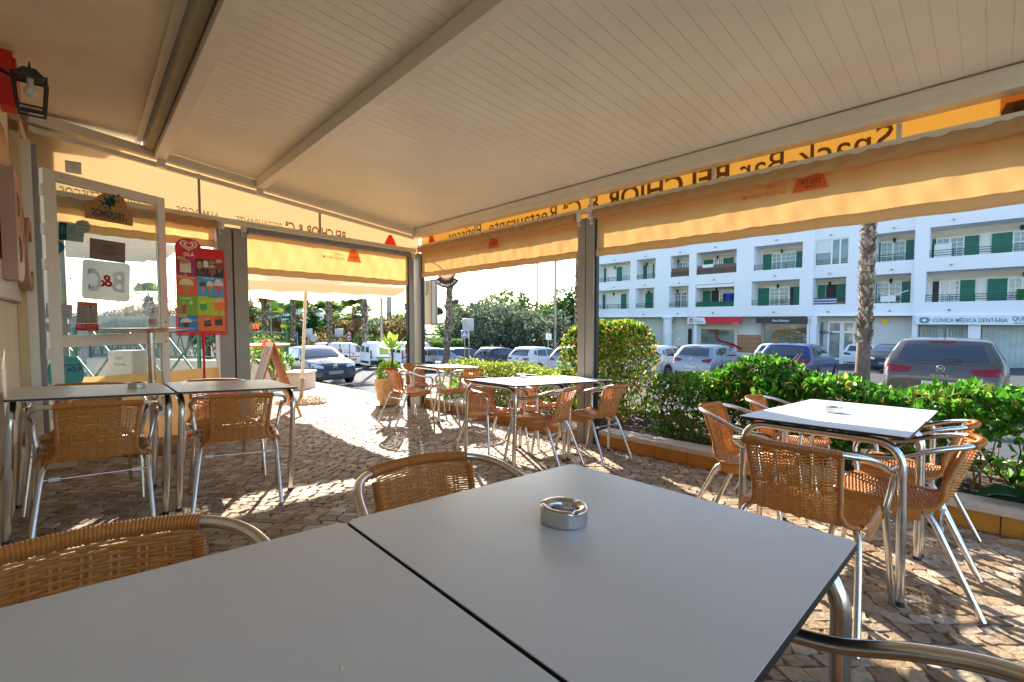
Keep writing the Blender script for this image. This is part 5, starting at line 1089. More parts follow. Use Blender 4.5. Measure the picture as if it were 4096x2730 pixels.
    if ex == 'rack': 
        mb = MB(); mb.bar(TV(o0 - 1, nf + .05, z0 + .55), TV(o1 + 1, nf + .05, z0 + .5), .05, .05); mb.bar(TV(o1 + 1, nf + .05, z0 + .5), TV(o1 + .1, nf + .15, z0 + .85), .04, .04); mb.bar(TV(o0 - 1, nf + .05, z0 + .55), TV(o0 - .4, nf + .15, z0 + .75), .04, .04); newmesh('drying_rack', [bld.matrix_world.inverted() @ v for v in mb.v], mb.f, WFR, bld); bb('hung_cloth', o0 - 1.3, o1 + 1.6, nf + .02, nf + .06, z0 + .1, z0 + .5, mat('white cloth'))
for fx_, x, y in ((z5, 290, 665), (z5, 545, 637), (z5, 817, 605), (z5, 1102, 567), (z5, 1580, 512), (z6, 237, 468), (z6, 735, 411), (z6, 1207, 350), (z5, 283, 878), (z5, 538, 862), (z5, 808, 846), (z5, 1092, 823), (z5, 1570, 793), (z6, 226, 770), (z6, 715, 740), (z6, 1188, 704), (z5, 530, 1092), (z5, 798, 1087), (z5, 1083, 1081), (z5, 1557, 1076), (z6, 213, 1073), (z6, 700, 1066), (z6, 1170, 1058)):
    a_, z = bp_(*fx_(x, y)); nf = next((s[2] for s in SG if s[0] >= a_ >= s[1]), BN); mb = MB(); mb.tube([TV(a_, nf, z), TV(a_, nf + .14, z - .02)], .06, 8); newmesh('drain_spout', [bld.matrix_world.inverted() @ v for v in mb.v], mb.f, GALV, bld, 60)
# ---- ground floor
GN = BN - 1.0; S_ = zz['S']
bb('ground_wall', 30, -16, GN - .2, GN - .4, ZB, S_, mat('ground floor render', (.68, .67, .64), .9))
bb('ceiling_slab', 30, -16, BN - .01, GN - .2, S_ - .0, S_ + .05, BW)
def shopglass(f1, x0, y0, x1, y1, n=GN, m=WGL, fr=TRIM):
    A0, Z1 = bp_(*f1(x0, y0), n); A1, Z0 = bp_(*f1(x1, y1), n); Z0 = min(Z0, -.6) - .5
    w_ = bb('shop_window', A0, A1, n - .05, n - .12, Z0, Z1, m)
    for a_, b_ in ((A0 + .25, A0), (A1, A1 - .25)): bb('window_surround', a_, b_, n + .02, n - .13, Z0 - .3, Z1 + .25, fr)
    bb('window_surround', A0, A1, n + .019, n - .128, Z1, Z1 + .25, fr); return A0, A1, Z0, Z1
SHOPG = mat('shop glass', lin(120, 128, 122), .04, 0, var=.6, vs=.6, spec=1.0)
A0, A1, Z0, Z1 = shopglass(z5, 975, 1210, 1247, 1325, GN, SHOPG)
mb = MB(); mb.tube(spline([TV(A0 - 1.6, GN + .0, Z1), TV(A0 - 1.7, GN + .0, Z1 - .9), TV(A0 - 2.6, GN + .0, Z1 - 1.2), TV(A0 - 3.8, GN + .0, Z1 - 1.7), TV(A1 + .2, GN + .0, Z1 - 1.2)], 6), .06, 5); newmesh('red_ribbon_print', [bld.matrix_world.inverted() @ v for v in mb.v], mb.f, REDINK, bld, 60)
A0, A1, Z0, Z1 = shopglass(z5, 1487, 1168, 1820, 1325, GN, SHOPG, GREYPOST)
mb = MB()
for k in range(5):
    mb.tube(spline([TV(A0 - 1.5 + .9 * math.cos(t) * (1 + .15 * k) - .25 * k, GN + .0, Z1 - 1.15 + .6 * math.sin(t * (1 + (k % 2))) * (1 + .05 * k)) for t in np.linspace(0, 6.28, 14)], 3), .03, 4)
newmesh('gold_curl_print', [bld.matrix_world.inverted() @ v for v in mb.v], mb.f, mat('gold foil', lin(206, 166, 70), .4, .6), bld, 60)
mb = MB(); put_text(mb, "Ótica D'Albufeira", TV(A0 - 2.6, GN + .0, Z1 - .75), -EA, UP, .28, 2.2, .004); newmesh('window_lettering', [bld.matrix_world.inverted() @ v for v in mb.v], mb.f, col(30, 30, 30), bld)
A0, Z1 = bp_(*z5(1255, 1252), GN); A1, _ = bp_(*z5(1465, 1252), GN)
for r_ in range(12):
    for k in range(16): bb('brick', A0 + (A1 - A0) * k / 16, A0 + (A1 - A0) * (k + .92) / 16, GN - .15, GN - .198, Z1 - .13 * (r_ + 1), Z1 - .13 * r_ - .012, mat('tan brick %d' % ((r_ * 7 + k * 3) % 3), lin(*((176, 130, 92), (186, 140, 100), (166, 120, 86))[(r_ * 7 + k * 3) % 3]), .8))
for f1, x0, x1 in ((z6, 80, 130), (z6, 880, 922), (z5, 930, 952), (z6, 1320, 1420), (z5, 1818, 1840)): bb('pillar', bp_(f1(x0, 0)[0], 1280, BN)[0], bp_(f1(x1, 0)[0], 1280, BN)[0], BN - .05, GN - .2, ZB, S_, BW)
mb = MB(); c = TV(bp_(*z5(715, 1200), BN)[0], BN - .3, 0); mb.lathe([(.42, ZB), (.42, S_ - .2), (.52, S_ - .15), (.52, S_)], 20, c); newmesh('column', [bld.matrix_world.inverted() @ v for v in mb.v], mb.f, BW, bld, 40)
A0, Z1 = bp_(*z6(225, 1155), GN); A1, Z0 = bp_(*z6(420, 1320), GN)
bb('entrance_door', A0, A1, GN - .1, GN - .19, -2.6, Z1, SHOPG)
for q in (0, .5, .58, 1): a_ = A0 + (A1 - A0) * q; bb('door_frame', a_ + .07, a_ - .07, GN - .02, GN - .098, -2.6, Z1, WFR)
for z in (Z1, Z1 - .75, -1.6): bb('door_frame', A0, A1, GN - .03, GN - .096, z - .07, z + .07, WFR)
A0, Z1 = bp_(*z5(1905, 1155), GN); A1, _ = bp_(*z5(1945, 1155), GN); bb('entrance_door', A0, A1, GN - .1, GN - .19, -2.6, Z1, SHOPG)
for x0, x1 in ((950, 1305), (1430, 2100)):
    A0, Z1 = bp_(*z6(x0, 1176), GN); A1, _ = bp_(*z6(x1, 1176), GN); bb('clinic_window', A0, A1, GN - .08, GN - .15, -2.3, Z1, SHOPG)
    for k in range(14): a_ = A0 + (A1 - A0) * (k + .5) / 14; bb('curtain_fold', a_ + .12, a_ - .12, GN - .04, GN - .07, -2.3, Z1, mat('pale sheer', lin(176, 190, 186), .4, spec=.9, var=.2, vs=1))
bb('doorway', bp_(*z5(905, 0), GN)[0], bp_(*z5(930, 0), GN)[0], GN - .1, GN - .198, ZB, .55, DARK); bb('doorway', bp_(*z5(555, 0), GN)[0], bp_(*z5(600, 0), GN)[0], GN - .1, GN - .198, ZB, .5, TRIM)
for f1, x, y in ((z5, 760, 1155), (z6, 665, 1150)): a_, z = bp_(*f1(x, y), GN - .19); mb = MB(); mb.tube([TV(a_, GN - .2, z), TV(a_, GN - .12, z)], .2, 16); newmesh('wall_medallion', [bld.matrix_world.inverted() @ v for v in mb.v], mb.f, mat('gold foil'), bld, 40)
# ---- shop signs (things of their own)
def shopsign(label, f1, x0, y0, x1, y1, m, nm='shop_sign'):
    A0, Z1 = bp_(*f1(x0, y0), BN + .25); A1, Z0 = bp_(*f1(x1, y1), BN + .25); o = thing(nm, label, 'sign', TV((A0 + A1) / 2, BN + .12, Z0)); bpy.context.view_layer.update(); mb = MB(); mb.prism([TV(A0, BN + .02, 0), TV(A1, BN + .02, 0), TV(A1, BN + .2, 0), TV(A0, BN + .2, 0)], UP, Z0, Z1); mb.build('box', m, o, 20, world=True); return o, A0, A1, Z0, Z1
o, A0, A1, Z0, Z1 = shopsign('red and white shop sign with a round logo on the apartment building', z5, 880, 1120, 1297, 1170, col(206, 22, 40)); H_ = Z1 - Z0; NS = BN + .21
mb = MB(); mb.quad(*[TV(a_, NS, z) for a_, z in ((A0, Z0), (A0 - 3.4 * H_ * .9, Z0), (A0 - 3.3 * H_ * .9, (Z0 + Z1) / 2), (A0 - 3.1 * H_ * .9, Z1), (A0, Z1))]); mb.build('white_field', SIGNW, o, None, world=True)
mb = MB(); c = TV(A0 - .62 * H_, NS + .01, Z0 + .52 * H_); mb.disc(c, .36 * H_, EN, 24); mb.build('logo_disc', col(206, 22, 50), o, None, world=True)
mb = MB(); put_text(mb, 'Ldc', c + EN * .01 - UP * .12 * H_, -EA, UP, .28 * H_, .5 * H_, .02, 'C'); mb.build('logo_text', SIGNW, o, None, world=True)
mb = MB(); put_text(mb, 'loja do', TV(A0 - 1.1 * H_, NS + .01, Z0 + .55 * H_), -EA, UP, .2 * H_, 1.0 * H_, 0); put_text(mb, 'condomínio', TV(A0 - 1.1 * H_, NS + .01, Z0 + .25 * H_), -EA, UP, .2 * H_, 1.7 * H_, .015); mb.build('lettering', col(40, 60, 90), o, None, world=True)
mb = MB(); put_text(mb, 'Albufeira', TV(A1 + .15, NS + .01, Z0 + .08 * H_), -EA, UP, .13 * H_, .9 * H_, .01, 'R'); mb.build('lettering', SIGNW, o, None, world=True)
o, A0, A1, Z0, Z1 = shopsign('dark optician shop sign with white script on the apartment building', z5, 1418, 1120, 1818, 1166, mat('dark sign', lin(56, 50, 52), .5, var=.3, vs=1)); H_ = Z1 - Z0
mb = MB(); put_text(mb, "Ótica D'Albufeira", TV((A0 + A1) / 2, NS + .01, Z0 + .3 * H_), -EA, UP, .35 * H_, 2.6 * H_, .012, 'C'); mb.build('lettering', SIGNW, o, None, world=True)
o, A0, A1, Z0, Z1 = shopsign('long white dental clinic sign with teal letters at the right', z6, 905, 1105, 2250, 1150, mat('white sign board', (.74, .78, .8), .5)); Z0_ = bp_(*z6(905, 1173), BN + .25)[1]
bpy.data.objects.remove(o.children[0]); mb = MB(); mb.prism([TV(A0, BN + .02, 0), TV(A1, BN + .02, 0), TV(A1, BN + .2, 0), TV(A0, BN + .2, 0)], UP, Z0_, Z1); mb.build('box', mat('white sign board'), o, 20, world=True); H_ = Z1 - Z0_
TL = col(40, 120, 130)
sx = lambda x: bp_(*z6(x, 1140), NS)[0]
mb = MB(); put_text(mb, 'CLÍNICA MÉDICA DENTÁRIA', TV(sx(1042), NS + .01, Z0_ + .28 * H_), -EA, UP, .42 * H_, sx(1042) - sx(1630), .006); mb.build('lettering', TL, o, None, world=True)
mb = MB(); put_text(mb, 'QUI', TV(sx(1665), NS + .01, Z0_ + .45 * H_), -EA, UP, .44 * H_, sx(1665) - sx(1757), .01); mb.build('lettering', TL, o, None, world=True)
mb = MB(); put_text(mb, 'DIRETO', TV(sx(1680), NS + .01, Z0_ + .12 * H_), -EA, UP, .16 * H_, sx(1680) - sx(1768), .004); mb.build('lettering', TL, o, None, world=True)
mb = MB()
for k in range(3): mb.tube([TV(sx(976 + 8 * (k - 1)) + .38 * H_ * math.cos(t) * (.7 + .3 * math.sin(2 * t + k) ** 2), NS + .02, Z0_ + .5 * H_ + .3 * H_ * math.sin(t)) for t in np.linspace(0, 6.283, 25)], .018, 4, False)
mb.build('tooth_logo', TL, o, 60, world=True)
# ================================================================ CARS
CGL = mat('car glass', (.018, .022, .025), .03, 0, spec=1.0, coat=.6)
TYRE = mat('tyre rubber', (.02, .02, .021), .8); RIM = mat('alloy rim', (.55, .55, .56), .3, .9); DKP = mat('dark car plastic', (.03, .03, .032), .6)
TAIL = mat('red lamp glass', lin(120, 4, 8), .15, spec=.5, coat=.3); CLEAR = mat('clear lamp glass', (.6, .62, .64), .08, .4, spec=1, coat=.8); PLATE = mat('number plate', lin(196, 200, 204), .5); PLATEG = mat('blurred plate', lin(128, 134, 144), .5)
def paint(name, c=(200, 200, 200), metal=.25): return mat('paint ' + name, lin(*c), .4, metal, var=.06, vs=1.5, coat=.55, spec=.4)
PROF = {
 'hatch': dict(top=[(0, .44), (.004, .50), (.018, .60), (.045, .70), (.085, .84), (.125, .955), (.16, .98), (.25, .995), (.38, 1), (.5, .975), (.58, .91), (.66, .79), (.735, .672), (.78, .655), (.88, .61), (.95, .55), (.985, .48), (1, .36)], belt=.655, tum=.235),
 'van': dict(top=[(0, .60), (.003, .80), (.02, .95), (.05, .985), (.15, 1), (.4, 1), (.55, .985), (.64, .93), (.72, .80), (.80, .655), (.84, .63), (.93, .56), (.98, .47), (1, .34)], belt=.58, tum=.12),
 'sedan': dict(top=[(0, .44), (.01, .60), (.03, .66), (.12, .69), (.16, .705), (.22, .80), (.30, .94), (.4, .99), (.47, 1), (.55, .975), (.62, .9), (.70, .77), (.76, .68), (.85, .645), (.93, .58), (.98, .48), (1, .36)], belt=.665, tum=.25)}
def make_car(label, cat, kind, L, W, H, pm, heading, anchor, front=False, detail=(), wheels=True, arch=None, group=None, rim=RIM, nm='parked_car'):
    pr = PROF[kind]; hd = Vector((heading[0], heading[1], 0)).normalized(); rt = Vector((hd.y, -hd.x, 0)); c = Vector(anchor) - hd * (L / 2 if front else -L / 2)
    f_ = c + hd * L * .3; r_ = c - hd * L * .3; c.z = (road_z(f_.x, f_.y) + road_z(r_.x, r_.y)) / 2; slope = (road_z(f_.x, f_.y) - road_z(r_.x, r_.y)) / (L * .6)
    hv = (hd + UP * slope).normalized(); uv = rt.cross(hv).normalized(); m = Matrix.Translation(c) @ Matrix((rt, hv, uv)).transposed().to_4x4()
    o = thing(nm, label, cat, m, group); ty, tz = [p[0] for p in pr['top']], [p[1] for p in pr['top']]
    st = sorted(set(list(np.linspace(0, .2, 18)) + list(np.linspace(.2, .55, 10)) + list(np.linspace(.55, .85, 16)) + list(np.linspace(.85, 1, 10)) + ty)); zs = .2; V = []; F = []
    for u in st:
        y = (u - .5) * L; top = float(np.interp(u, ty, tz)) * H; e = abs(2 * u - 1); w = W / 2 * (1 - .10 * e ** 5 - (.05 * e ** 14)); 
        sl = zs + .06 * max(0, (e - .75) / .25) ** 2; zb = min(pr['belt'] * H + .03 * (1 - u), top - .05); D = max(top - .05 - zb, .004); g = min(1, D / (.28 * H)); wt = w * (.955 - (pr['tum']) * g); wtop = wt - .05 * g
        pts = [(w * .88, sl), (w * .965, sl + .05), (w * .985, sl + (zb - sl) * .35), (w, sl + (zb - sl) * .62), (w * .985, zb - .05), (w * .955, zb)]
        for k in (.25, .5, .75, 1): pts.append((w * .955 + (wt - w * .955) * (k ** 1.15), zb + D * k))
        pts += [(wt * .93, top - .022), (wt * .75, top - .006), (wt * .4, top + .004), (0, top + .008)]
        V += [(x, y, z) for x, z in pts] + [(-x, y, z) for x, z in pts[-2::-1]]
    n = 27
    for i in range(len(st) - 1):
        for k in range(n - 1): F.append((i * n + k, i * n + k + 1, (i + 1) * n + k + 1, (i + 1) * n + k))
        F.append((i * n + n - 1, i * n, (i + 1) * n, (i + 1) * n + n - 1))
    F += [tuple(range(n))[::-1], tuple((len(st) - 1) * n + k for k in range(n))]
    F = [q[::-1] for q in F]
    newmesh('body', V, F, pm, o, 42); bv = BVHTree.FromPolygons([Vector(v) for v in V], F)
    def patch(name, side, q, mt, nx=6, ny=5, off=.006, parent=None):
        P = []; 
        for j in range(ny + 1):
            for i in range(nx + 1):
                a_, b_ = i / nx, j / ny; q0 = (q[0][0] * (1 - a_) + q[1][0] * a_, q[0][1] * (1 - a_) + q[1][1] * a_); q1 = (q[3][0] * (1 - a_) + q[2][0] * a_, q[3][1] * (1 - a_) + q[2][1] * a_); s_, z_ = q0[0] * (1 - b_) + q1[0] * b_, q0[1] * (1 - b_) + q1[1] * b_
                if side in 'LR': sx = 1 if side == 'R' else -1; org, d = Vector((sx * 3, (s_ - .5) * L, z_ * H)), Vector((-sx, 0, 0))
                elif side == 'B': org, d = Vector((s_ * W / 2, -L, z_ * H)), Vector((0, 1, 0))
                elif side == 'F': org, d = Vector((s_ * W / 2, L, z_ * H)), Vector((0, -1, 0))
                else: org, d = Vector((s_ * W / 2, (z_ - .5) * L, 4)), Vector((0, 0, -1))
                h = bv.ray_cast(org, d)
                if h[0] is None: return None
                nr = h[1] if h[1].dot(d) < 0 else -h[1]; P.append(h[0] + nr * off)
        ff = [(j * (nx + 1) + i, j * (nx + 1) + i + 1, (j + 1) * (nx + 1) + i + 1, (j + 1) * (nx + 1) + i) for j in range(ny) for i in range(nx)]
        return newmesh(name, P, ff, mt, parent or o, 60)
    o['patch'] = 1; del o['patch']
    b_ = pr['belt'] + .035
    if kind == 'hatch':
        for s in 'LR':
            patch('side_window', s, [(.19, b_ + .015), (.365, b_ + .0), (.365, .925), (.215, .90)], CGL); patch('side_window', s, [(.38, b_), (.60, b_ - .005), (.545, .92), (.38, .93)], CGL); patch('side_window', s, [(.125, b_ + .07), (.178, b_ + .03), (.195, .885), (.15, .87)], CGL)
            patch('door_seam', s, [(.371, .3), (.375, .3), (.375, .66), (.371, .66)], DKP, 1, 6, .004); patch('door_seam', s, [(.205, .4), (.209, .4), (.195, .66), (.191, .66)], DKP, 1, 6, .004); patch('door_handle', s, [(.235, .56), (.275, .56), (.275, .58), (.235, .58)], pm, 2, 1, .03)
        patch('rear_window', 'B', [(-.70, .69), (.70, .69), (.60, .90), (-.60, .90)], CGL, 10, 6)
        patch('windscreen', 'F', [(-.72, .72), (.72, .72), (.60, .93), (-.60, .93)], CGL, 10, 6)
        patch('rear_bumper', 'B', [(-.86, .155), (.86, .155), (.88, .25), (-.88, .25)], DKP, 8, 2); patch('number_plate', 'B', [(-.28, .36), (.28, .36), (.28, .44), (-.28, .44)], PLATE, 4, 1)
        for s in (-1, 1): patch('tail_lamp', 'B', [(s * .9, .525), (s * .5, .54), (s * .44, .60), (s * .86, .635)], TAIL, 6, 3, .008); patch('tail_lamp', 'R' if s > 0 else 'L', [(.012, .52), (.085, .56), (.07, .645), (.02, .655)], TAIL, 4, 3, .008)
        patch('brake_light', 'B', [(-.2, .925), (.2, .925), (.2, .945), (-.2, .945)], TAIL, 3, 1); patch('tailgate_seam', 'B', [(-.8, .655), (.8, .655), (.8, .662), (-.8, .662)], DKP, 6, 1, .004)
        mb = MB(); mb.bar((.0, -L * .47, H * .72), (.28, -L * .462, H * .725), .02, .02); mb.build('wiper', DKP, o, 20)
        mb = MB(); mb.tube([(0, -L * .30, H * 1.0), (0, -L * .36, H * 1.12)], [.012, .004], 6); mb.build('aerial', DKP, o, 50)
    elif kind == 'van':
        for s in 'LR': patch('side_window', s, [(.62, .60), (.755, .60), (.69, .85), (.62, .87)], CGL); patch('rub_strip', s, [(.03, .42), (.75, .42), (.75, .45), (.03, .45)], DKP, 8, 1, .008); patch('door_seam', s, [(.60, .2), (.604, .2), (.604, .9), (.60, .9)], DKP, 1, 6, .004); patch('door_seam', s, [(.33, .2), (.334, .2), (.334, .9), (.33, .9)], DKP, 1, 6, .004); patch('door_handle', s, [(.55, .5), (.575, .5), (.575, .57), (.55, .57)], DKP, 1, 2, .012); patch('bumper', s, [(0.01, .16), (.13, .16), (.12, .33), (.01, .33)], DKP, 4, 2, .008)
        patch('rear_bumper', 'B', [(-.9, .12), (.9, .12), (.9, .30), (-.9, .30)], DKP, 8, 2)
        for s in (-1, 1): patch('tail_lamp', 'B', [(s * .93, .40), (s * .74, .40), (s * .74, .70), (s * .93, .70)], TAIL, 3, 5, .01); patch('tail_lamp', 'R' if s > 0 else 'L', [(.005, .40), (.03, .40), (.03, .70), (.008, .70)], TAIL, 2, 4, .01); patch('rear_door_window', 'B', [(s * .12, .62), (s * .66, .62), (s * .6, .86), (s * .12, .86)], CGL, 4, 4)
        patch('windscreen', 'F', [(-.75, .70), (.75, .70), (.65, .93), (-.65, .93)], CGL, 8, 5)
    else:
        for s in 'LR': patch('side_window', s, [(.25, b_ + .02), (.42, b_), (.42, .925), (.31, .90)], CGL); patch('side_window', s, [(.435, b_), (.66, b_), (.57, .92), (.435, .93)], CGL)
        patch('rear_window', 'B', [(-.66, .73), (.66, .73), (.56, .92), (-.56, .92)], CGL, 8, 5); patch('windscreen', 'F', [(-.74, .72), (.74, .72), (.6, .93), (-.6, .93)], CGL, 10, 6)
    if front:
        for s in (-1, 1): patch('headlamp', 'F', [(s * .92, .47), (s * .48, .44), (s * .5, .50), (s * .88, .56)], CLEAR, 6, 4, .008); patch('fog_lamp_recess', 'F', [(s * .97, .2), (s * .8, .2), (s * .8, .28), (s * .95, .34)], DKP, 3, 3, .008)
        patch('grille', 'F', [(-.62, .22), (.62, .22), (.48, .38), (-.48, .38)], DKP, 8, 4, .01); patch('upper_grille', 'F', [(-.4, .405), (.4, .405), (.36, .46), (-.36, .46)], DKP, 8, 3, .008); patch('number_plate', 'F', [(-.3, .29), (.3, .29), (.3, .365), (-.3, .365)], PLATEG, 4, 1, .022); patch('lower_lip', 'F', [(-.8, .15), (.8, .15), (.8, .19), (-.8, .19)], DKP, 8, 1, .01)
        for s in (-1, 1): mb = MB(); mb.sphere((s * (W / 2 + .06), L * .17, H * .68), .09, 6, (1, .6, .75)); mb.build('door_mirror', pm, o, 60)
        patch('bonnet_crease', 'T', [(-.5, .80), (-.47, .80), (-.38, .95), (-.4, .95)], pm, 1, 5, .012); patch('bonnet_crease', 'T', [(.47, .80), (.5, .80), (.4, .95), (.38, .95)], pm, 1, 5, .012)
    if wheels:
        wr = .31 if kind != 'van' else .32
        for fy in (.20, .81) if kind != 'van' else (.19, .80):
            for s in (-1, 1):
                y = (fy - .5) * L; x = s * (W / 2 - .085)
                mb = MB(); c_ = []; 
                for i in range(24):
                    a_ = 2 * math.pi * i / 24; h = bv.ray_cast(Vector((s * 3, y + (wr + .065) * math.cos(a_), max(.21, wr + (wr + .065) * math.sin(a_)))), Vector((-s, 0, 0))); c_.append((h[0] if h[0] else Vector((s * W / 2 * .95, y + (wr + .065) * math.cos(a_), max(.21, wr + (wr + .065) * math.sin(a_))))) + Vector((s * .007, 0, 0)))
                mb.quad(*(c_ if s > 0 else c_[::-1])); mb.build('wheel_arch', arch or DKP, o, None)
                mx = Matrix.Rotation(R(90) * s, 3, 'Y'); mb = MB(); mb.lathe([(wr * .66, .0), (wr * .7, .1), (wr * .93, .105), (wr, .07), (wr, -.08)], 28, (x, y, wr), mx); w_ = mb.build('wheel', TYRE, o, 50)
                mb = MB(); mb.lathe([(.0001, .085), (wr * .18, .085), (wr * .2, .06), (wr * .6, .05), (wr * .69, .1), (wr * .66, .04)], 28, (x, y, wr), mx); mb.build('rim', mat('rim shade', (.12, .12, .125), .5), w_, 40)
                mb = MB()
                for k in range(7): a_ = 2 * math.pi * k / 7; mb.bar(mx @ Vector((wr * .1 * math.cos(a_), wr * .1 * math.sin(a_), .088)) + Vector((x, y, wr)), mx @ Vector((wr * .67 * math.cos(a_), wr * .67 * math.sin(a_), .092)) + Vector((x, y, wr)), .05, .02, (s, 0, 0))
                mb.build('spokes', rim, w_, 30)
    for d_ in detail: d_(o, patch, bv, L, W, H)
    return o
HB = -EN
def car_at(x, Y): p = atY(x, HZP, Y); p.z = 0; return p
def emb(txt, z, wd, h=.05, m=None):
    def f(o, patch, bv, L, W, H):
        mb = MB(); hh = bv.ray_cast(Vector((0, -L, z * H)), Vector((0, 1, 0))); put_text(mb, txt, hh[0] + Vector((-wd / 2, -.012, 0)), (1, 0, 0), UP, h, wd, .02); mb.build('badge_text', m or RIM, o, None)
    return f
def ringlogo(z, r, face='B', txt=None, m=None):
    def f(o, patch, bv, L, W, H):
        s = -1 if face == 'B' else 1; hh = bv.ray_cast(Vector((0, s * L, z * H)), Vector((0, -s, 0))); c = hh[0] + Vector((0, s * .015, 0)); mb = MB(); mb.tube([c + Vector((r * math.cos(k), 0, r * math.sin(k) * (1 if face == 'B' else .7))) for k in np.linspace(0, 6.283, 25)], r * .13, 6, False); mb.build('badge_ring', RIM, o, 60)
        if txt: mb = MB(); put_text(mb, txt, c - UP * r * .42, (-s, 0, 0), UP, r * .85, r * 1.3, .05, 'C'); mb.build('badge_letter', RIM, o, None)
        elif face == 'F':
            for a_, b_ in ((.35, .62), (.9, .25)): mb = MB(); mb.tube([c + Vector((r * a_ * math.cos(k), .004, r * b_ * math.sin(k) + (0 if a_ < .5 else r * .3))) for k in np.linspace(0, 6.283, 21)], r * .1, 5, False); mb.build('badge_oval', RIM, o, 60)
    return f
def diamond(z):
    def f(o, patch, bv, L, W, H):
        hh = bv.ray_cast(Vector((0, -L, z * H)), Vector((0, 1, 0))); c = hh[0] + Vector((0, -.015, 0)); mb = MB(); mb.tube([c + Vector(q) for q in ((0, 0, .085), (.05, 0, 0), (0, 0, -.085), (-.05, 0, 0), (0, 0, .085))], .014, 5, False); mb.build('badge_diamond', RIM, o, 40)
    return f
def chevron(z):
    def f(o, patch, bv, L, W, H):
        hh = bv.ray_cast(Vector((0, -L, z * H)), Vector((0, 1, 0))); c = hh[0] + Vector((0, -.015, 0))
        for dz in (0, -.05): mb = MB(); mb.tube([c + Vector((-.08, 0, -.05 + dz)), c + Vector((0, 0, .03 + dz)), c + Vector((.08, 0, -.05 + dz))], .013, 5); mb.build('badge_chevron', DKP, o, 40)
    return f
HN = [HB.x, HB.y]
make_car('brownish grey hatchback with round rear badge parked at the right edge', 'car', 'hatch', 4.26, 1.79, 1.47, paint('taupe grey', (84, 79, 75), .3), HN, car_at(3768, 8.3), detail=[ringlogo(.60, .058, 'B', 'VW'), emb('GOLF', .50, .26, .035)])
make_car('dark blue hatchback with red tail lamps parked left of the palm trunk', 'car', 'hatch', 4.06, 1.78, 1.44, paint('deep blue', (28, 54, 104), .3), HN, car_at(3132, 15.6), detail=[emb('IBIZA', .46, .4, .04)])
make_car('silver hatchback with a diamond badge parked beside the hedge mound', 'car', 'hatch', 4.05, 1.73, 1.45, paint('silver', (150, 154, 162), .5), HN, car_at(2765, 17.6), detail=[diamond(.585), emb('CLIO', .48, .32, .04)])
make_car('white compact car with chevron badge parked behind the low hedge', 'car', 'hatch', 4.0, 1.75, 1.47, paint('white', (206, 208, 210), 0), HN, car_at(2064, 23.6), detail=[chevron(.60)], arch=DKP)
make_car('dark blue small hatchback left of the white compact car', 'car', 'hatch', 4.0, 1.74, 1.48, paint('slate blue', (34, 42, 62), .3), HN, car_at(1917, 28.0))
make_car('greyish blue hatchback parked left of the dark blue one', 'car', 'hatch', 4.2, 1.78, 1.46, paint('grey blue', (44, 64, 104), .3), HN, car_at(1762, 29.5))
make_car('lighter blue car half hidden behind the corner post', 'car', 'hatch', 4.2, 1.78, 1.50, paint('mid blue', (66, 94, 146), .3), HN, car_at(1668, 31.5))
make_car('silver car half hidden by the tall clipped shrub', 'car', 'hatch', 4.1, 1.76, 1.46, paint('silver'), HN, car_at(2240, 20.5))
make_car('white car between the clipped shrub and the silver hatchback', 'car', 'hatch', 4.1, 1.76, 1.45, paint('white'), HN, car_at(2560, 19.6))
make_car('white car roof showing behind the dark blue hatchback', 'car', 'hatch', 4.2, 1.78, 1.50, paint('white'), HN, car_at(3080, 24.5), wheels=False)
make_car('dark car far behind near the white column of the building', 'car', 'hatch', 4.1, 1.76, 1.45, paint('charcoal', (44, 46, 50), .3), HN, car_at(2655, 29), wheels=False)
make_car('small white car behind the palm trunk before the building', 'car', 'hatch', 4.1, 1.76, 1.5, paint('white'), HN, car_at(3440, 27), wheels=False)
make_car('black saloon facing the viewer right of the palm trunk', 'car', 'sedan', 4.6, 1.82, 1.43, paint('black', (24, 26, 30), .2), [EN.x, EN.y], car_at(3550, 21.5), front=True, detail=[ringlogo(.50, .05, 'F')])
make_car('dark grey hatchback with its front to the viewer beside the parasol', 'car', 'hatch', 3.94, 1.75, 1.49, paint('graphite', (30, 35, 42), .05), [-EA.x, -EA.y], car_at(1342, 16.6), front=True, detail=[ringlogo(.485, .075, 'F')], nm='parked_car')
make_car('silver car partly hidden behind the corner post and vans', 'car', 'hatch', 4.1, 1.76, 1.45, paint('silver'), HN, car_at(1632, 27.0))
def vanlogo(kind):
    def f(o, patch, bv, L, W, H):
        def T(txt, u, z, h, wd, m, b=.01):
            mb = MB(); put_text(mb, txt, (W / 2 + .03, (u - .5) * L, z * H), (0, 1, 0), UP, h, wd, b); mb.build('lettering', m, o, None)
        if kind == 'ldc':
            patch('red_stripe', 'R', [(.05, .42), (.10, .42), (.14, .97), (.07, .97)], REDINK, 3, 8, .008); patch('red_sweep', 'R', [(.3, .17), (.62, .3), (.62, .36), (.36, .2)], REDINK, 5, 2, .008)
            mb = MB(); mb.disc((W / 2 + .02, (.32 - .5) * L, H * .66), .17, (1, 0, 0), 24); mb.build('logo_disc', col(206, 22, 50), o, None); T('Ldc', .275, .63, .12, .2, SIGNW, .02); T('loja do', .40, .68, .09, .34, col(60, 70, 90), 0); T('condomínio', .40, .59, .09, .62, col(40, 60, 90))
        else:
            patch('green_panel', 'R', [(.16, .55), (.62, .55), (.62, .86), (.16, .86)], col(140, 160, 40), 6, 4, .008); T('Casa', .32, .74, .16, .55, col(240, 246, 220), .01); T('Inv', .30, .60, .16, .42, col(240, 246, 220), .01)
            for k, u in enumerate((.12, .18)): patch('green_mark', 'R', [(u, .33), (u + .045, .33), (u + .045, .42), (u, .42)], col(120, 200, 40), 1, 1, .01)
    return f
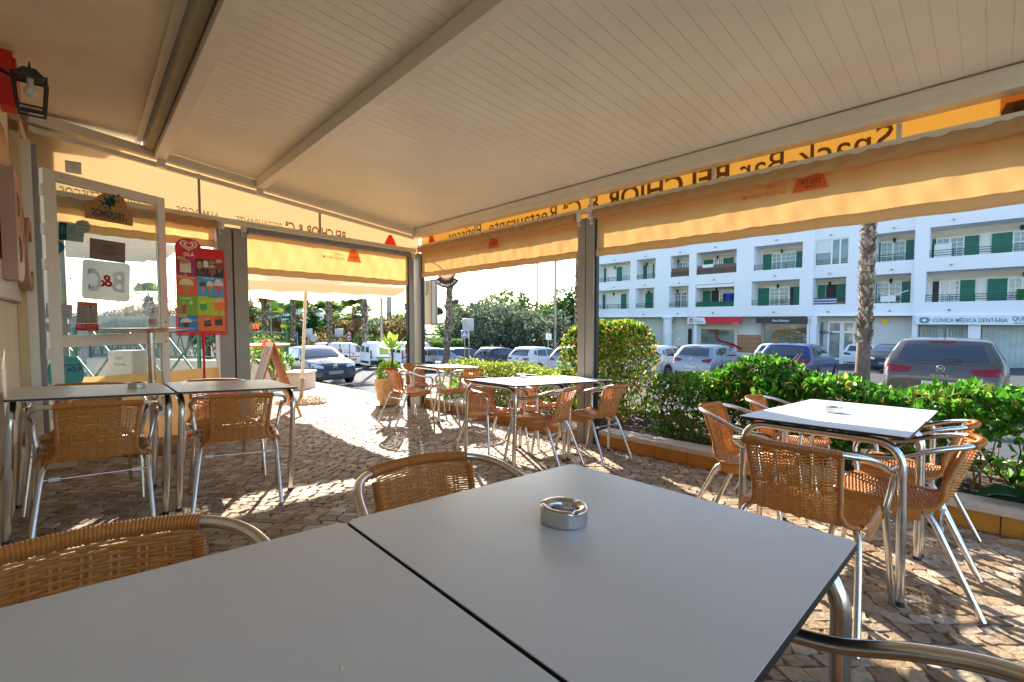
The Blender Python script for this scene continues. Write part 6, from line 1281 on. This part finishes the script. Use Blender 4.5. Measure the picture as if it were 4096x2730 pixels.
WV = paint('van white', (230, 230, 228), 0)
make_car('white delivery van with a red speech bubble logo behind the grey hatchback', 'van', 'van', 4.3, 1.8, 1.85, WV, HN, car_at(1262, 33.5), detail=[vanlogo('ldc')], nm='delivery_van')
make_car('white van with a green panel on its side between the two logo vans', 'van', 'van', 4.2, 1.8, 1.87, WV, HN, car_at(1455, 31.5), detail=[vanlogo('casa')], nm='delivery_van')
make_car('white delivery van with a red stripe beside the corner post', 'van', 'van', 4.2, 1.8, 1.83, WV, HN, car_at(1578, 30.0), detail=[vanlogo('ldc')], nm='delivery_van')
# rows of far parked cars seen as roofs
for i, (x, Y, c, lab) in enumerate(((1215, 44, (40, 46, 60), 'dark car roof behind the grey hatchback, left one'), (1275, 46, (60, 80, 120), 'blue car roof behind the first delivery van'), (1120, 40, (150, 160, 176), 'pale car half hidden behind the parasol pole'))):
    make_car(lab, 'car', 'hatch', 4.1, 1.76, 1.46, paint('far %d' % i, c, .3), [EA.x, EA.y], car_at(x, Y), wheels=False)
# ================================================================ VEGETATION
def leafmat(name, t=.45, rough=.45): return mat(name, attr=True, rough=rough, trans=t, spec=.35)
LEAF = leafmat('broad leaves', .5, .38); FINE = leafmat('fine leaves', .4, .6); BARK = mat('bark', lin(112, 88, 62), .9, var=.3, vs=12, bump=.5, bs=30); TWIG = mat('twig', lin(150, 116, 76), .85, var=.25, vs=20)
PALMB = mat('palm bark', attr=True, rough=.9, var=.25, vs=14, bump=.4, bs=40)
def leaves(P, D, size, asp, cols, fold=.25, droop=.0):
    """P points, D leaf directions (unit), returns verts, faces, colours; each leaf a folded kite of 4 triangles"""
    n = len(P); rnd = RNG.normal(size=(n, 3)); S = np.cross(D, rnd); S /= np.linalg.norm(S, axis=1)[:, None] + 1e-9; Nn = np.cross(S, D); L = size[:, None]
    v = np.empty((n, 6, 3)); w_ = L * asp
    v[:, 0] = P; v[:, 1] = P + D * L * .38 + S * w_ + Nn * w_ * fold; v[:, 2] = P + D * L * .78 + S * w_ * .62 + Nn * w_ * fold * .5 - Nn * L * droop * .5; v[:, 3] = P + D * L - Nn * L * droop; v[:, 4] = P + D * L * .78 - S * w_ * .62 + Nn * w_ * fold * .5 - Nn * L * droop * .5; v[:, 5] = P + D * L * .38 - S * w_ + Nn * w_ * fold
    base = np.arange(n)[:, None] * 6; f = np.concatenate([base + np.array([[0, 1, 2, 3]]), base + np.array([[0, 3, 4, 5]])])
    return v.reshape(-1, 3), f, np.repeat(cols, 6, axis=0)
def lcols(n, pal, wts=None, jit=.25):
    pal = np.array(pal); i = RNG.choice(len(pal), n, p=wts); return pal[i] * RNG.uniform(1 - jit, 1 + jit, (n, 1))
def foliage(o, name, P, D, size, asp, cols, m, **k):
    v, f, c = leaves(P, D, size, asp, cols, **k); inv = np.array(o.matrix_world.inverted()); v = v @ inv[:3, :3].T + inv[:3, 3]; return newmesh(name, v, f, m, o, None, c)
def twigs(o, segs, name='branches', m=TWIG):
    mb = MB()
    for p, q, r0, r1 in segs: mid = (Vector(p) + Vector(q)) / 2 + Vector(RNG.normal(size=3)) * (Vector(q) - Vector(p)).length * .06; mb.tube([p, mid, q], [r0, (r0 + r1) / 2, r1], 4, False)
    return mb.build(name, m, o, 60, world=True)
G1 = [lin(66, 120, 30), lin(88, 146, 42), lin(50, 98, 30), lin(124, 166, 54), lin(150, 140, 60)]
GY = [lin(150, 170, 50), lin(190, 180, 66), lin(110, 140, 40), lin(200, 150, 70), lin(84, 116, 36)]
def hedge_box(name, label, a0, a1, n0, n1, z0, top, nl, size, asp, pal, wts=None, gaps=.0, flower=None, tw=90, round_=.15, upb=.35, bushy=True, m=LEAF, inner=.35, cat='hedge'):
    c = TV((a0 + a1) / 2, (n0 + n1) / 2, z0); o = thing(name, label, cat, c); bpy.context.view_layer.update()
    P = []; D = []; k = 0
    while len(P) < nl and k < nl * 12:
        k += 1; u, v_, w_ = RNG.random(3); face = RNG.random()
        # bias towards the outer surface
        if face < 1 - inner:
            s = RNG.integers(0, 4)
            if s == 0: v_ = RNG.beta(1, 8)
            elif s == 1: v_ = 1 - RNG.beta(1, 8)
            else: w_ = 1 - RNG.beta(1, 7)
        a, n = a0 + (a1 - a0) * u, n0 + (n1 - n0) * v_; tz = top(a) if callable(top) else top
        tz *= 1 - round_ * (2 * v_ - 1) ** 4; z = z0 + (tz - z0) * w_
        nz = math.sin(a * 4.1 + n * 3) + math.sin(a * 9.7 + z * 11) + math.sin(z * 17 - n * 13 + a * 5)
        if w_ < .75 and nz < -1.6 + gaps * 2 * (1 - w_): continue
        p = TV(a, n, z); d = Vector((p.x - c.x, p.y - c.y, 0)); out = EN * (2 * v_ - 1) * .8 + UP * (upb + w_ * .4); d = np.array(out) + RNG.normal(size=3) * .65; P.append(p); D.append(d / np.linalg.norm(d))
    P = np.array(P); D = np.array(D); n = len(P)
    foliage(o, 'foliage', P, D, RNG.uniform(.45, 1.4, n) * size, asp, lcols(n, pal, wts, .35), m, droop=.15)
    segs = []
    for _ in range(tw):
        a, n_ = RNG.uniform(a0, a1), RNG.uniform(n0 * .8 + n1 * .2, n1 * .8 + n0 * .2); p = TV(a, n_, z0 - .02); tz = top(a) if callable(top) else top; q = p
        for s in range(3): q2 = q + Vector((RNG.normal() * .09, RNG.normal() * .09, (tz - z0) * .3)); segs.append((q, q2, .007 - .0018 * s, .0055 - .0018 * s)); q = q2; segs.append((q, q + Vector((RNG.normal() * .13, RNG.normal() * .13, RNG.uniform(.02, .14))), .0035, .0015))
    if tw: twigs(o, segs)
    if flower:
        k = RNG.integers(0, len(P), flower[1]); foliage(o, 'flowers', P[k] + D[k] * .02, D[k], np.full(flower[1], .03), .45, lcols(flower[1], flower[0]), LEAF)
    return o
hz = lambda a: .95 + .05 * math.sin(a * 3.1) + .04 * math.sin(a * 7.7)
hedge_box('lantana_hedge', 'long bright green leafy hedge behind the right hand tables', -5.0, -1.62, -1.12, -.3, .12, lambda a: .86 + .04 * math.sin(a * 3.1) + .03 * math.sin(a * 8.3 + 1), 9500, .062, .36, G1, [.32, .32, .19, .12, .05], .9, ([lin(220, 110, 60), lin(224, 150, 110)], 90), 210, .2, inner=.22)
hedge_box('hedge_mound', 'rounded green shrub rising from the hedge beside the silver hatchback', -2.0, -1.15, -1.15, -.45, .4, lambda a: .84 + .17 * math.sin(max(0, min(1, (a + 2.0) / .85)) * math.pi), 3600, .05, .38, G1, [.33, .32, .22, .09, .04], .2, None, 40, .35, inner=.2)
hedge_box('lantana_hedge', 'green hedge with small orange flowers right of the clipped shrub', -1.75, -.55, -1.1, -.3, .12, lambda a: .76 + .04 * math.sin(a * 5), 4200, .045, .36, G1, [.32, .32, .19, .12, .05], .7, ([lin(226, 100, 50), lin(220, 140, 90)], 120), 90, .2, inner=.25)
hedge_box('clipped_shrub', 'tall clipped shrub with golden tips standing behind the middle post', -.12, .92, -1.4, -.55, .14, lambda a: 1.36 - .25 * abs(a - .4) ** 3 * 2 + .02 * math.sin(a * 13), 9000, .042, .4, [lin(86, 128, 28), lin(120, 156, 36), lin(60, 100, 30), lin(196, 176, 60), lin(206, 150, 70)], [.3, .26, .2, .14, .1], .15, ([lin(226, 160, 90), lin(214, 190, 80)], 500), 60, .3, inner=.2, cat='shrub')
hedge_box('low_hedge', 'low fine leaved hedge between the corner post and the clipped shrub', .75, 3.3, -1.1, -.3, .08, lambda a: .70 + .03 * math.sin(a * 4), 9500, .036, .34, [lin(120, 150, 44), lin(160, 178, 64), lin(84, 116, 36), lin(186, 190, 90), lin(104, 110, 44)], None, .5, ([lin(220, 120, 60)], 60), 170, .2, inner=.25)
# agave / yucca rosettes and bedding plants
def rosette(o, c, n, L, w_, pal, elev=(.2, 1.2), name='leaf', curl=.3):
    c = Vector(c)
    for i in range(n):
        a_ = i * 2.4 + random.uniform(-.2, .2); el = elev[0] + (elev[1] - elev[0]) * i / n; l = L * random.uniform(.8, 1.1); mb = MB(); K = 7; h = Vector((math.cos(a_), math.sin(a_), 0)); s = Vector((-math.sin(a_), math.cos(a_), 0))
        for k in range(K + 1):
            t = k / K; e2 = el - curl * t; p = c + h * (l * t * math.cos(e2)) + UP * (l * t * math.sin(e2)); ww = w_ * math.sin(math.pi * min(1, .12 + .88 * t) ** 1.4) * (1 if t < 1 else 0) + .002
            mb.v += [p - s * ww + UP * ww * .35, p, p + s * ww + UP * ww * .35]
        for k in range(K): b = k * 3; mb.f += [(b, b + 1, b + 4, b + 3), (b + 1, b + 2, b + 5, b + 4)]
        inv = o.matrix_world.inverted(); cc = np.array(pal[i % len(pal)]) * random.uniform(.85, 1.15); newmesh(name, [inv @ v for v in mb.v], mb.f, LEAF, o, 180, np.tile(cc, (len(mb.v), 1)))
bpy.context.view_layer.update()
# plants in the carved pot
top = Vector((cp.x, cp.y, cp.z + .44)); n = 3000; q = RNG.normal(size=(n, 3)); q /= np.linalg.norm(q, axis=1)[:, None]; r_ = RNG.uniform(.6, 1.05, (n, 1)); P = np.array(top) + np.array([0, 0, .10]) + q * r_ * np.array([.2, .2, .19]); P[:, 2] = np.maximum(P[:, 2], cp.z + .43)
foliage(cpo, 'shrub_foliage', P, (q + RNG.normal(size=(n, 3)) * .5) / 1.2, RNG.uniform(.02, .04, n), .22, lcols(n, [lin(110, 140, 40), lin(150, 172, 60), lin(80, 110, 36)]), FINE)
mb = MB(); mb.tube([top + Vector((.06, -.04, .15)), top + Vector((.07, -.05, .38)), top + Vector((.06, -.05, .50))], [.022, .017, .02], 8); mb.build('succulent_stem', BARK, cpo, 60, world=True)
rosette(cpo, top + Vector((.06, -.05, .50)), 17, .30, .045, [lin(150, 186, 70), lin(176, 204, 90), lin(130, 170, 60)], (-.1, 1.35), 'succulent_leaf', -.15)
def soil_plant(name, label, c, n, L, w_, pal, el=(.3, 1.3), curl=.4, cat='plant'): o = thing(name, label, cat, c); bpy.context.view_layer.update(); rosette(o, c, n, L, w_, pal, el, 'leaf', curl); return o
AGP = [lin(110, 170, 60), lin(140, 190, 76), lin(90, 150, 50)]
soil_plant('agave', 'bright green broad leaved agave at the corner of the planter behind the far table', TV(3.1, -.35, .1), 13, .45, .07, AGP)
soil_plant('agave', 'yellow green agave leaves behind the middle tables', TV(.42, -.45, .12), 12, .55, .05, [lin(180, 190, 60), lin(150, 180, 60)], (.4, 1.4), .3)
soil_plant('agapanthus', 'dark strappy leaves on the planter edge beside the right hand chairs', TV(-1.62, -.26, .13), 14, .38, .022, [lin(30, 90, 40), lin(40, 110, 44)], (.1, .9), .9)
soil_plant('broad_leaf_plant', 'large dark green glossy leaves at the far right planter edge', TV(-3.45, -.32, .12), 13, .46, .085, [lin(26, 84, 36), lin(40, 110, 40), lin(60, 130, 46)], (.2, 1.3), .7)
soil_plant('broad_leaf_plant', 'drooping dark leaves on the coping at the right edge', TV(-3.12, -.22, .13), 7, .34, .06, [lin(24, 70, 36), lin(40, 96, 40)], (-.1, .8), .8)
def bush(name, label, c, rx, ry, rz_, nl, size, asp, pal, m=FINE, cat='bush', stem=True, wts=None):
    c = Vector(c); o = thing(name, label, cat, c); bpy.context.view_layer.update(); K = max(6, int(nl / 140)); ctr = RNG.normal(size=(K, 3)); ctr /= np.linalg.norm(ctr, axis=1)[:, None]; ctr *= RNG.uniform(.25, .85, (K, 1)); i = RNG.integers(0, K, nl); q = RNG.normal(size=(nl, 3)); q /= np.linalg.norm(q, axis=1)[:, None]
    loc = ctr[i] + q * RNG.uniform(.16, .34, (nl, 1)); P = np.array(c) + np.array([0, 0, rz_]) + loc * np.array([rx, ry, rz_]); d = q + RNG.normal(size=(nl, 3)) * .5; d /= np.linalg.norm(d, axis=1)[:, None]; P[:, 2] = np.maximum(P[:, 2], c.z)
    foliage(o, 'foliage', P, d, RNG.uniform(.7, 1.3, nl) * size, asp, lcols(nl, pal, wts), m)
    if stem: twigs(o, [(c - UP * .05, c + Vector((RNG.normal() * rx * .5, RNG.normal() * ry * .5, rz_ * RNG.uniform(.8, 1.7))), .012 * (1 + rx), .004) for _ in range(9)])
    return o
bush('shrub', 'leafy green shrub in the square stone planter', (sp.x, sp.y, zt), .32, .3, .36, 1100, .07, .3, [lin(60, 110, 50), lin(90, 140, 60), lin(110, 150, 70)])
bush('shrub', 'yellow green fine shrub beside the left double post', side_p(*AN(atY(1005, HZP, 6.7))), .22, .2, .2, 900, .045, .3, [lin(150, 160, 60), lin(120, 140, 50), lin(180, 176, 80)])
soil_plant('agave', 'pale green agave left of the tall outdoor table', side_p(*AN(atY(985, HZP, 8.2)), .75), 14, .5, .06, AGP, (.0, 1.4), .4)
bush('shrub', 'green shrub under the zigzag fence behind the chalkboard', side_p(*AN(atY(1090, HZP, 10.2)), .2), .5, .4, .5, 1200, .07, .32, G1)
# ---------------------------------------------------------------- palms
def palm(label, x, Y, ytop, r0, skirt=True, crown=True, fr=2.2, nb=None, base=None, boots=True, dead=True, seed=0, top_z=None):
    rs = np.random.default_rng(seed); p = atY(x, HZP, Y); p.z = road_z(p.x, p.y) - .1 if base is None else base; H = (atY(x, ytop, Y).z if top_z is None else top_z) - p.z
    o = thing('palm_tree', label, 'palm tree', p); v, c, f = [], [], []; n = 14; K = max(14, int(H / .12)); bend = rs.normal() * .15
    for k in range(K + 1):
        t = k / K; r_ = r0 * (1.25 - .35 * min(1, t * 3) + .1 * t)
        for i in range(n): a_ = 2 * math.pi * i / n; v.append((r_ * math.cos(a_) + bend * math.sin(t * 2) , r_ * math.sin(a_), H * t)); c.append(np.array(lin(118, 100, 84)) * rs.uniform(.7, 1.1))
    for k in range(K):
        for i in range(n): f.append((k * n + i, k * n + (i + 1) % n, (k + 1) * n + (i + 1) % n, (k + 1) * n + i))
    newmesh('trunk', v, f, PALMB, o, 180, np.array(c))
    if boots:
        v, c, f = [], [], []; z = H * .2; row = 0; st_ = r0 * .52; nn = 11
        while z < H:
            t = z / H; r_ = r0 * (1.25 - .35 * min(1, t * 3) + .1 * t) * .98
            for i in range(nn):
                a_ = 2 * math.pi * (i + (row % 2) * .5) / nn + rs.normal() * .06; h = Vector((math.cos(a_), math.sin(a_), 0)); s = Vector((-math.sin(a_), math.cos(a_), 0)); b = Vector((bend * math.sin(t * 2), 0, z)) + h * r_; l = r0 * rs.uniform(.55, 1.15); out = rs.uniform(.25, .75); cc = np.array([lin(150, 132, 112), lin(112, 94, 78), lin(176, 160, 140), lin(92, 76, 62)][rs.integers(0, 4)]); k0 = len(v); w_ = r0 * .33
                up_ = 1 if rs.random() < .85 else -.6
                v += [b - s * w_, b + s * w_, b + s * w_ * .5 + h * l * out * .7 + UP * l * .8 * up_, b + h * l * out + UP * l * up_, b - s * w_ * .5 + h * l * out * .7 + UP * l * .8 * up_, b + h * r0 * .12]; f += [(k0, k0 + 5, k0 + 4), (k0 + 5, k0 + 1, k0 + 2), (k0 + 5, k0 + 2, k0 + 3, k0 + 4)]; c += [cc] * 6
            z += st_; row += 1
        newmesh('leaf_bases', v, f, PALMB, o, None, np.array(c))
    topc = Vector((bend * math.sin(2), 0, H))
    def fronds(nm, cnt, el0, el1, L, pal, droop, mt, fan=True):
        v, c, f = [], [], []
        for i in range(cnt):
            a_ = rs.uniform(0, 6.283); el = rs.uniform(el0, el1); h = Vector((math.cos(a_), math.sin(a_), 0)); s = Vector((-math.sin(a_), math.cos(a_), 0)); l = L * rs.uniform(.75, 1.1); d0 = (h * math.cos(el) + UP * math.sin(el)); hub = topc + d0 * l * .5 - UP * droop * l * .12; cc = np.array(pal[rs.integers(0, len(pal))]) * rs.uniform(.75, 1.2)
            k0 = len(v); v += [topc - s * .02, topc + s * .02, hub + s * .02, hub - s * .02]; f += [(k0, k0 + 1, k0 + 2, k0 + 3)]; c += [cc] * 4
            for j in range(15):
                th = (j - 7) / 7 * 1.5; d = (d0 * math.cos(th) + s * math.sin(th)).normalized(); ll = l * .55 * (.75 + .25 * math.cos(th)); tip = hub + d * ll - UP * droop * ll * (.35 + .3 * abs(th)); mid = hub + d * ll * .55 - UP * droop * ll * .08; w_ = ll * .055; pp = d.cross(d0); pp = (s * math.cos(th) - d0 * math.sin(th)); k0 = len(v)
                v += [hub, mid + pp * w_, tip, mid - pp * w_]; f += [(k0, k0 + 1, k0 + 2, k0 + 3)]; c += [cc] * 4
        return newmesh(nm, v, f, mt, o, None, np.array(c))
    if crown: fronds('crown', 26, -.25, 1.4, fr, [lin(70, 116, 50), lin(100, 146, 64), lin(56, 92, 46), lin(150, 160, 60)], .55, FINE)
    if dead: fronds('dead_fronds', 22, -1.55, -.95, fr * .6, [lin(140, 104, 70), lin(170, 130, 90), lin(104, 76, 54)], .6, FINE)
    if skirt:
        v, c, f = [], [], []
        for i in range(420):
            a_ = rs.uniform(0, 6.283); t = rs.random() ** 1.3; b = topc + Vector((math.cos(a_), math.sin(a_), 0)) * (r0 * 1.1 + .35 * (1 - t) * fr * .35) - UP * t * fr * .75; l = rs.uniform(.4, .9) * fr * .3; s = Vector((-math.sin(a_), math.cos(a_), 0)) * .03 * fr * .5; k0 = len(v); v += [b - s, b + s, b + Vector((math.cos(a_), math.sin(a_), 0)) * -.03 - UP * l]; f.append((k0, k0 + 1, k0 + 2)); c += [np.array([lin(176, 130, 92), lin(140, 98, 66), lin(110, 78, 56)][rs.integers(0, 3)])] * 3
        newmesh('skirt', v, f, FINE, o, None, np.array(c))
    return o
palm('tall shaggy palm trunk in front of the apartment building', 3456, 14.2, 880, 0.17, False, False, dead=False, seed=1, top_z=6.8, base=-.85)
palm('shaggy palm trunk rising behind the clipped shrub and middle post', 2316, 21.5, 1050, 0.19, False, False, dead=False, seed=2, top_z=8)
palm('palm trunk standing under the hanging bar sign', 1781, 27, 1130, 0.18, False, True, dead=False, seed=3, top_z=7.5)
palm('palm trunk right of the third palm behind the parking', 1462, 33, 1190, 0.19, False, True, dead=False, seed=4, top_z=6.8)
palm('palm with a thick brown skirt behind the parasol edge, rightmost', 1322, 34, 1190, 0.17, True, True, 2.3, seed=5, top_z=4.8)
palm('palm with a brown skirt just left of the parasol pole', 1166, 36, 1178, 0.16, True, True, 2.3, seed=6, top_z=4.7)
palm('palm with yellowing fronds and brown skirt, leftmost tall one', 1056, 38, 1175, 0.16, True, True, 2.3, seed=7, top_z=4.4)
palm('shorter palm with a full green crown left of the chalkboard', 1110, 42, 1275, 0.2, True, True, 2.6, seed=8)
palm('slim palm with a green crown behind the parasol pole', 1197, 46, 1262, 0.18, True, True, 2.6, seed=9)
palm('small palm with a green crown behind the rightmost skirted palm', 1320, 50, 1255, 0.2, True, True, 2.4, seed=10)
palm('slender palm with a round crown above the speed sign', 1426, 44, 1250, 0.16, True, True, 2.3, seed=11)
palm('palm at the left edge beside the double post', 985, 40, 1215, 0.18, True, True, 2.6, seed=12)
palm('small palm seen through the glass door', 590, 60, 1185, 0.2, True, True, 2.6, seed=13)
# ---------------------------------------------------------------- trees
def tree(label, x, Y, ytop, w_, pal, size=.3, nl=3500, asp=.3, trunk=.25, m=FINE, clump=.3, base_y=None, cat='tree', flat=1.0, low=.12):
    p = atY(x, HZP, Y); p.z = road_z(p.x, p.y) - .1 + (min((Y - 95) * .012, 1.6) if Y > 95 else 0); zt = atY(x, ytop, Y).z; H = max(1.2, zt - p.z); o = thing('tree', label, cat, p); bpy.context.view_layer.update()
    K = 26; cz = p.z + H * (.5 + low); hz_ = H * (.5 - low); ctr = RNG.normal(size=(K, 3)); ctr /= np.linalg.norm(ctr, axis=1)[:, None]; ctr *= RNG.uniform(.35, .88, (K, 1)); rad = RNG.uniform(.7, 1.25, K) * clump; i = RNG.choice(K, nl, p=rad ** 2 / (rad ** 2).sum()); q = RNG.normal(size=(nl, 3)); q /= np.linalg.norm(q, axis=1)[:, None]
    loc = ctr[i] + q * (rad[i] * RNG.uniform(.55, 1.08, nl))[:, None]; P = np.array((p.x, p.y, cz)) + loc * np.array([w_ / 2, w_ / 2, hz_]); d = q + RNG.normal(size=(nl, 3)) * .6; d /= np.linalg.norm(d, axis=1)[:, None]
    cc = lcols(nl, pal, None, .3) * RNG.uniform(.8, 1.2, K)[i][:, None]
    foliage(o, 'crown', P, d, RNG.uniform(.7, 1.3, nl) * size, asp, cc, m)
    segs = [(p, Vector((p.x, p.y, p.z + H * .35)), trunk, trunk * .7)] + [(Vector((p.x, p.y, p.z + H * .3)), Vector((p.x + c_[0] * w_ * .4, p.y + c_[1] * w_ * .4, cz + c_[2] * hz_ * .7)), trunk * .5, trunk * .15) for c_ in ctr[:9]]
    mb = MB(); [mb.tube([a_, (Vector(a_) + Vector(b_)) / 2, b_], [r0, (r0 + r1) / 2, r1], 6, False) for a_, b_, r0, r1 in segs]; mb.build('trunk', BARK, o, 60, world=True); return o
OLV = [lin(116, 128, 102), lin(92, 108, 80), lin(144, 152, 128), lin(74, 92, 62)]; DK = [lin(56, 88, 40), lin(80, 114, 50), lin(40, 66, 34)]; MID = [lin(96, 128, 56), lin(120, 150, 70), lin(70, 100, 46)]; OCH = [lin(150, 124, 72), lin(126, 104, 60), lin(170, 146, 90), lin(104, 100, 56)]; PINE_ = [lin(52, 100, 36), lin(76, 128, 44), lin(40, 80, 34)]
for lab, x, Y, yt, w_, pal, sz, nl, kw in (
    ('grey green olive tree behind the white compact car, right one', 2130, 38, 1205, 7.5, OLV, .26, 6200, {'low': .04}), ('grey green olive tree in the middle of the group behind the cars', 1990, 40, 1190, 7.0, OLV, .26, 6200, {'low': .04}), ('dusky olive tree left in the group beside the crossing sign', 1890, 42, 1215, 6.5, OLV, .26, 5600, {'low': .04}),
    ('large leaved tree standing above the olive trees', 2050, 48, 1165, 6.0, MID, .36, 3000, {'clump': .22}), ('feathery topped tree above the olive group on its left', 1945, 50, 1178, 6.0, DK, .32, 3200, {'clump': .26}), ('dark green tree left of the palm trunk and lamp post', 2255, 46, 1165, 6.5, DK, .34, 3600, {}), ('bushy green tree right behind the clipped shrub', 2190, 55, 1215, 6, MID, .36, 2600, {}),
    ('low green tree right of the palm under the bar sign', 1830, 44, 1290, 4.5, MID, .28, 2400, {}), ('narrow dark cypress above the hedges', 1818, 75, 1222, 1.7, DK, .3, 1500, {'clump': .34}), ('ochre leaved tree left of the corner post', 1600, 45, 1270, 6.0, OCH, .28, 3800, {}), ('green tree above the ochre one beside the thick column', 1590, 60, 1248, 7, MID, .36, 2800, {}), ('dusky olive tree right of the fourth palm', 1510, 48, 1268, 6, OLV, .28, 3200, {}),
    ('ochre tree behind the speed sign', 1380, 46, 1290, 4.6, OCH, .26, 2600, {}), ('round dense stone pine right of the parasol pole', 1245, 48, 1268, 7, PINE_, .26, 5200, {'clump': .34}), ('dark green tree left of the parasol pole', 1120, 54, 1290, 7.5, DK, .32, 3200, {}), ('green tree behind the slender palm', 1445, 60, 1285, 6, DK, .34, 2600, {}), ('pale hillside tree behind the skirted palms', 1390, 130, 1250, 14, MID, .8, 2200, {}), ('hazy dark tree at the far left by the flags', 1010, 70, 1240, 9, [lin(90, 92, 84), lin(110, 108, 96)], .4, 2600, {}),
    ('reddish brown bare looking tree seen through the glass door, left', 470, 34, 1180, 7, [lin(120, 96, 90), lin(140, 116, 104), lin(100, 84, 80)], .22, 3400, {'asp': .16}), ('reddish brown thicket seen through the glass door, right', 620, 34, 1195, 7, [lin(120, 96, 90), lin(140, 116, 104), lin(90, 96, 70)], .22, 3400, {'asp': .16}), ('brown thicket left of the ice cream sign', 720, 36, 1200, 7, [lin(120, 96, 90), lin(140, 116, 104)], .22, 3000, {'asp': .16}), ('olive tree at the left end behind the fence', 830, 40, 1230, 6, OLV, .26, 2600, {}),
    ('yellowish bush at the foot of the leftmost palms', 1040, 34, 1330, 4.5, [lin(150, 150, 76), lin(120, 130, 60)], .2, 1800, {}), ('ochre bush between the skirted palms', 1290, 40, 1335, 4.5, OCH, .2, 1800, {}), ('green bush under the slender palm', 1450, 38, 1345, 4, MID, .2, 1600, {})):
    tree(lab, x, Y, yt, w_, pal, sz, nl, **kw)
def clip(label, x0, x1, y0, y1, Y, d, nl, pal, size=.12):
    p, q = atY(x0, y1, Y), atY(x1, y0, Y); b = road_z(p.x, Y); o = thing('clipped_hedge', label, 'hedge', ((p.x + q.x) / 2, Y, b)); bpy.context.view_layer.update(); P = []
    for _ in range(nl):
        u, v_, w_ = RNG.random(3); s = RNG.integers(0, 3)
        if s == 0: v_ = 0
        elif s == 1: w_ = 1
        P.append((p.x + (q.x - p.x) * u, Y + d * v_, b + (q.z - b) * w_))
    P = np.array(P); D = RNG.normal(size=(nl, 3)); D /= np.linalg.norm(D, axis=1)[:, None]; foliage(o, 'foliage', P, D, RNG.uniform(.7, 1.3, nl) * size, .4, lcols(nl, pal), FINE)
    mb = MB(); mb.box(((p.x + q.x) / 2, Y + d / 2, (b + q.z) / 2 - .1), ((q.x - p.x) * .94, d * .9, q.z - b - .15)); mb.build('core', mat('hedge core', lin(50, 66, 30), .95), o, 30, world=True)
clip('clipped green hedge left of the crossing sign', 1705, 1762, 1372, 1400, 31, 2, 1800, MID); clip('taller clipped hedge right of the sign palm', 1790, 1845, 1364, 1400, 33, 2, 1800, MID); clip('far flat green hedge at the left of the corner palms', 1700, 1765, 1360, 1395, 37, 2, 1400, MID)
# grass verge under the olive trees, far hillside
GR = mat('grass verge', lin(96, 120, 50), .9, var=.4, vs=.8, bump=.5, bs=4)
mb = MB(); q = [(-22, 36), (24, 36), (24, 62), (-22, 62)]; mb.quad(*[Vector((x, y, road_z(min(x, 0), y) + .25)) for x, y in q]); tag(mb.build('grass_verge', GR, None, None), kind='structure')
mb = MB(); N = 40
for i in range(N + 1):
    x = -170 + 260 * i / N
    for k, (yy, f_) in enumerate(((110, 0), (150, .55), (200, .9), (260, 1.0), (340, .9))): mb.v.append(Vector((x, yy, -2 + f_ * (5.2 + 2.6 * math.sin(x * .03 + 1) + 1.6 * math.sin(x * .071)) * (1 if x < 40 else max(0, 1 - (x - 40) / 50)))))
for i in range(N):
    for k in range(4): mb.f.append((i * 5 + k, (i + 1) * 5 + k, (i + 1) * 5 + k + 1, i * 5 + k + 1))
tag(mb.build('hillside', mat('dry hillside', lin(150, 138, 112), .95, var=.35, vs=.06), None, 180), kind='structure')
for i in range(26):
    x = -120 + 150 * RNG.random(); Y = RNG.uniform(125, 230); p = Vector((x, Y, -1 + 5.5 * min(1, (Y - 110) / 70))); px = project(p)[0]
    bush('hill_tree', 'dark tree on the far hillside behind the palms', p, RNG.uniform(2.5, 5), 3, RNG.uniform(1.6, 3.2), 420, .9, .35, [lin(84, 98, 70), lin(104, 114, 84)], FINE, 'tree', False); bpy.data.objects[-1] if False else None
for o in [q for q in bpy.data.objects if q.name.startswith('hill_tree')]: o['group'] = 'trees on the far hillside'
# far white houses on the hill
def far_house(label, x0, x1, y0, y1, Y, ww):
    p, q = atY(x0, y1, Y), atY(x1, y0, Y); o = thing('far_building', label, 'building', (p.x, Y, p.z)); W_, H_ = q.x - p.x, q.z - p.z; bpy.context.view_layer.update()
    mb = MB(); mb.box((W_ / 2, 4, H_ / 2 - 2), (W_, 8, H_ + 4)); mb.build('wall', BW, o, 20); mb = MB(); mb.box((W_ / 2, 4, H_ + .15), (W_ + .4, 8.4, .3)); mb.build('roof', BW, o, 20)
    for i in range(ww):
        for k in range(2): mb = MB(); mb.box((W_ * (i + .5) / ww, -.03, H_ * (.3 + .4 * k)), (W_ / ww * .45, .06, H_ * .22)); mb.build('window', DARK, o, 20)
far_house('far white building between the left palms', 1085, 1155, 1235, 1275, 120, 4); far_house('far white house right of the parasol pole', 1215, 1268, 1254, 1275, 140, 4); far_house('white hall with dark pillars behind the leftmost palm', 1060, 1090, 1225, 1310, 75, 3); far_house('far low building behind the olive trees', 2120, 2200, 1302, 1330, 90, 3)
# flags
for k, (x, lab) in enumerate(((996, 'red and white flag on the left pole of three'), (1008, 'red and white flag on the middle pole'), (1019, 'red and white flag on the right pole'))):
    p = atY(x, 1325, 52); o = thing('flag_pole', lab, 'flag', (p.x, p.y, -2.4)); mb = MB(); zt_ = atY(x, 1292, 52).z; mb.tube([(0, 0, 0), (0, 0, zt_ + 2.4)], .04, 6); mb.build('pole', GALV, o, 50); mb = MB(); mb.add([(.03 + .12 * i, .05 * math.sin(i), zt_ + 2.35 - .05 * i - .5 * j) for i in range(5) for j in range(2)], [(2 * i, 2 * i + 1, 2 * i + 3, 2 * i + 2) for i in range(4)]); mb.build('flag', REDINK, o, 60)
